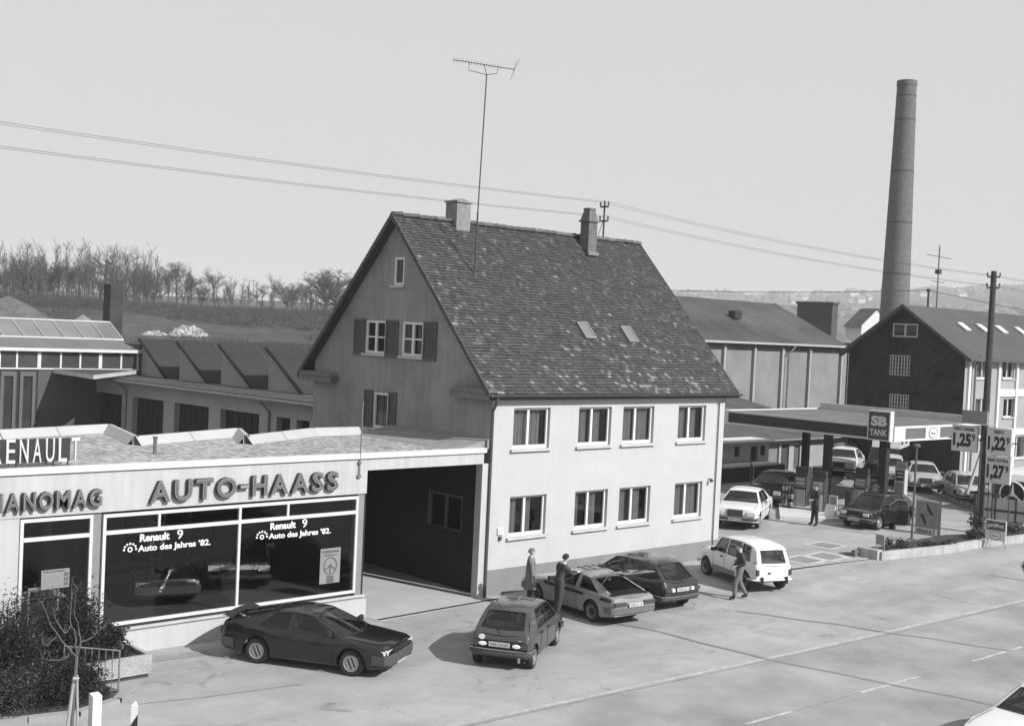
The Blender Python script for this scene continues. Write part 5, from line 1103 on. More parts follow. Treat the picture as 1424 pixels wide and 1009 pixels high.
# --- silver fastback with raised tailgate
def sil_x(t, c):
    P = c['P']; x0 = c['x0']; h = c['h']; zr = c['zr']; xr = c['side'][-1][1]
    # open luggage space: a black sheet at belt height stands in for its shade
    m = MB(); xb = c['side'][-1][0]; zb = c['belt'](xb)
    m.grid([[(x, y, c['belt'](x)+.035+.03*(1-abs(y))) for y in (-h+.12, 0, h-.12)] for x in (x0+.16, -1.2, -.4, .5)]); m.build('luggage_shade', M('shade_black', .006, .95, .1), t)
    # raised tailgate hinged at roof end
    hx, hz_ = xr, zr(xr); Lg = hypot(xb-xr, zr(xr)-zb)+.12; a = radians(12); dx, dz = -cos(a), sin(a)
    g = thing('tailgate', None, None) if False else None
    m = MB(); n_ = 6
    def Q(s_, q, o=0): y = -1+2*s_; p = Vector((hx+dx*Lg*q, y*(c['wr']+.07*q), hz_+dz*Lg*q+.03+.035*(1-y*y)+.07*sin(q*pi)*1.0)); return p+Vector((0, 0, o))
    for s0, s1 in ((0, .1), (.9, 1)): m.grid([[Q(s_, q) for s_ in (s0, s1)] for q in (0, .25, .5, .75, 1)]); 
    for q0, q1 in ((0, .08), (.86, 1)): m.grid([[Q(.1+.8*i/n_, q) for i in range(n_+1)] for q in (q0, q1)])
    m.grid([[Q(i/n_, 1, o) for i in range(n_+1)] for o in (0, -.06)]); m.box((hx+dx*Lg-.14, -h+.25, hz_+dz*Lg+.02), (hx+dx*Lg+.02, h-.25, hz_+dz*Lg+.06))
    tg = m.build('tailgate', P_BLACK, t, smooth=40)
    m = MB(); m.grid([[Q(.08+.84*i/n_, q, -.012) for i in range(n_+1)] for q in (.06, .3, .6, .88)]); m.build('glass', G_CAR, tg)
    m = MB()
    for sg in (-1, 1): m.tube([(xr-.35, sg*(c['wr']-.02), zr(xr)-.2), Q(.5+.42*sg, .55)], .013, 5)
    m.build('gas_strut', CHROME, tg)
    # raised bonnet gear and roof rack with junk on the roof
    m = MB(); [m.tube([(x, -.55, zr(x)+.07), (x, .55, zr(x)+.07)], .012, 5) for x in (-.55, -.2)]; [m.tube([(-.62, y, zr(-.4)+.08), (-.1, y, zr(-.2)+.08)], .012, 5) for y in (-.4, -.1, .2, .45)]; m.build('roof_rack', DSTEEL, t)
sil = dict(L=4.2, W=1.66, fx=1.32, wb=2.52, r=.30, rim='dark', paint=P_SILV, sill=.22, top=[(2.08, .58), (2.04, .68), (1.7, .76), (1.0, .84), (.3, .86), (-1.2, .88), (-1.9, .84), (-2.08, .80), (-2.12, .70)], roofpaint=P_SILV,
    gh=dict(wr=.56, bow=.14, roof=[(.3, 1.22), (.0, 1.27), (-.4, 1.28), (-.95, 1.20)], side=[(.85, .1, 'p'), (.75, .03, 'g'), (-.42, -.42, 'p'), (-.62, -.55, 'g'), (-1.45, -.78, 'p'), (-2.0, -.92, 'p')], rmg=.06, rlo=.03, rhi=.97), open_hatch=True,
    boxes=[('headlight', LAMPGL, (2.02, .42, .52), (2.1, .74, .66), 1), ('grille', BLACK, (2.04, -.4, .52), (2.11, .4, .66)), ('tail_light', TAILGL, (-2.17, .32, .60), (-2.10, .76, .71), 1)], bz=.46, bh=.18, bumpm=M('bumper_grey', .12, .5, .1), seams=(.65, -.55), handles=(-.42,), trimz=.74, trimh=.08, mirrors=(1,), prz=.62, pro=.07, extra=sil_x, ptxt='WN 5 14')
hd = Vector((cos(radians(84)), sin(radians(84)))); sl_ = Vector((-hd.y, hd.x)); rw = Vector((.52, -4.05)); c_ = rw-sl_*.72+hd*1.20
car(sil, 'silver_fastback', 'silver fastback with a dark side stripe and its black tailgate raised', (c_.x, c_.y, 0), radians(84))
# roof load: open bonnet parts seen above the roof
# --- dark hatchback beside it
golf = dict(L=3.75, W=1.61, fx=1.2, wb=2.4, r=.29, paint=paint('paint_dark_grey', .022), sill=.22, top=[(1.88, .6), (1.84, .72), (1.6, .78), (1.0, .87), (.3, .89), (-1.3, .91), (-1.78, .90), (-1.86, .74)],
    gh=dict(wr=.58, bow=.10, roof=[(.5, 1.33), (.1, 1.39), (-.8, 1.40), (-1.25, 1.35)], side=[(1.05, .40, 'p'), (.95, .33, 'g'), (.02, -.05, 'p'), (-.06, -.12, 'g'), (-.98, -.85, 'p'), (-1.76, -1.2, 'p')], rmg=.10, rlo=.12),
    boxes=[('headlight', LAMPGL, (1.82, .38, .56), (1.9, .66, .70), 1), ('grille', BLACK, (1.83, -.36, .56), (1.89, .36, .70)), ('tail_light', LAMPGL, (-1.92, .34, .60), (-1.85, .48, .71), 1), ('tail_light', TAILGL, (-1.92, .48, .60), (-1.85, .74, .71), 1)], bz=.42, bh=.12, chromestrip=1, seams=(.8, -.1), handles=(0, -.8), mirrors=(1,), prz=.66, pro=.05, ptxt='WN HL 6', sunroof=1, rearwiper=1)
car(golf, 'dark_hatchback', 'dark hatchback parked between the silver fastback and the white estate car', (3.9, -2.75), radians(86))
# --- white high estate
def r4_x(t, c):
    m = MB(); x0 = c['x0']
    for y in (-.46, .46): m.box((x0-.09, y-.035, .30), (x0-.02, y+.035, .52))
    m.build('bumper_guard', BLACK, t)
    for q0, q1 in ((c['h']-.0, c['h']+.008), (-c['h']-.008, -c['h'])): m = MB(); m.box((-.62, q0, .34), (.75, q1, .48)); m.build('sill_panel', M('grey_cladding', .16, .6, .1), t)
    m = MB(); m.box((x0-.035, .12, .62), (x0-.01, .22, .66)); m.build('hatch_handle', BLACK, t)
r4 = dict(L=3.66, W=1.49, fx=1.22, wb=2.42, r=.30, rim='dark', paint=P_WHITE, sill=.30, wid=[(1.80, .5), (1.72, .6), (1.5, .66), (1.0, .70), (.6, .72), (-1.4, .72), (-1.72, .69), (-1.80, .64)], top=[(1.80, .62), (1.74, .82), (1.45, .90), (.85, .95), (.3, .94), (-1.3, .94), (-1.74, .93), (-1.80, .84)],
    gh=dict(wr=.56, bow=.08, roof=[(.6, 1.44), (.2, 1.50), (-.8, 1.53), (-1.4, 1.47), (-1.6, 1.40)], side=[(.86, .50, 'p'), (.77, .44, 'g'), (.02, -.04, 'p'), (-.07, -.12, 'g'), (-.80, -.76, 'p'), (-.93, -.90, 'g'), (-1.42, -1.32, 'p'), (-1.76, -1.55, 'p')], rmg=.13, rlo=.12, rhi=.86),
    boxes=[('tail_light', TAILGL, (-1.85, .56, .56), (-1.78, .66, .76), 1), ('grille', M('grille_grey', .2, .5, .1), (1.78, -.42, .52), (1.83, .42, .70))], rounds=[('headlight', LAMPGL, (1.80, .42, .62), .085)], bz=.42, bh=.06, bumpm=M('bumper_white', .6, .5, .05), seams=(.75, .0, -.86), handles=(.16, -.7), mirrors=(1,), pfz=.42, prz=.66, pro=.012, plates=False, extra=r4_x, crown=.05)
hd = Vector((cos(radians(69)), sin(radians(69)))); sl_ = Vector((-hd.y, hd.x)); rw = Vector((7.62, -4.1)); c_ = rw-sl_*.66+hd*1.20
car(r4, 'white_estate_car', 'small white high roofed estate car at the right corner of the house', (c_.x, c_.y), radians(69))
# --- white saloon at the pumps
sal = dict(L=4.7, W=1.78, fx=1.42, wb=2.79, r=.32, paint=P_WHITE2, sill=.24, top=[(2.32, .70), (2.28, .80), (1.9, .88), (1.05, .95), (.3, .95), (-1.2, .96), (-1.55, .96), (-2.2, .90), (-2.34, .84), (-2.38, .70)],
    gh=dict(wr=.60, bow=.12, roof=[(.6, 1.36), (.2, 1.42), (-.6, 1.43), (-1.0, 1.38)], side=[(1.08, .42, 'p'), (.98, .35, 'g'), (.02, -.02, 'p'), (-.06, -.09, 'g'), (-.98, -.80, 'p'), (-1.50, -1.0, 'p')]),
    boxes=[('headlight', LAMPGL, (2.30, .48, .56), (2.38, .82, .74), 1), ('grille', M('grille_dark', .05, .4, .1), (2.29, -.32, .52), (2.37, .32, .80)), ('tail_light', TAILGL, (-2.42, .45, .6), (-2.36, .8, .76), 1)], bz=.44, bh=.12, chromestrip=1, bumpm=BUMPM, seams=(.95, -.04, -1.05), handles=(.1, -.9), handm=CHROME, trimz=.6, mirrors=(1,), mirm=CHROME, tailseam=-1.6, ptxt='WN T 190')
def at_rear(S, spec_front, ang, sidesgn): pass
ang = radians(207)
hd = Vector((cos(ang), sin(ang))); sl_ = Vector((-hd.y, hd.x)); fw = Vector((17.0, 2.2)); c_ = fw-sl_*.78-hd*1.42
car(sal, 'white_saloon', 'white saloon with a dark grille standing left of the pump island', (c_.x, c_.y), ang)
# --- other saloons and hatchbacks on the forecourt
def variant(S, **k): d_ = dict(S); d_.update(k); return d_
fw = Vector((21.0, -.55)); ang = radians(181); hd = Vector((cos(ang), sin(ang))); sl_ = Vector((-hd.y, hd.x)); c_ = fw-sl_*.75-hd*1.2
def door_x(t, c):
    m = MB(); a = radians(55); K = Matrix.Translation((.80, c['h']-.02, 0)) @ Matrix.Rotation(-a, 4, 'Z')
    m.prism([(0, .3), (-.95, .3), (-.95, .85), (0, .85)], -.03, .03, 'y'); m.v = [tuple(K @ Vector(p)) for p in m.v]
    d_ = m.build('door', P_BLACK, t)
    m = MB(); m.tube([K @ Vector(p) for p in ((0, 0, .85), (-.45, 0, 1.28), (-.9, 0, 1.28), (-.95, 0, .85))], .018, 5); m.build('window_frame', CHROME, d_)
    m = MB(); m.poly([K @ Vector(p) for p in ((-.05, 0, .87), (-.45, 0, 1.26), (-.9, 0, 1.26), (-.93, 0, .87))]); m.build('glass', G_CAR, d_)
bk = variant(golf, paint=P_BLACK, r=.30, rim='std', sunroof=0, handm=CHROME, ptxt='WN AE 41', trimz=.55, trimm=CHROME, trimh=.02, extra=door_x)
car(bk, 'black_hatchback', 'black hatchback with its driver door open at the front pump', (c_.x+.2, c_.y-.35), ang)
ang = radians(200); car(variant(sal, paint=P_DARK, ptxt=None), 'dark_saloon', 'dark saloon being filled behind the pump island', (24.6, 6.6), ang)
ang = radians(205); c_ = Vector((36.6, 9.6)); car(variant(sal, paint=P_WHITE2, ptxt=None), 'white_parked_saloon', 'white saloon parked behind the canopy columns', (35.2, 9.5, 1.0), ang)
car(variant(golf, paint=P_DARK, ptxt=None, sunroof=0), 'dark_parked_car', 'dark car roof just behind the white saloon under the canopy', (38.6, 11.6, .9), radians(200))
ang = radians(214); car(variant(sal, paint=P_LG, ptxt=None), 'grey_saloon', 'light grey saloon parked against the ivy covered wall', (37.2, 5.9), ang)
car(variant(golf, paint=P_LG, ptxt=None, sunroof=0), 'pale_parked_hatchback', 'pale hatchback parked nose to the price boards beside the grey saloon', (34.8, 2.2), radians(222))
# small grey van with white box body
vn = variant(r4, paint=P_LG, ptxt=None, extra=None); car(vn, 'grey_estate_car', 'grey estate car next to the camper at the ivy wall', (37.8, 8.1), radians(212))
t = thing('camper_van', 'dark van with a white high roof box beyond the pump island', 'van', (40.6, 9.9, .5), radians(200))
m = MB(); m.prism([(2.2, .3), (2.2, .9), (1.7, 1.1), (1.2, 1.75), (-2.2, 1.75), (-2.2, .3)], -.85, .85, 'y'); m.build('body', P_DARK, t)
m = MB(); m.prism([(1.0, 1.75), (.8, 2.55), (-2.2, 2.55), (-2.2, 1.75)], -.8, .8, 'y'); m.build('roof_box', P_WHITE2, t)
for y in (-.86, .86): m = MB(); m.poly([(.7, y*.94, 1.95), (.1, y*.94, 1.95), (.1, y*.94, 2.35), (.7, y*.94, 2.35)]); m.poly([(-.6, y*.94, 1.95), (-1.4, y*.94, 1.95), (-1.4, y*.94, 2.35), (-.6, y*.94, 2.35)]); m.build('side_window', BLACK, t)
m = MB(); m.poly([(1.72, -.7, 1.12), (1.72, .7, 1.12), (1.24, .68, 1.7), (1.24, -.68, 1.7)]); m.v = [(a+.02, b, c+.01) for a, b, c in m.v]; m.build('windscreen', G_CAR, t)
da, db = wheel_meshes(.3, 'std')
for x in (1.4, -1.4):
    for sg in (-1, 1): o = bpy.data.objects.new('wheel', da); COL.objects.link(o); o.parent = t; o.location = (x, sg*.8, .3); o.rotation_euler = (0, 0, 0 if sg < 0 else pi); q = bpy.data.objects.new('rim', db); COL.objects.link(q); q.parent = o
# lorry with a ring emblem behind the price boards
t = thing('white_lorry', 'white round topped lorry with a big ringed star on its dark front', 'lorry', (31.2, -1.95, .45), radians(181))
m = MB(); m.prism([(.0, .4), (.0, 1.75), (.18, 2.0), (.55, 2.1), (6, 2.1), (6, .4)], -1.1, 1.1, 'y'); m.v = [(-x, y, z) for x, y, z in m.v]; m.build('body', P_WHITE2, t, smooth=30)
m = MB(); m.box((.005, -1.0, .5), (.02, 1.0, 1.7)); m.build('front_panel', M('lorry_front_glass', .05, .15, .2), t)
def star(parent, org, u, r_, mt):
    m = MB(); org = Vector(org); u = Vector(u); n_ = u.cross(Z)
    m.tube([org+u*r_*cos(2*pi*i/32)+Z*r_*sin(2*pi*i/32) for i in range(33)], r_*.07, 6, cap=False)
    for k in range(3):
        a = pi/2+k*2*pi/3; tip = org+u*r_*cos(a)+Z*r_*sin(a)
        for s_ in (-1, 1): b = a+s_*pi/3; q = org+u*r_*.17*cos(b)+Z*r_*.17*sin(b); c = org+n_*(-.07 if n_.x*1 > 0 else .07)*r_; m.poly([tip, q, org-n_*.09*r_]); m.poly([tip, q, org+n_*.09*r_])
    return m.build('star_emblem', mt, parent)
star(t, (.08, 0, 1.08), (0, 1, 0), .60, M('emblem_white', .7, .4, .03))
m = MB(); m.lathe([(0, .02), (.56, .02), (.56, .035), (0, .035)], (0, 0, 1.08), 'x', 32); m.build('emblem_disc', BLACK, t)
da, db = wheel_meshes(.42, 'std')
for x in (-1.2, -4.6):
    for sg in (-1, 1): o = bpy.data.objects.new('wheel', da); COL.objects.link(o); o.parent = t; o.location = (x, sg*1.05, .45); o.rotation_euler = (0, 0, 0 if sg < 0 else pi); q = bpy.data.objects.new('rim', db); COL.objects.link(q); q.parent = o
# white car leaving the frame at the lower right
car(variant(sal, paint=P_WHITE2, ptxt=None), 'passing_white_car', 'white car entering the picture at the lower right corner', (.35, -17.2, 0), radians(178))
# cars inside the showroom
def noplate(S, **k): return variant(S, ptxt=None, plates=False, extra=None, **k)
car(noplate(fuego), 'showroom_coupe', 'dark car on show behind the left showroom pane', (-9.2, 3.3, .602), radians(-108))
sw_ = noplate(sal, paint=P_DARK, boxes=[('headlight', LAMPGL, (2.30, .5, .58), (2.38, .84, .74), 1), ('grille', M('grille_pale', .6, .4, .1), (2.30, -.5, .62), (2.37, .5, .76)), ('tail_light', TAILGL, (-2.42, .45, .6), (-2.36, .8, .76), 1)])
car(sw_, 'showroom_saloon', 'dark saloon with a pale grille on show behind the right showroom pane', (-6.3, 4.0, .602), radians(-118))
# ================================================================ petrol station
CB, CT = 3.85, 4.52; KX0, KX1, KY0, KY1 = 25.6, 34.4, 1.12, 10.7
can = thing('station_canopy', 'flat petrol station canopy with a pale edged dark band', 'canopy')
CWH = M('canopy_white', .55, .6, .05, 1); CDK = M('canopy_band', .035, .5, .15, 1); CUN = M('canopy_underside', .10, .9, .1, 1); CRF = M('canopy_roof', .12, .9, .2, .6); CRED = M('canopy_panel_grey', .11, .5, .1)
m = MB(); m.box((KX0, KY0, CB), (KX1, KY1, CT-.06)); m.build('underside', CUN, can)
m = MB(); m.box((KX0+.1, KY0+.1, CT-.06), (KX1-.1, KY1-.1, CT-.03)); m.build('roof', CRF, can)
m = MB(); t_ = .06
m.box((KX0-t_, KY0-t_, CT-.08), (KX1+t_, KY0, CT+.02)); m.box((KX0-t_, KY0, CT-.08), (KX0, KY1+t_, CT+.02)); m.box((KX0, KY1, CT-.08), (KX1+t_, KY1+t_, CT+.02)); m.box((KX1, KY0, CT-.08), (KX1+t_, KY1, CT+.02))
m.box((KX0-t_, KY0-t_, CB), (KX1+t_, KY0, CB+.09)); m.box((KX0-t_, KY0, CB), (KX0, KY1+t_, CB+.09))
m.box((KX0-t_, KY0-t_, CB+.09), (KX0+.9, KY0-.001, CT-.08)); m.box((KX0-t_, KY1-.35, CB+.09), (KX0-.001, KY1+t_, CT-.08)); m.box((KX0-t_, KY0, CB+.09), (KX0-.001, KY0+.5, CT-.08))
m.box((KX0+2.75, KY0-t_, CB+.09), (KX0+4.1, KY0-.001, CT-.08))
m.build('edge', CWH, can)
m = MB(); m.box((KX0-.03, KY0+.5, CB+.09), (KX0-.001, KY1-.35, CT-.08)); m.build('band', CDK, can)
m = MB(); m.box((KX0+.9, KY0-.03, CB+.09), (KX0+2.75, KY0-.001, CT-.08)); m.box((KX0+4.1, KY0-.03, CB+.09), (KX1, KY0-.001, CT-.08)); m.build('band', CRED, can)
m = MB(); m.box((KX1-.2, KY0+.3, CT-.03), (KX1-.02, KY1-.1, CT+.32)); m.build('rear_upstand', M('upstand_grey', .45, .7, .1), can)
OVW = M('oval_white', .62, .5, .03); OVD = M('oval_dark', .2, .5, .05)
def oval(parent, org, u, n, a, b, word='Esso'):
    org = Vector(org); u = Vector(u); n = Vector(n); m = MB()
    m.poly([org+u*a*cos(2*pi*i/32)+Z*b*sin(2*pi*i/32)+n*.012 for i in range(32)], 0)
    m.tube([org+u*a*cos(2*pi*i/32)+Z*b*sin(2*pi*i/32)+n*.014 for i in range(33)], .08*b, 5, k=1, cap=False)
    o = m.build('oval_emblem', [OVW, OVD], parent); text(word, 'word', org-u*a*.62-Z*b*.35+n*.016, u, Z, a*1.24, b*.7, OVD, .006, .02, o); return o
oval(can, (KX0+3.42, KY0-.062, (CB+CT)/2), X, -Y, .38, .24)
for x, y in ((26.0, 1.75), (26.0, 4.75), (31.5, 5.0), (31.5, 9.6)):
    m = MB(); m.box((x-.16, y-.16, gz(x, y)-.1), (x+.16, y+.16, CB)); m.box((x-.26, y-.26, gz(x, y)-.1), (x+.26, y+.26, gz(x, y)+.18)); m.build('column', M('column_black', .022, .6, .2, 2), can)
# corner sign
sg_ = thing('pump_sign', 'dark square sign box reading SB TANK at the canopy corner', 'sign', (KX0-.2, 1.75, 3.86))
m = MB(); m.box((-.16, -.62, 0), (.14, .52, 1.36)); m.build('box', CWH, sg_)
m = MB(); m.box((-.175, -.56, .06), (-.161, .46, 1.30)); m.build('face', M('sign_dark_red', .06, .5, .05), sg_)
SBW = M('sign_letter', .55, .5, .04)
text('SB', 'word', (-.176, .34, .66), -Y, Z, .80, .46, SBW, .01, .05, sg_); text('TANK', 'word', (-.176, .38, .22), -Y, Z, .88, .30, SBW, .01, .03, sg_)
# pumps and island
isl = MB(); P = [(19.7, 2.95), (21.2, 1.45), (21.8, 1.2), (22.4, 1.5), (24.2, 5.2), (23.4, 5.6)]
gI = .5
isl.poly([(x, y, gI+.13) for x, y in P]); 
for i in range(len(P)): j = (i+1) % len(P); isl.poly([(*P[i], gI-.1), (*P[j], gI-.1), (*P[j], gI+.13), (*P[i], gI+.13)])
tag(isl.build('pump_island', M('island_concrete', .45, .9, .08, 1)), kind='structure')
PDK = M('pump_dark', .05, .4, .2, 3); PLT = M('pump_light', .45, .4, .05, 3); PMID = M('pump_mid', .2, .4, .1, 3)
def pump(x, y, rz, label, h=1.5, w_=.62, dark=True, top=True):
    t = thing('fuel_pump', label, 'pump', (x, y, gz(x, y)+.1), rz, 'fuel pumps')
    m = MB(); m.box((-.24, -w_/2, 0), (.24, w_/2, h)); m.box((-.28, -w_/2-.03, h), (.28, w_/2+.03, h+.06)); m.build('housing', PDK if dark else PLT, t)
    m = MB(); m.box((-.262, -w_/2+.06, h*.62), (-.241, w_/2-.06, h-.08)); m.build('display', PMID if dark else BLACK, t)
    m = MB(); m.box((-.268, -w_/2+.1, h*.72), (-.263, w_/2-.1, h*.78)); m.box((-.268, -w_/2+.1, h*.84), (-.263, w_/2-.1, h*.90)); m.build('counter', PLT, t)
    m = MB(); m.box((-.26, -w_/2+.05, .06), (-.241, w_/2-.05, h*.55)); m.build('lower_panel', PLT if dark else PMID, t)
    m = MB(); m.tube([(0, w_/2+.03, h*.8), (-.05, w_/2+.22, h*.45), (-.05, w_/2+.2, .2), (0, w_/2+.08, h*.5), (0, w_/2+.05, h*.62)], .022, 5); m.box((-.05, w_/2, h*.55), (.05, w_/2+.07, h*.78)); m.build('hose', BLACK, t)
    if top: m = MB(); m.box((-.1, -w_/2, h+.06), (.1, w_/2, h+.38)); m.build('top_sign', PDK if dark else PLT, t)
    return t
pump(17.9, 6.6, .25, 'tall dark pump beside the house corner, left of the white saloon', 1.75, .7)
pump(19.6, 7.6, .25, 'dark pump with a small pale panel behind the white saloon', 1.5, .7)
pump(22.9, 3.1, .2, 'dark pump behind the standing attendant', 1.45, .6)
pump(23.6, 4.5, .2, 'dark pump with a pale lower panel at the dark saloon', 1.45, .6)
pump(30.9, 3.6, .2, 'white and dark pump at the rear island right of the columns', 1.5, .5, dark=False)
pump(26.6, 3.2, .2, 'dark pump between the two canopy columns', 1.4, .6)
def board(x, y, w_, h, z0, label, rz=0, mat=PLT):
    t = thing('price_notice', label, 'notice', (x, y, gz(x, y)), rz)
    m = MB(); m.box((-.02, -w_/2, z0), (.02, w_/2, z0+h)); m.build('frame', mat, t); m = MB(); m.box((-.03, -w_/2+.07, z0+.07), (-.021, w_/2-.07, z0+h-.07)); m.build('face', PMID, t)
    m = MB(); m.tube([(0, -w_/2+.04, 0), (0, -w_/2+.04, z0)], .02, 5); m.tube([(0, w_/2-.04, 0), (0, w_/2-.04, z0)], .02, 5); m.build('leg', DSTEEL, t)
board(22.3, 2.0, .42, .85, .15, 'white framed notice beside the black hatchback'); board(18.9, 6.0, .42, .8, .5, 'white framed notice on the pump behind the white saloon')
m = MB(); m.prism([(21.75, .63), (22.0, .63), (21.9, 1.15)], 1.62, 2.1, 'y'); tag(m.build('waste_bin', M('bin_white', .6, .6, .05)), 'small white bin on the pump island', 'bin')
m = MB(); P = [Vector((21.6, 6.3, 1.25)), Vector((20.9, 5.6, 1.2)), Vector((20.2, 5.0, 1.15)), Vector((19.2, 4.3, 1.0)), Vector((18.6, 3.9, .95))]
tag(thing('x', 'x', 'x'), 'x') if False else None
hs = [(22.9, 6.9, 2.35), (22.85, 6.7, 2.1), (22.3, 6.3, 1.75), (21.3, 5.7, 1.4), (20.2, 4.9, 1.2), (19.9, 4.6, 1.15)]
m.tube(hs, .03, 6); m.tube([(22.9, 6.9, .6), (22.9, 6.9, 2.4)], .03, 6); tag(m.build('filling_hose', BLACK), 'long black hose running to the rear of the white saloon', 'hose')
for i, (x, y, lb) in enumerate(((25.3, 1.9, 'oil can rack at the foot of the corner column'), (22.4, 4.4, 'oil can rack between two dark pumps'))):
    t = thing('oil_rack', lb, 'rack', (x, y, .58), .2, 'oil can racks'); m = MB()
    for z in (.1, .45, .8, 1.15): m.box((-.18, -.3, z), (.18, .3, z+.02))
    for a_ in (-.17, .17):
        for b_ in (-.29, .29): m.tube([(a_, b_, 0), (a_, b_, 1.25)], .012, 4)
    m.build('frame', DSTEEL, t); r_ = random.Random(i)
    for z in (.12, .47, .82):
        for k in range(4): m = MB(); m.lathe([(0, 0), (.055, 0), (.055, .2), (.02, .22), (0, .22)], (-.08, -.22+.145*k, z), n=8); m.build('oil_can', r_.choice([PLT, PMID, PDK]), t)
for i, (x, y, lb) in enumerate(((24.9, 2.7, 'dark oil drum beside the corner column'), (29.9, 4.6, 'dark oil drum beside the white pump'))):
    m = MB(); m.lathe([(0, 0), (.28, 0), (.28, .28), (.295, .3), (.28, .32), (.28, .58), (.295, .6), (.28, .62), (.28, .88), (0, .88)], n=18); tag(m.build('oil_drum', PDK, loc=(x, y, .6 if i == 0 else .5), smooth=30), lb, 'drum')
m = MB(); m.box((-.25, -.2, 0), (.25, .2, .9)); m.box((-.2, -.21, .45), (.2, -.2, .8), 1); m.lathe([(0, .9), (.09, .9), (.09, 1.15), (0, 1.2)], n=10); tag(m.build('air_pump', [PLT, BLACK], loc=(30.6, 5.6, .5), smooth=30), 'small pale air unit behind the rear column', 'air pump')
# station kiosk and tiled shed
kk = thing('station_kiosk', 'pale low kiosk with dark windows behind the pumps', 'kiosk', (0, 0, 0))
m = MB(); wall(m, (0, 13, 0), X, (24, .3, 33.0, 2.5), [(25.0, 1.75, 26.6, 2.35), (27.0, 1.75, 28.6, 2.35), (29.8, 1.7, 30.3, 2.3), (31.3, 1.4, 31.95, 2.25), (32.2, 1.7, 32.7, 2.25)], Y, .15); m.poly([(33, 13, .3), (33, 14.4, .3), (33, 14.4, 2.5), (33, 13, 2.5)]); m.poly([(24, 13.14, .3), (33, 13.14, .3), (33, 13.14, 2.5), (24, 13.14, 2.5)], 1)
m.build('wall', [M('kiosk_wall', .36, .8, .08, 1), DARK], kk); m = MB(); m.box((23.8, 12.7, 2.5), (33.1, 14.4, 2.6)); m.build('roof', CWH, kk)
m = MB(); m.box((24, 12.0, .4), (33.2, 12.7, 1.3)); m.box((24, 11.95, 1.3), (32.4, 12.75, 1.42), 1); tag(m.build('counter', [M('counter_dark', .03, .8, .1), M('counter_top', .55, .7, .2, 4)]), 'dark counter with pale goods trays before the kiosk', 'counter')
shed = thing('tiled_shed', 'low shed with a broad tiled lean-to roof against the factory hall', 'shed')
def sy(u, v, y=14.5): return hit(u, v, (0, y, 0), Y)
ez_ = sy(1080, 610).z; xr1 = 43.6; tz1 = hy(1060, 548).z
m = MB(); m.poly([(20, 14.1, ez_), (xr1, 14.1, ez_), (xr1, HY-.25, tz1), (20, HY-.25, tz1)]); m.poly([(20, 14.1, ez_-.1), (xr1, 14.1, ez_-.1), (xr1, 14.1, ez_), (20, 14.1, ez_)])
nrows = 46
for i in range(nrows):
    a = i/nrows; b = (i+1)/nrows; y0, y1 = 14.1+(HY-14.35)*a, 14.1+(HY-14.35)*b; z0, z1 = ez_+(tz1-ez_)*a, ez_+(tz1-ez_)*b
    m.poly([(20, y0, z0+.05), (xr1, y0, z0+.05), (xr1, y1, z1+.012), (20, y1, z1+.012)]); m.poly([(20, y0, z0), (xr1, y0, z0), (xr1, y0, z0+.05), (20, y0, z0+.05)])
m.build('roof', M('shed_tiles', .075, .9, .3, .6, .4, 18, fine=.15, fscale=9), shed)
dd = []
for u0, u1, v0 in ((1068, 1084, 617), (1087, 1098, 617), (1104.5, 1113, 619)):
    dd.append((sy(u0, v0).x, .3, sy(u1, v0).x, sy(u0, v0).z))
m = MB(); xw = sy(1064, 620).x; wall(m, (0, 14.5, 0), X, (20, .2, xr1, ez_+.1), dd, Y, .12); m.poly([(xr1, 14.5, .2), (xr1, HY, .2), (xr1, HY, tz1), (xr1, 14.5, ez_)]); m.build('wall', M('shed_wall', .28, .9, .12, 1), shed)
for i, q in enumerate(dd): m = MB(); m.poly([(q[0], 14.61, q[1]), (q[2], 14.61, q[1]), (q[2], 14.61, q[3]), (q[0], 14.61, q[3])]); m.box((q[0]+.05, 14.56, q[1]), (q[0]+.12, 14.6, q[3])); m.build('door', [M('shed_door_grey', .16, .7, .1), M('shed_door_dark', .05, .7, .1), M('shed_door_mid', .09, .7, .1)][i], shed)
m = MB(); m.tube([(20, 14.0, ez_-.03), (xr1, 14.0, ez_-.03)], .06, 6); m.build('gutter', ZINC, shed)
# low box and ramp by the shed
m = MB(); m.box((36.3, 11.6, .4), (39.3, 12.2, .95)); m.box((36.25, 11.5, .95), (39.35, 12.3, 1.0), 1); tag(m.build('dark_trough', [M('trough_dark', .03, .8, .1), M('trough_top', .26, .8, .1)]), 'long low dark trough in front of the shed doors', 'trough')
m = MB(); m.box((37.6, 10.3, .4), (40.9, 10.9, 1.25)); m.box((39.0, 10.28, .75), (39.8, 10.299, 1.15), 1); m.box((40.1, 10.28, .75), (40.6, 10.299, 1.15), 1); tag(m.build('white_cabinet', [M('cabinet_white', .5, .6, .06), PMID]), 'low pale cabinet with dark panels behind the dark saloon', 'cabinet')
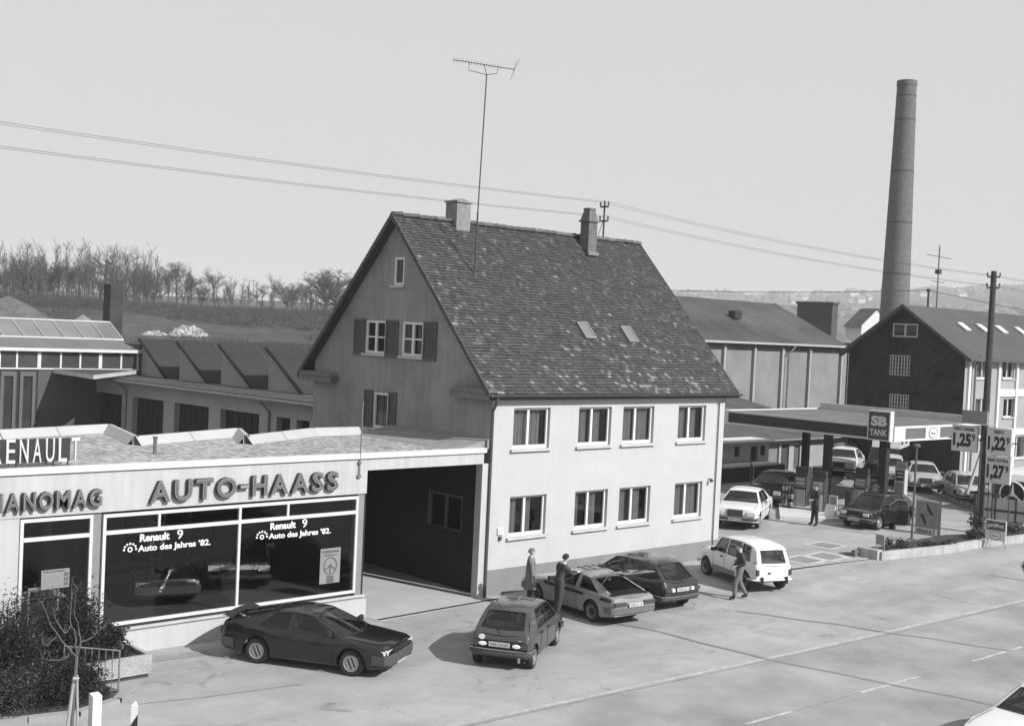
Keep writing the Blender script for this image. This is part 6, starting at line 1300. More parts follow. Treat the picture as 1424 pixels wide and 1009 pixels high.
# ================================================================ timber pole with price boards
po = thing('timber_pole', 'dark timber cable pole with crossarms at the station entrance', 'pole', (24.75, -3.53, .4))
m = MB(); m.tube([(0, 0, -.2), (0, 0, 11.1)], [.17, .115], 10); pole_head(m, 0, 0, 10.85, .5, -pi/2+.3, .45); m.build('pole', [M('pole_timber', .045, .9, .3, 3), MATS['insulator']], po)
m = MB(); m.tube([(-.17, .02, 0), (-.15, .02, 4)], .03, 5); m.build('conduit', ZINC, po)
PB_ = M('price_board_face', .52, .6, .04, 2); PBE = M('price_board_edge', .5, .6, .03)
def priceboard(y0, y1, z0, z1, head, big, sup, label, dx=0):
    t = thing('price_board', label, 'sign', (24.58+dx, (y0+y1)/2, z0), 0, None); W_ = y0-y1; H_ = z1-z0
    m = MB(); m.box((-.03, -W_/2, 0), (.12, W_/2, H_)); m.build('panel', PBE, t); m = MB(); m.box((-.036, -W_/2+.03, .03), (-.031, W_/2-.03, H_-.03)); m.build('face', PB_, t)
    u_ = -Y; x0 = W_/2
    wd = W_*.62 if len(head) > 5 else W_*.4; text(head, 'word', (-.037, wd/2+.0, H_*.80), u_, Z, wd if len(head) < 6 else W_*.8, H_*.12, LETTER, .004, .04, t) if len(head) < 6 else text(head, 'word', (-.037, W_*.42, H_*.80), u_, Z, W_*.84, H_*.12, LETTER, .004, .04, t)
    text(big, 'price', (-.037, W_*.44, H_*.10), u_, Z, W_*.72, H_*.60, LETTER, .004, .05, t); text(sup, 'price', (-.037, -W_*.30, H_*.42), u_, Z, W_*.13, H_*.28, LETTER, .004, .03, t)
priceboard(-2.18, -3.30, 3.86, 4.97, 'ESSO DIESEL', '1,25', '9', 'price board reading 1,25 on the left of the timber pole')
priceboard(-3.72, -4.78, 3.84, 4.98, 'ESSO', '1,22', '9', 'upper price board reading 1,22 right of the timber pole')
priceboard(-3.74, -4.80, 2.68, 3.80, 'ESSO EXTRA', '1,27', '9', 'lower price board reading 1,27 right of the timber pole')
m = MB()
for y, w_ in ((-4.05, .07), (-4.75, .04), (-3.85, .03)): m.tube([(24.72, y, .35), (24.72, y, 4.9)], w_*.6, 6)
for z in (2.2, .95): m.tube([(24.72, -3.4, z), (24.72, -5.0, z)], .03, 5)
m.tube([(24.66, -2.0, 4.4), (24.66, -5.0, 4.4)], .03, 5); tag(m.build('sign_frame', DSTEEL), 'dark tubular frame carrying the price boards', 'frame')
m = MB(); m.box((24.5, -3.72, 5.07), (24.66, -2.62, 5.62)); m.box((24.45, -4.15, 5.05), (24.62, -2.7, 5.09), 1); tag(m.build('lamp_box', [M('lamp_box_grey', .2, .6, .1), WHITEPAINT]), 'plain grey lamp box on the pole above the price boards', 'lamp')
# lamp post
m = MB(); m.tube([(0, 0, 0), (0, 0, 3.75)], [.05, .04], 8); m.lathe([(.04, 3.7), (.14, 3.74), (.15, 3.80), (.1, 3.86), (0, 3.88)], n=10); m.lathe([(.16, 0), (.16, .05), (.06, .08)], n=10); tag(m.build('lamp_post', M('lamp_post_grey', .09, .6, .1), loc=(20.41, -2.85, .46)), 'slim grey post with a flat cap left of the diamond sign', 'lamp post')
# diamond sign
ds = thing('diamond_sign', 'square sign box with a large diamond emblem and RENAULT below', 'sign', (22.1, -2.55, .44))
m = MB(); m.box((-.02, -.50, .06), (.24, .50, 1.46)); m.build('box', M('diamond_box_dark', .04, .5, .1), ds); m = MB(); m.box((-.034, -.49, .34), (-.021, .49, 1.45)); m.build('face', M('diamond_face', .2, .5, .06), ds)
m = MB(); m.box((-.034, -.49, .07), (-.021, .49, .33)); m.box((-.04, -.5, 1.43), (-.02, .5, 1.47)); m.box((-.04, .47, .07), (-.02, .5, 1.47)); m.build('border', PB_, ds)
DD = .95; cx_, cz_ = 0, .89; ro = (.30, .50)
def dia(k): return [(0, cz_+ro[1]*k), (-ro[0]*k, cz_), (0, cz_-ro[1]*k), (ro[0]*k, cz_)]
def band(i, k0, k1, mt, off=0):
    A = dia(k0); B = dia(k1); j = (i+1) % 4; return [(-.040-off, A[i][0], A[i][1]), (-.040-off, A[j][0], A[j][1]), (-.040-off, B[j][0], B[j][1]), (-.040-off, B[i][0], B[i][1])]
m = MB()
for i in range(4):
    dark = i in (0, 2)
    m.poly(band(i, 1.0, .56, 0), 1 if dark else 0)
    if not dark:
        for a, b in ((.97, .93), (.86, .82), (.75, .71), (.64, .60)): m.poly(band(i, a, b, 0, .003), 1)
m.build('diamond_emblem', [M('diamond_light', .38, .5, .05), LETTER], ds)
text('RENAULT', 'word', (-.036, .40, .11), -Y, Z, .8, .17, LETTER, .005, .02, ds)
m = MB(); m.tube([(.1, -.3, -.1), (.1, -.3, .1)], .05, 6); m.tube([(.1, .3, -.1), (.1, .3, .1)], .05, 6); m.build('foot', ZINC, ds)
# A-board
ab = thing('open_board', 'standing board reading geöffnet beside the timber pole', 'board', (22.2, -5.45, .36))
m = MB(); m.box((-.03, -.42, .34), (.02, .42, 1.15)); m.build('panel', PB_, ab); m = MB(); m.box((-.036, -.38, .74), (-.031, .38, 1.10)); m.build('word_panel', M('board_dark', .07, .6, .05), ab)
text('geöffnet', 'word', (-.038, .34, .82), -Y, Z, .68, .2, PB_, .004, .03, ab); oval(ab, (-.034, 0, .54), -Y, -X, .22, .14)
m = MB()
for y in (-.32, .32): m.tube([(-.18, y, 0), (0, y, .36), (.22, y, 0)], .014, 5)
m.build('leg', STEEL, ab)
# planter wall and its plants
pw = [(15.75, -4.25), (17.5, -4.62), (19.5, -4.95), (21.9, -5.0), (24.5, -5.25), (30, -5.6)]
KER = M('planter_concrete', .4, .95, .15, 1.2, .4, 25, streak=.25, fine=.1, fscale=10); SOIL = M('planter_soil', .04, .95, .4, 2, .8, 15, fine=.3, fscale=10)
m = MB()
for i in range(len(pw)-1):
    a, b = Vector((*pw[i], 0)), Vector((*pw[i+1], 0)); d_ = (b-a).normalized(); n_ = Vector((-d_.y, d_.x, 0)); za, zb2 = gz(a.x, a.y), gz(b.x, b.y)
    A = [a+Z*(za-.1), a+Z*(za+.30), a+n_*.2+Z*(za+.30), a+n_*.2+Z*(za-.1)]; B = [b+Z*(zb2-.1), b+Z*(zb2+.30), b+n_*.2+Z*(zb2+.30), b+n_*.2+Z*(zb2-.1)]
    for j in range(3): m.poly([A[j], B[j], B[j+1], A[j+1]])
    if i == 0: m.poly(A)
m.box((15.6, -4.15, .2), (15.95, -3.3, .68)); tag(m.build('planter_wall', KER), 'low weathered concrete wall along the planted strip', 'wall')
m = MB(); m.poly([(15.9, -4.1, .54), (17.5, -4.45, .56), (19.5, -4.8, .60), (21.9, -4.85, .60), (24.5, -5.1, .62), (30, -5.45, .64), (30, -4.4, .64), (24.5, -4.0, .60), (21.9, -3.3, .60), (19.5, -3.4, .60), (16.2, -3.4, .54)]); o = m.build('planting_bed', SOIL); tag(o, kind='structure')
m = MB(); m.box((15.3, -3.4, .28), (22.5, -3.25, .58)); o = m.build('bed_kerb', M('bed_kerb_dark', .12, .9, .2)); tag(o, kind='structure')
LEAF = [M('leaf_dark', .035, .8, .4, 6), M('leaf_mid', .07, .8, .4, 6), M('leaf_light', .11, .8, .4, 6), M('twig_bark', .06, .9, .3, 5)]
def shrub(p, rx_, ry_, h, n_, seed, label, leaf=.05, group=None, name='shrub', kind='blob', mats=LEAF, cat='shrub', dens=(7, 3.5, .7)):
    rr = random.Random(seed); t = thing(name, label, cat, p, 0, group); mf, mw = MB(), MB()
    nb = max(4, int(6+n_/400))
    cl = []
    for i in range(nb):
        a = rr.uniform(0, 2*pi); q = sqrt(rr.random())*.75; tip = Vector((rx_*q*cos(a), ry_*q*sin(a), h*rr.uniform(.45, .95)*(1-.35*q*q)))
        mid = Vector((tip.x*.35, tip.y*.35, tip.z*.5)); mw.tube([(0, 0, -.1), mid, tip], [.02+.01*h, .012+.004*h, .005], 4); cl.append((tip, rr.uniform(.28, .5)))
    for i in range(n_):
        if rr.random() < .75:
            c, s_ = rr.choice(cl); d_ = Vector((rr.gauss(0, 1), rr.gauss(0, 1), rr.gauss(0, 1))).normalized()*rr.random()**.5
            q = c*rr.uniform(.55, 1.05)+Vector((d_.x*rx_*s_, d_.y*ry_*s_, d_.z*h*s_*.6))
        else:
            a = rr.uniform(0, 2*pi); r0 = sqrt(rr.random()); q = Vector((rx_*r0*cos(a), ry_*r0*sin(a), h*rr.random()*.7*sqrt(max(0, 1-r0*r0))))
        if q.z < .01: q.z = rr.uniform(.02, .15)
        u_ = Vector((rr.uniform(-1, 1), rr.uniform(-1, 1), rr.uniform(-.3, 1.2))).normalized(); v_ = u_.cross(Vector((rr.uniform(-1, 1), rr.uniform(-1, 1), rr.uniform(-1, 1)))).normalized()
        L_ = leaf*rr.uniform(.7, 1.5); w_ = L_*(.22 if kind == 'needle' else .5); k = rr.choices((0, 1, 2), dens)[0]
        mf.poly([q-v_*w_, q+u_*L_, q+v_*w_, q-u_*L_*.3], k)
    mw.build('stem', mats[3], t, merge=False); mf.build('foliage', mats[:3], t, merge=False); return t
for i, (x, y, rx_, h, n_, lb) in enumerate(((16.8, -3.9, .25, .55, 260, 'tiny dark cone shaped shrub at the planter end'), (17.7, -4.0, .4, .35, 400, 'low round cushion shrub next to the cone shrub'), (18.8, -4.3, .55, .22, 500, 'flat spreading shrub in front of the lamp post'), (20.0, -4.5, .5, .2, 500, 'dark flat shrub below the diamond sign'), (22.4, -4.5, .45, .45, 500, 'bushy shrub right of the diamond sign'), (23.6, -4.6, .5, .45, 500, 'dense low shrub left of the timber pole'), (25.6, -4.6, .6, .6, 600, 'dark shrub behind the open board'), (27.5, -4.8, .7, .6, 600, 'dark shrub at the right end of the planted strip'))):
    shrub((x, y, .58), rx_, rx_*.8, h, n_, 50+i, lb, .05)
shrub((22.9, -4.3, .66), .35, .3, 1.15, 200, 71, 'tall thin leafy shrub between the signs', .09)
m = MB(); m.tube([(15.97, -3.9, .3), (15.97, -3.9, 1.02)], .02, 5); m.tube([(16.05, -4.15, .3), (16.05, -4.15, 1.0)], .02, 5); m.box((15.93, -4.2, .85), (15.96, -3.86, 1.22), 1); tag(m.build('small_notice', [STEEL, M('notice_grey', .22, .7, .1)]), 'small grey notice on two legs at the planter end', 'notice')
m = MB(); m.prism([(22.0, .5), (22.25, .5), (22.12, .85)], -1.1, -.9, 'y'); tag(m.build('marker_cone', BLACK), 'little dark marker beside the black hatchback', 'marker')
# kerbed island right of the canopy with dark planting
m = MB(); P = [(34.3, 3.2), (30.9, -.3), (27.1, -4.0), (29.5, -4.3), (34, -.5), (37.0, 3.0)]
m.poly([(x, y, .68) for x, y in P]); 
for i in range(len(P)): j = (i+1) % len(P); m.poly([(*P[i], .4), (*P[j], .4), (*P[j], .68), (*P[i], .68)])
tag(m.build('kerb_island', M('island_grey', .3, .9, .15, 1)), kind='structure')
for i, (x, y, lb) in enumerate(((29.5, -2.4, 'dark low hedge shrub nearest the price boards'), (30.8, -1.2, 'dark low hedge shrub in the middle of the island'), (32.2, .2, 'dark low hedge shrub farthest along the island'))): shrub((x, y, .66), 1.0, .8, .5, 700, 90+i, lb, .07, 'hedge shrubs on the kerb island')
# pale panels behind the price boards
fp = thing('panel_fence', 'fence of pale panels in dark frames below the price boards', 'fence', (27.4, -2.0, .5), radians(-75))
for i in range(3): m = MB(); m.box((i*.85+.04, -.02, .1), (i*.85+.81, .02, 1.2)); m.build('panel', M('fence_panel_pale', .38, .7, .1), fp)
m = MB()
for i in range(4): m.box((i*.85-.04, -.04, 0), (i*.85+.04, .04, 1.3))
m.box((-.04, -.05, .62), (2.59, -.021, .72)); m.build('post', DSTEEL, fp)
m = MB(); m.tube([(0, 0, 0), (1.6, 0, 2.6)], .09, 6); m.tube([(1.2, 0, 0), (1.6, 0, 2.6)], .05, 6); m.box((1.4, -.15, 2.5), (1.8, .15, 2.8)); o = m.build('jib_crane', M('crane_grey', .3, .6, .1), loc=(33.0, 1.2, 1.0)); tag(o, 'slanting grey hoist arm behind the left price board', 'hoist')
# arrow sign at the right edge
ar = thing('arrow_sign', 'low dark chevron sign at the right edge of the picture', 'sign', (17.9, -8.75, .12), .15)
m = MB(); m.prism([(-.55, 0), (.05, 0), (.30, .45), (.05, .9), (-.55, .9), (-.3, .45)][::-1], -.04, .04, 'x'); m.v = [(a, b, c+.08) for a, b, c in m.v]; m.build('border', M('chevron_pale', .4, .6, .05), ar)
m = MB(); m.prism([(-.40, .1), (.02, .1), (.22, .45), (.02, .8), (-.40, .8), (-.2, .45)][::-1], -.048, -.041, 'x'); m.v = [(a, b, c+.08) for a, b, c in m.v]; m.build('face', BLACK, ar)
for q in (-.2, .1): m = MB(); m.tube([(.02, q, 0), (.02, q, .3)], .03, 5); m.build('post', STEEL, ar)
# ================================================================ planting at the lower left
BED = M('bark_bed', .06, .95, .4, 2, .6, 20, fine=.3, fscale=12)
m = MB(); m.poly([(-22, -2.6, .05), (-16.5, -3.1, .05), (-15.4, -3.55, .05), (-14.5, -3.75, .05), (-13.6, -3.45, .05), (-13.1, -2.9, .05), (-13.4, -1.8, .05), (-14.2, -.25, .05), (-22, -.25, .05)]); tag(m.build('planting_bed', BED), kind='structure')
kp = [(-22, -2.65), (-16.5, -3.2), (-15.4, -3.65), (-14.5, -3.85), (-13.5, -3.5), (-13.0, -2.95)]
m = MB()
for i in range(len(kp)-1):
    a, b = Vector((*kp[i], 0)), Vector((*kp[i+1], 0)); d_ = (b-a).normalized(); n_ = Vector((-d_.y, d_.x, 0)); o1 = a-n_*.1; o2 = b-n_*.1
    m.poly([a-n_*.14, b-n_*.14, b-n_*.14+Z*.10, a-n_*.14+Z*.10]); m.poly([a-n_*.14+Z*.10, b-n_*.14+Z*.10, b+n_*.06+Z*.10, a+n_*.06+Z*.10])
tag(m.build('bed_edging', M('edging_stone', .25, .9, .1, 2, fine=.1)), kind='structure')
JUN = [M('juniper_dark', .013, .9, .4, 5), M('juniper_mid', .025, .9, .4, 5), M('juniper_light', .05, .9, .4, 5), MATS['twig_bark']]
shrub((-15.3, -2.0, .05), 1.0, .9, 2.15, 16000, 1, 'big dark rounded evergreen shrub before the small window', .05, kind='needle', mats=JUN)
shrub((-13.75, -1.65, .35), .85, .7, 1.75, 11000, 2, 'feathery juniper growing out of the concrete trough', .06, kind='needle', mats=JUN, name='juniper')
shrub((-12.75, -1.5, .45), .6, .45, .75, 2600, 3, 'low juniper spilling over the right end of the trough', .07, kind='needle', mats=JUN, name='juniper')
shrub((-15.6, -3.0, .05), .8, .6, .85, 8000, 4, 'wide brownish spreading shrub at the left picture edge', .05, kind='needle', mats=[JUN[1], JUN[2], LEAF[2], JUN[3]])
shrub((-14.35, -3.0, .05), .95, .6, .95, 10000, 5, 'dark spreading shrub behind the staked tree', .05, kind='needle', mats=JUN)
shrub((-16.8, -2.4, .05), .9, .8, 1.6, 4000, 6, 'dark shrub cut off by the left picture edge', .07, mats=JUN)
# concrete trough
m = MB(); P = dict(x0=-14.3, x1=-12.05, y0=-2.25, y1=-1.0)
m.box((P['x0'], P['y0'], .10), (P['x1'], P['y0']+.1, .52)); m.box((P['x0'], P['y1']-.1, .10), (P['x1'], P['y1'], .52)); m.box((P['x1']-.1, P['y0']+.1, .10), (P['x1'], P['y1']-.1, .52)); m.box((P['x0'], P['y0']+.1, .10), (P['x0']+.1, P['y1']-.1, .52))
m.box((P['x0']+.1, P['y0']+.1, .10), (P['x1']-.1, P['y1']-.1, .42), 1); m.box((P['x0']+.05, P['y0']+.07, .0), (P['x1']-.05, P['y1']-.07, .10), 2)
tag(m.build('concrete_trough', [M('exposed_aggregate', .30, .95, .12, 3, .6, 40, fine=.22, fscale=30), SOIL, M('trough_base', .06, .9, .2)]), 'rectangular exposed aggregate planting trough by the railing', 'planter')
# railing
rl = thing('railing', 'short steel railing with thin upright bars beside the shrubs', 'railing', (-13.22, -3.05, .0))
RM = M('railing_steel', .16, .6, .2, 4); m = MB(); a, b = Vector((0, 0, .95)), Vector((-.95, .62, 1.05)); m.tube([(0, 0, 0), a, b, (b.x, b.y, 0)], .022, 6); m.build('handrail', RM, rl)
for i in range(1, 8): q = a.lerp(b, i/8); m = MB(); m.tube([(q.x, q.y, .08), q], .009, 5); m.build('bar', RM, rl)
m = MB(); m.tube([(0, 0, .1), (b.x, b.y, .12)], .012, 5); m.build('bottom_rail', RM, rl)
# marker posts
m = MB(); W_ = .085; m.box((-W_, -W_, -.1), (W_, W_, .98)); m.poly([(-W_, -W_, .98), (W_, -W_, .98), (W_, W_, 1.01), (-W_, W_, 1.01)]); m.poly([(-W_, W_, .98), (W_, W_, .98), (W_, W_, 1.01), (-W_, W_, 1.01)])
c = at_d(133, 965, 23); tag(m.build('bollard', M('bollard_white', .52, .7, .06, 3, fine=.05), loc=(c.x, c.y, c.z-.99)), 'thick square white post beside the staked tree', 'bollard')
c = at_d(188, 977, 22.8); t = thing('reflector_post', 'slim white marker post with a black slanted band', 'bollard', (c.x, c.y, c.z-1.0), -.6)
m = MB(); tri = [(-.06, -.05), (.06, -.05), (.0, .06)]; m.prism(tri, .62, .97, 'z'); m.poly([(-.06, -.05, .97), (.06, -.05, .97), (0, .06, 1.03)]); m.poly([(-.06, -.05, .97), (0, .06, .97), (0, .06, 1.03)]); m.poly([(.06, -.05, .97), (0, .06, .97), (0, .06, 1.03)]); m.prism(tri, 0, .40, 'z'); m.build('post', MATS['bollard_white'], t)
m = MB(); m.prism(tri, .40, .62, 'z'); m.poly([(-.0605, -.0505, .62), (.0605, -.0505, .62), (.0605, -.0505, .82)]); m.build('band', BLACK, t)
# young staked tree
c = at_d(98, 1009, 23); zb_ = 0; base = Vector((c.x, c.y, 0))
yt = thing('young_tree', 'young leafless tree tied between two wooden stakes', 'tree', base); BK = M('young_bark', .10, .9, .25, 5)
def loc_(u, v, d_=23): return at_d(u, v, d_)-base
fk = loc_(107, 912); m = MB(); m.tube([(0, 0, -.1), loc_(103, 960), fk], [.035, .03, .026], 7); m.build('trunk', BK, yt)
m = MB()
brs = [[fk, loc_(92, 897), loc_(72, 870), loc_(62, 845), loc_(54, 832)], [fk, loc_(104, 880), loc_(98, 862), loc_(99, 830), loc_(101, 800)], [fk, loc_(112, 892), loc_(108, 868), loc_(104, 850), loc_(107, 815)], [loc_(112, 892), loc_(124, 888), loc_(136, 878), loc_(148, 868)], [loc_(96, 911), loc_(84, 917), loc_(68, 917), loc_(56, 914)], [loc_(98, 870), loc_(90, 880), loc_(78, 860), loc_(74, 850)], [loc_(78, 885), loc_(66, 896), loc_(58, 893)]]
rr = random.Random(9)
def smooth_(P):
    Q = []
    for i in range(len(P)-1):
        a, b, c, d_ = P[max(i-1, 0)], P[i], P[i+1], P[min(i+2, len(P)-1)]
        for k in range(4): t = k/4; Q.append(.5*((2*b)+(c-a)*t+(2*a-5*b+4*c-d_)*t*t+(3*b-a-3*c+d_)*t**3)+Vector((rr.uniform(-.012, .012), rr.uniform(-.012, .012), 0)))
    return Q+[P[-1]]
for b in brs:
    b = smooth_(b)
    m.tube(b, [max(.015*(1-.8*i/(len(b)-1)), .003) for i in range(len(b))], 5)
    for k in range(9):
        i = rr.randint(1, len(b)-1); p = b[i-1].lerp(b[i], rr.random()); m.tube([p, p+Vector((rr.uniform(-.12, .12), rr.uniform(-.12, .12), rr.uniform(.05, .22)))], [.004, .002], 3)
m.build('crown', BK, yt)
m = MB(); m.tube([loc_(92, 1009)+Vector((0, 0, -1)), loc_(94, 1009), loc_(104, 940)], .035, 8); m.build('stake', M('stake_wood', .30, .85, .2, 3), yt)
m = MB(); m.tube([loc_(106, 1009, 23.2)+Vector((0, 0, -1)), loc_(108, 1009, 23.2), loc_(107, 938, 23.2)], .025, 8); m.build('stake', MATS['stake_wood'], yt)
m = MB(); m.tube([loc_(102, 943, 22.9), loc_(110, 943, 22.9)], .03, 6); m.build('tie', M('tie_band', .3, .8), yt)
m = MB(); p = at_d(77, 1007, 24); m.lathe([(.0, .12), (.07, .12), (.09, .05), (.09, 0)], (0, 0, 0), n=12); tag(m.build('hydrant_cap', BLACK, loc=(p.x, p.y, .0)), 'small dark cap on the ground left of the staked tree', 'cap')
# ================================================================ people
def skinobj(name, verts, edges, radii, mat, parent=None, sub=2, root=0):
    me = bpy.data.meshes.new(name); me.from_pydata(verts, edges, []); o = bpy.data.objects.new(name, me); COL.objects.link(o)
    md = o.modifiers.new('Skin', 'SKIN'); md.use_smooth_shade = True
    for i, r_ in enumerate(radii): me.skin_vertices[0].data[i].radius = r_ if isinstance(r_, tuple) else (r_, r_)
    for i in range(len(verts)): me.skin_vertices[0].data[i].use_root = (i == root)
    s_ = o.modifiers.new('Subdivision', 'SUBSURF'); s_.levels = sub; s_.render_levels = sub
    bpy.context.view_layer.update(); ev = o.evaluated_get(bpy.context.evaluated_depsgraph_get()); nm = bpy.data.meshes.new_from_object(ev)
    bpy.data.objects.remove(o); nm.name = name; nm.materials.clear(); nm.materials.append(mat); o = bpy.data.objects.new(name, nm); COL.objects.link(o)
    if parent: o.parent = parent
    return o
SKIN = M('skin', .42, .6, .05, 8); HAIR = M('hair_dark', .02, .8, .3, 12); HAIRG = M('hair_grey', .13, .8, .2, 12)
def person(loc, rz, label, J, cl):
    """J: joints dict in metres, x forward, y left; cl: clothing spec"""
    pts, ed, rad_ = [], [], []
    def add(p, r_, par=None): pts.append(tuple(p)); rad_.append(r_); i = len(pts)-1; (ed.append((par, i)) if par is not None else None); return i
    V_ = lambda k: Vector(J[k])
    pel = add(V_('pelvis'), (.12, .085)); w_ = add(V_('waist'), (.11, .08), pel); ch = add(V_('chest'), (.125, .075), w_); nk0 = add(V_('neck'), (.06, .06), ch); nk = add(V_('neck')+(V_('head')-V_('neck'))*.45, (.052, .055), nk0)
    hd_ = V_('head'); h1 = add(hd_-(hd_-V_('neck')).normalized()*.02, (.072, .085), nk); h2 = add(hd_+(hd_-V_('neck')).normalized()*.07, (.078, .092), h1); h3 = add(hd_+(hd_-V_('neck')).normalized()*.115, (.05, .06), h2)
    for s_ in 'LR':
        sh = add(V_('sh'+s_), .042, ch); el = add(V_('el'+s_), .042, sh); wr = add(V_('wr'+s_), .026, el); d_ = (V_('wr'+s_)-V_('el'+s_)).normalized(); palm = add(V_('wr'+s_)+d_*.06, (.034, .02), wr)
        sd_ = d_.cross(Vector((0, 0, 1)) if abs(d_.z) < .8 else Vector((1, 0, 0))).normalized(); nn = d_.cross(sd_)
        for k, (o_, L_) in enumerate(((-.026, .062), (-.009, .072), (.009, .068), (.026, .052))):
            a = add(V_('wr'+s_)+d_*.095+sd_*o_, .0095, palm); b = add(V_('wr'+s_)+d_*(.095+L_*.55)+sd_*o_+nn*.01, .009, a); add(V_('wr'+s_)+d_*(.095+L_*.85)+sd_*o_+nn*.035, .008, b)
        a = add(V_('wr'+s_)+d_*.04+sd_*-.04+nn*.01, .011, palm); add(V_('wr'+s_)+d_*.08+sd_*-.055+nn*.025, .009, a)
        hp = add(V_('hip'+s_), .078, pel); kn = add(V_('kn'+s_), .062, hp); an = add(V_('an'+s_), .032, kn); hl = add(V_('an'+s_)+Vector((-.03, 0, -.05)), .038, an); add(V_('an'+s_)+Vector((.15, 0, -.055)), (.04, .028), an)
    b = skinobj('person', pts, ed, rad_, SKIN); b.location = loc; b.rotation_euler = (0, 0, rz); tag(b, label, 'person')
    fw = Vector((cos(J.get('look', 0)), sin(J.get('look', 0)), 0)); lf = Vector((-fw.y, fw.x, 0)); H0 = hd_+Vector((0, 0, .035))
    m = MB()   # hair
    rows = []
    for i in range(8):
        th = pi*.56*i/7; row = []
        for j in range(18):
            a = 2*pi*j/18; front = cos(a); lim = th*(1 if front < .3 else (.72 if front < .8 else .6)); r_ = .105
            row.append(H0+fw*(sin(lim)*cos(a)*r_*1.05-.012)+lf*(sin(lim)*sin(a)*r_*.88)+Z*(cos(lim)*r_*1.12+cl.get('hairup', 0)))
        rows.append(row)
    m.grid(rows, close=True); m.build('hair', cl.get('hair', HAIR), b, smooth=60)
    m = MB(); nz = H0+fw*.098-Z*.02; m.poly([nz+Z*.03, nz+lf*.014-Z*.012, nz+fw*.022-Z*.012]); m.poly([nz+Z*.03, nz-lf*.014-Z*.012, nz+fw*.022-Z*.012]); m.poly([nz+lf*.014-Z*.012, nz-lf*.014-Z*.012, nz+fw*.022-Z*.012]); m.build('nose', SKIN, b)
    m = MB()
    for s_ in (-1, 1): m.lathe([(0, -.004), (.011, 0), (0, .006)], H0+fw*.088+lf*.032*s_+Z*.005, 'x', 8); 
    m.box(tuple(H0+fw*.085-Z*.065-lf*0-Vector((.004, .022, .004))), tuple(H0+fw*.085-Z*.065+Vector((.008, .022, .004)))); m.build('face_features', HAIR, b)
    m = MB()
    for s_ in (-1, 1): m.lathe([(0, -.008), (.026, -.006), (.03, .004), (0, .01)], H0+lf*.083*s_-fw*.005-Z*.01, 'y', 10)
    m.build('ear', SKIN, b)
    # clothing grown from the same joints
    def garment(name, chain_sets, mat):
        P, E, R_ = [], [], []
        idx = {}
        def g(key, p, r_, par):
            if key not in idx: P.append(tuple(p)); R_.append(r_); idx[key] = len(P)-1
            if par is not None: E.append((idx[par], idx[key]))
            return key
        for (key, p, r_, par) in chain_sets: g(key, p, r_, par)
        skinobj(name, P, E, R_, mat, b)
    sl = cl.get('sleeve', 1.0)
    tl = [('w', V_('waist'), (.155, .118), None), ('c', V_('chest')+Z*-.02, (.182, .135), 'w'), ('n', V_('neck')-Z*.01, (.082, .078), 'c'), ('p', V_('pelvis')-Z*.0, (.165, .13), 'w')]
    if cl.get('coat'):
        cz = cl['coat']; c0 = V_('pelvis'); m = MB(); m.grid([[c0+Vector((b_*cos(2*pi*i/24), a_*sin(2*pi*i/24)*(1+.03*sin(i*2.1)), z_-c0.z)) for i in range(24)] for z_, a_, b_ in ((1.16, .150, .112), (1.05, .178, .135), (.93, .200, .152), (.78, .212, .165), (.62, .222, .178), (.56, .224, .180), (.56, .205, .16))], close=True); m.build('coat_skirt', cl['top'], b, smooth=60)
    for s_ in 'LR': tl += [('s'+s_, V_('sh'+s_), .076, 'c'), ('e'+s_, V_('el'+s_), .060, 's'+s_), ('w'+s_, V_('el'+s_).lerp(V_('wr'+s_), .92*sl), .044, 'e'+s_)]
    garment('coat' if cl.get('coat') else 'jacket', tl, cl['top'])
    tr = [('p', V_('pelvis'), (.16, .125), None), ('w', V_('waist')+Z*.02, (.15, .115), 'p')]
    for s_ in 'LR': tr += [('h'+s_, V_('hip'+s_), .105, 'p'), ('k'+s_, V_('kn'+s_), .083, 'h'+s_), ('a'+s_, V_('an'+s_)-Z*.0, .068, 'k'+s_)]
    garment('trousers', tr, cl['legs'])
    for s_ in 'LR':
        a = V_('an'+s_); P = [tuple(a+Vector((-.045, 0, -.035))), tuple(a+Vector((.04, 0, -.045))), tuple(a+Vector((.17, 0, -.055))), tuple(a+Vector((-.01, 0, .06)))]
        skinobj('shoe', P, [(0, 1), (1, 2), (1, 3)], [(.056, .05), (.052, .046), (.048, .034), (.058, .058)], cl.get('shoe', BLACK), b)
    return b
def J0(**k):
    J = dict(pelvis=(0, 0, .95), waist=(0, 0, 1.10), chest=(.0, 0, 1.32), neck=(0, 0, 1.47), head=(.02, 0, 1.59), shL=(0, .18, 1.42), shR=(0, -.18, 1.42), elL=(-.02, .24, 1.12), elR=(-.02, -.24, 1.12), wrL=(.03, .25, .88), wrR=(.03, -.25, .88), hipL=(0, .10, .88), hipR=(0, -.10, .88), knL=(.01, .11, .49), knR=(.01, -.11, .49), anL=(-.01, .12, .09), anR=(-.01, -.12, .09)); J.update(k); return J
OVER = M('overall_dark', .045, .9, .2, 5); COATM = M('work_coat_grey', .17, .9, .1, 4, streak=.15); JACK = M('jacket_dark', .05, .9, .2, 5); TROU = M('trousers_grey', .13, .9, .15, 5); DTR = M('trousers_dark', .03, .9, .2, 5)
h_ = person((.12, -1.85, 0), radians(-40), 'balding man in a long grey work coat watching behind the small hatchback', J0(elL=(-.05, .25, 1.12), wrL=(-.02, .27, .87), elR=(.02, -.24, 1.12), wrR=(.05, -.25, .87)), dict(top=COATM, legs=DTR, coat=.75, hair=HAIRG, hairup=-.012)); h_.scale = (1.03,)*3
m = MB(); m.poly([(.085, -.05, 1.49), (.085, .05, 1.49), (.150, .0, 1.26)]); m.build('shirt_collar', WHITEPAINT, h_)
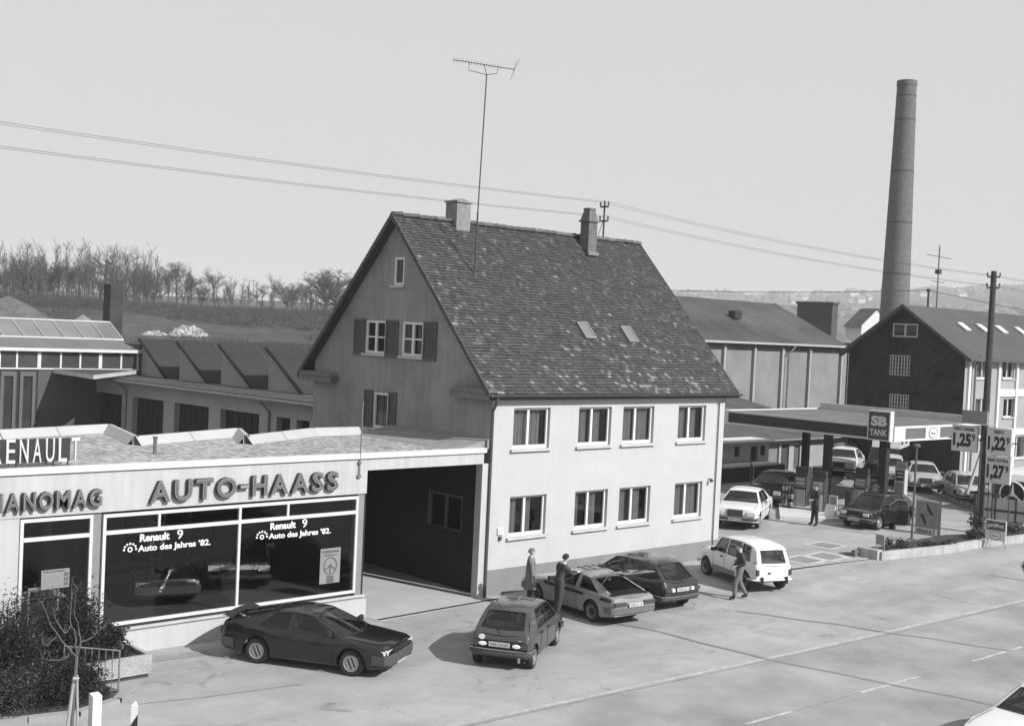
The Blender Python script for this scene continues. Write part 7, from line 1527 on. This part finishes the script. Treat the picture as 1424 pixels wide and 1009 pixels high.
person((.12, -3.05, 0), radians(-15), 'person in dark overalls bending over the silver fastback', J0(pelvis=(-.02, 0, .97), waist=(.0, 0, 1.12), chest=(.06, 0, 1.32), neck=(.12, 0, 1.45), head=(.18, 0, 1.57), shL=(.06, .19, 1.40), shR=(.08, -.18, 1.40), elL=(.26, .24, 1.20), elR=(.28, -.2, 1.18), wrL=(.48, .13, 1.24), wrR=(.5, -.12, 1.22), knL=(.02, .12, .50), anL=(.0, .14, .09), knR=(-.03, -.11, .5), anR=(-.1, -.12, .09)), dict(top=OVER, legs=OVER, hair=HAIR, hairup=.012)).scale = (1.04,)*3
person((6.50, -4.68, .06), radians(142), 'walking person in a dark jacket and grey trousers behind the white estate car', J0(chest=(.02, 0, 1.32), head=(.05, 0, 1.60), hipL=(0, .1, .88), hipR=(0, -.1, .88), knL=(.16, .11, .50), anL=(.17, .11, .10), knR=(-.05, -.11, .50), anR=(-.28, -.12, .12), elL=(-.08, .25, 1.14), elR=(.0, -.24, 1.12), wrL=(.16, .14, 1.06), wrR=(.2, -.1, 1.02)), dict(top=JACK, legs=TROU, hair=HAIR, hairup=.01))
person((19.75, 1.25, .5), radians(160), 'attendant in dark clothes standing at the edge of the pump island', J0(elL=(.05, .25, 1.15), wrL=(.2, .1, 1.08), elR=(.05, -.25, 1.15), wrR=(.2, -.1, 1.08), anL=(0, .15, .09), anR=(.03, -.15, .09)), dict(top=OVER, legs=DTR, hair=HAIR))
# ================================================================ air
hm = bpy.data.materials.new('haze_air'); hm.use_nodes = True; t = hm.node_tree; t.nodes.clear(); o_ = t.nodes.new('ShaderNodeOutputMaterial'); pv = t.nodes.new('ShaderNodeVolumePrincipled')
pv.inputs['Color'].default_value = (.95, .95, .95, 1); pv.inputs['Density'].default_value = .00042; pv.inputs['Anisotropy'].default_value = .0
t.links.new(pv.outputs[0], o_.inputs['Volume'])
m = MB(); m.box((-2700, -2700, -3), (2700, 2700, 120)); hz_o = m.build('haze', hm); tag(hz_o, kind='stuff')
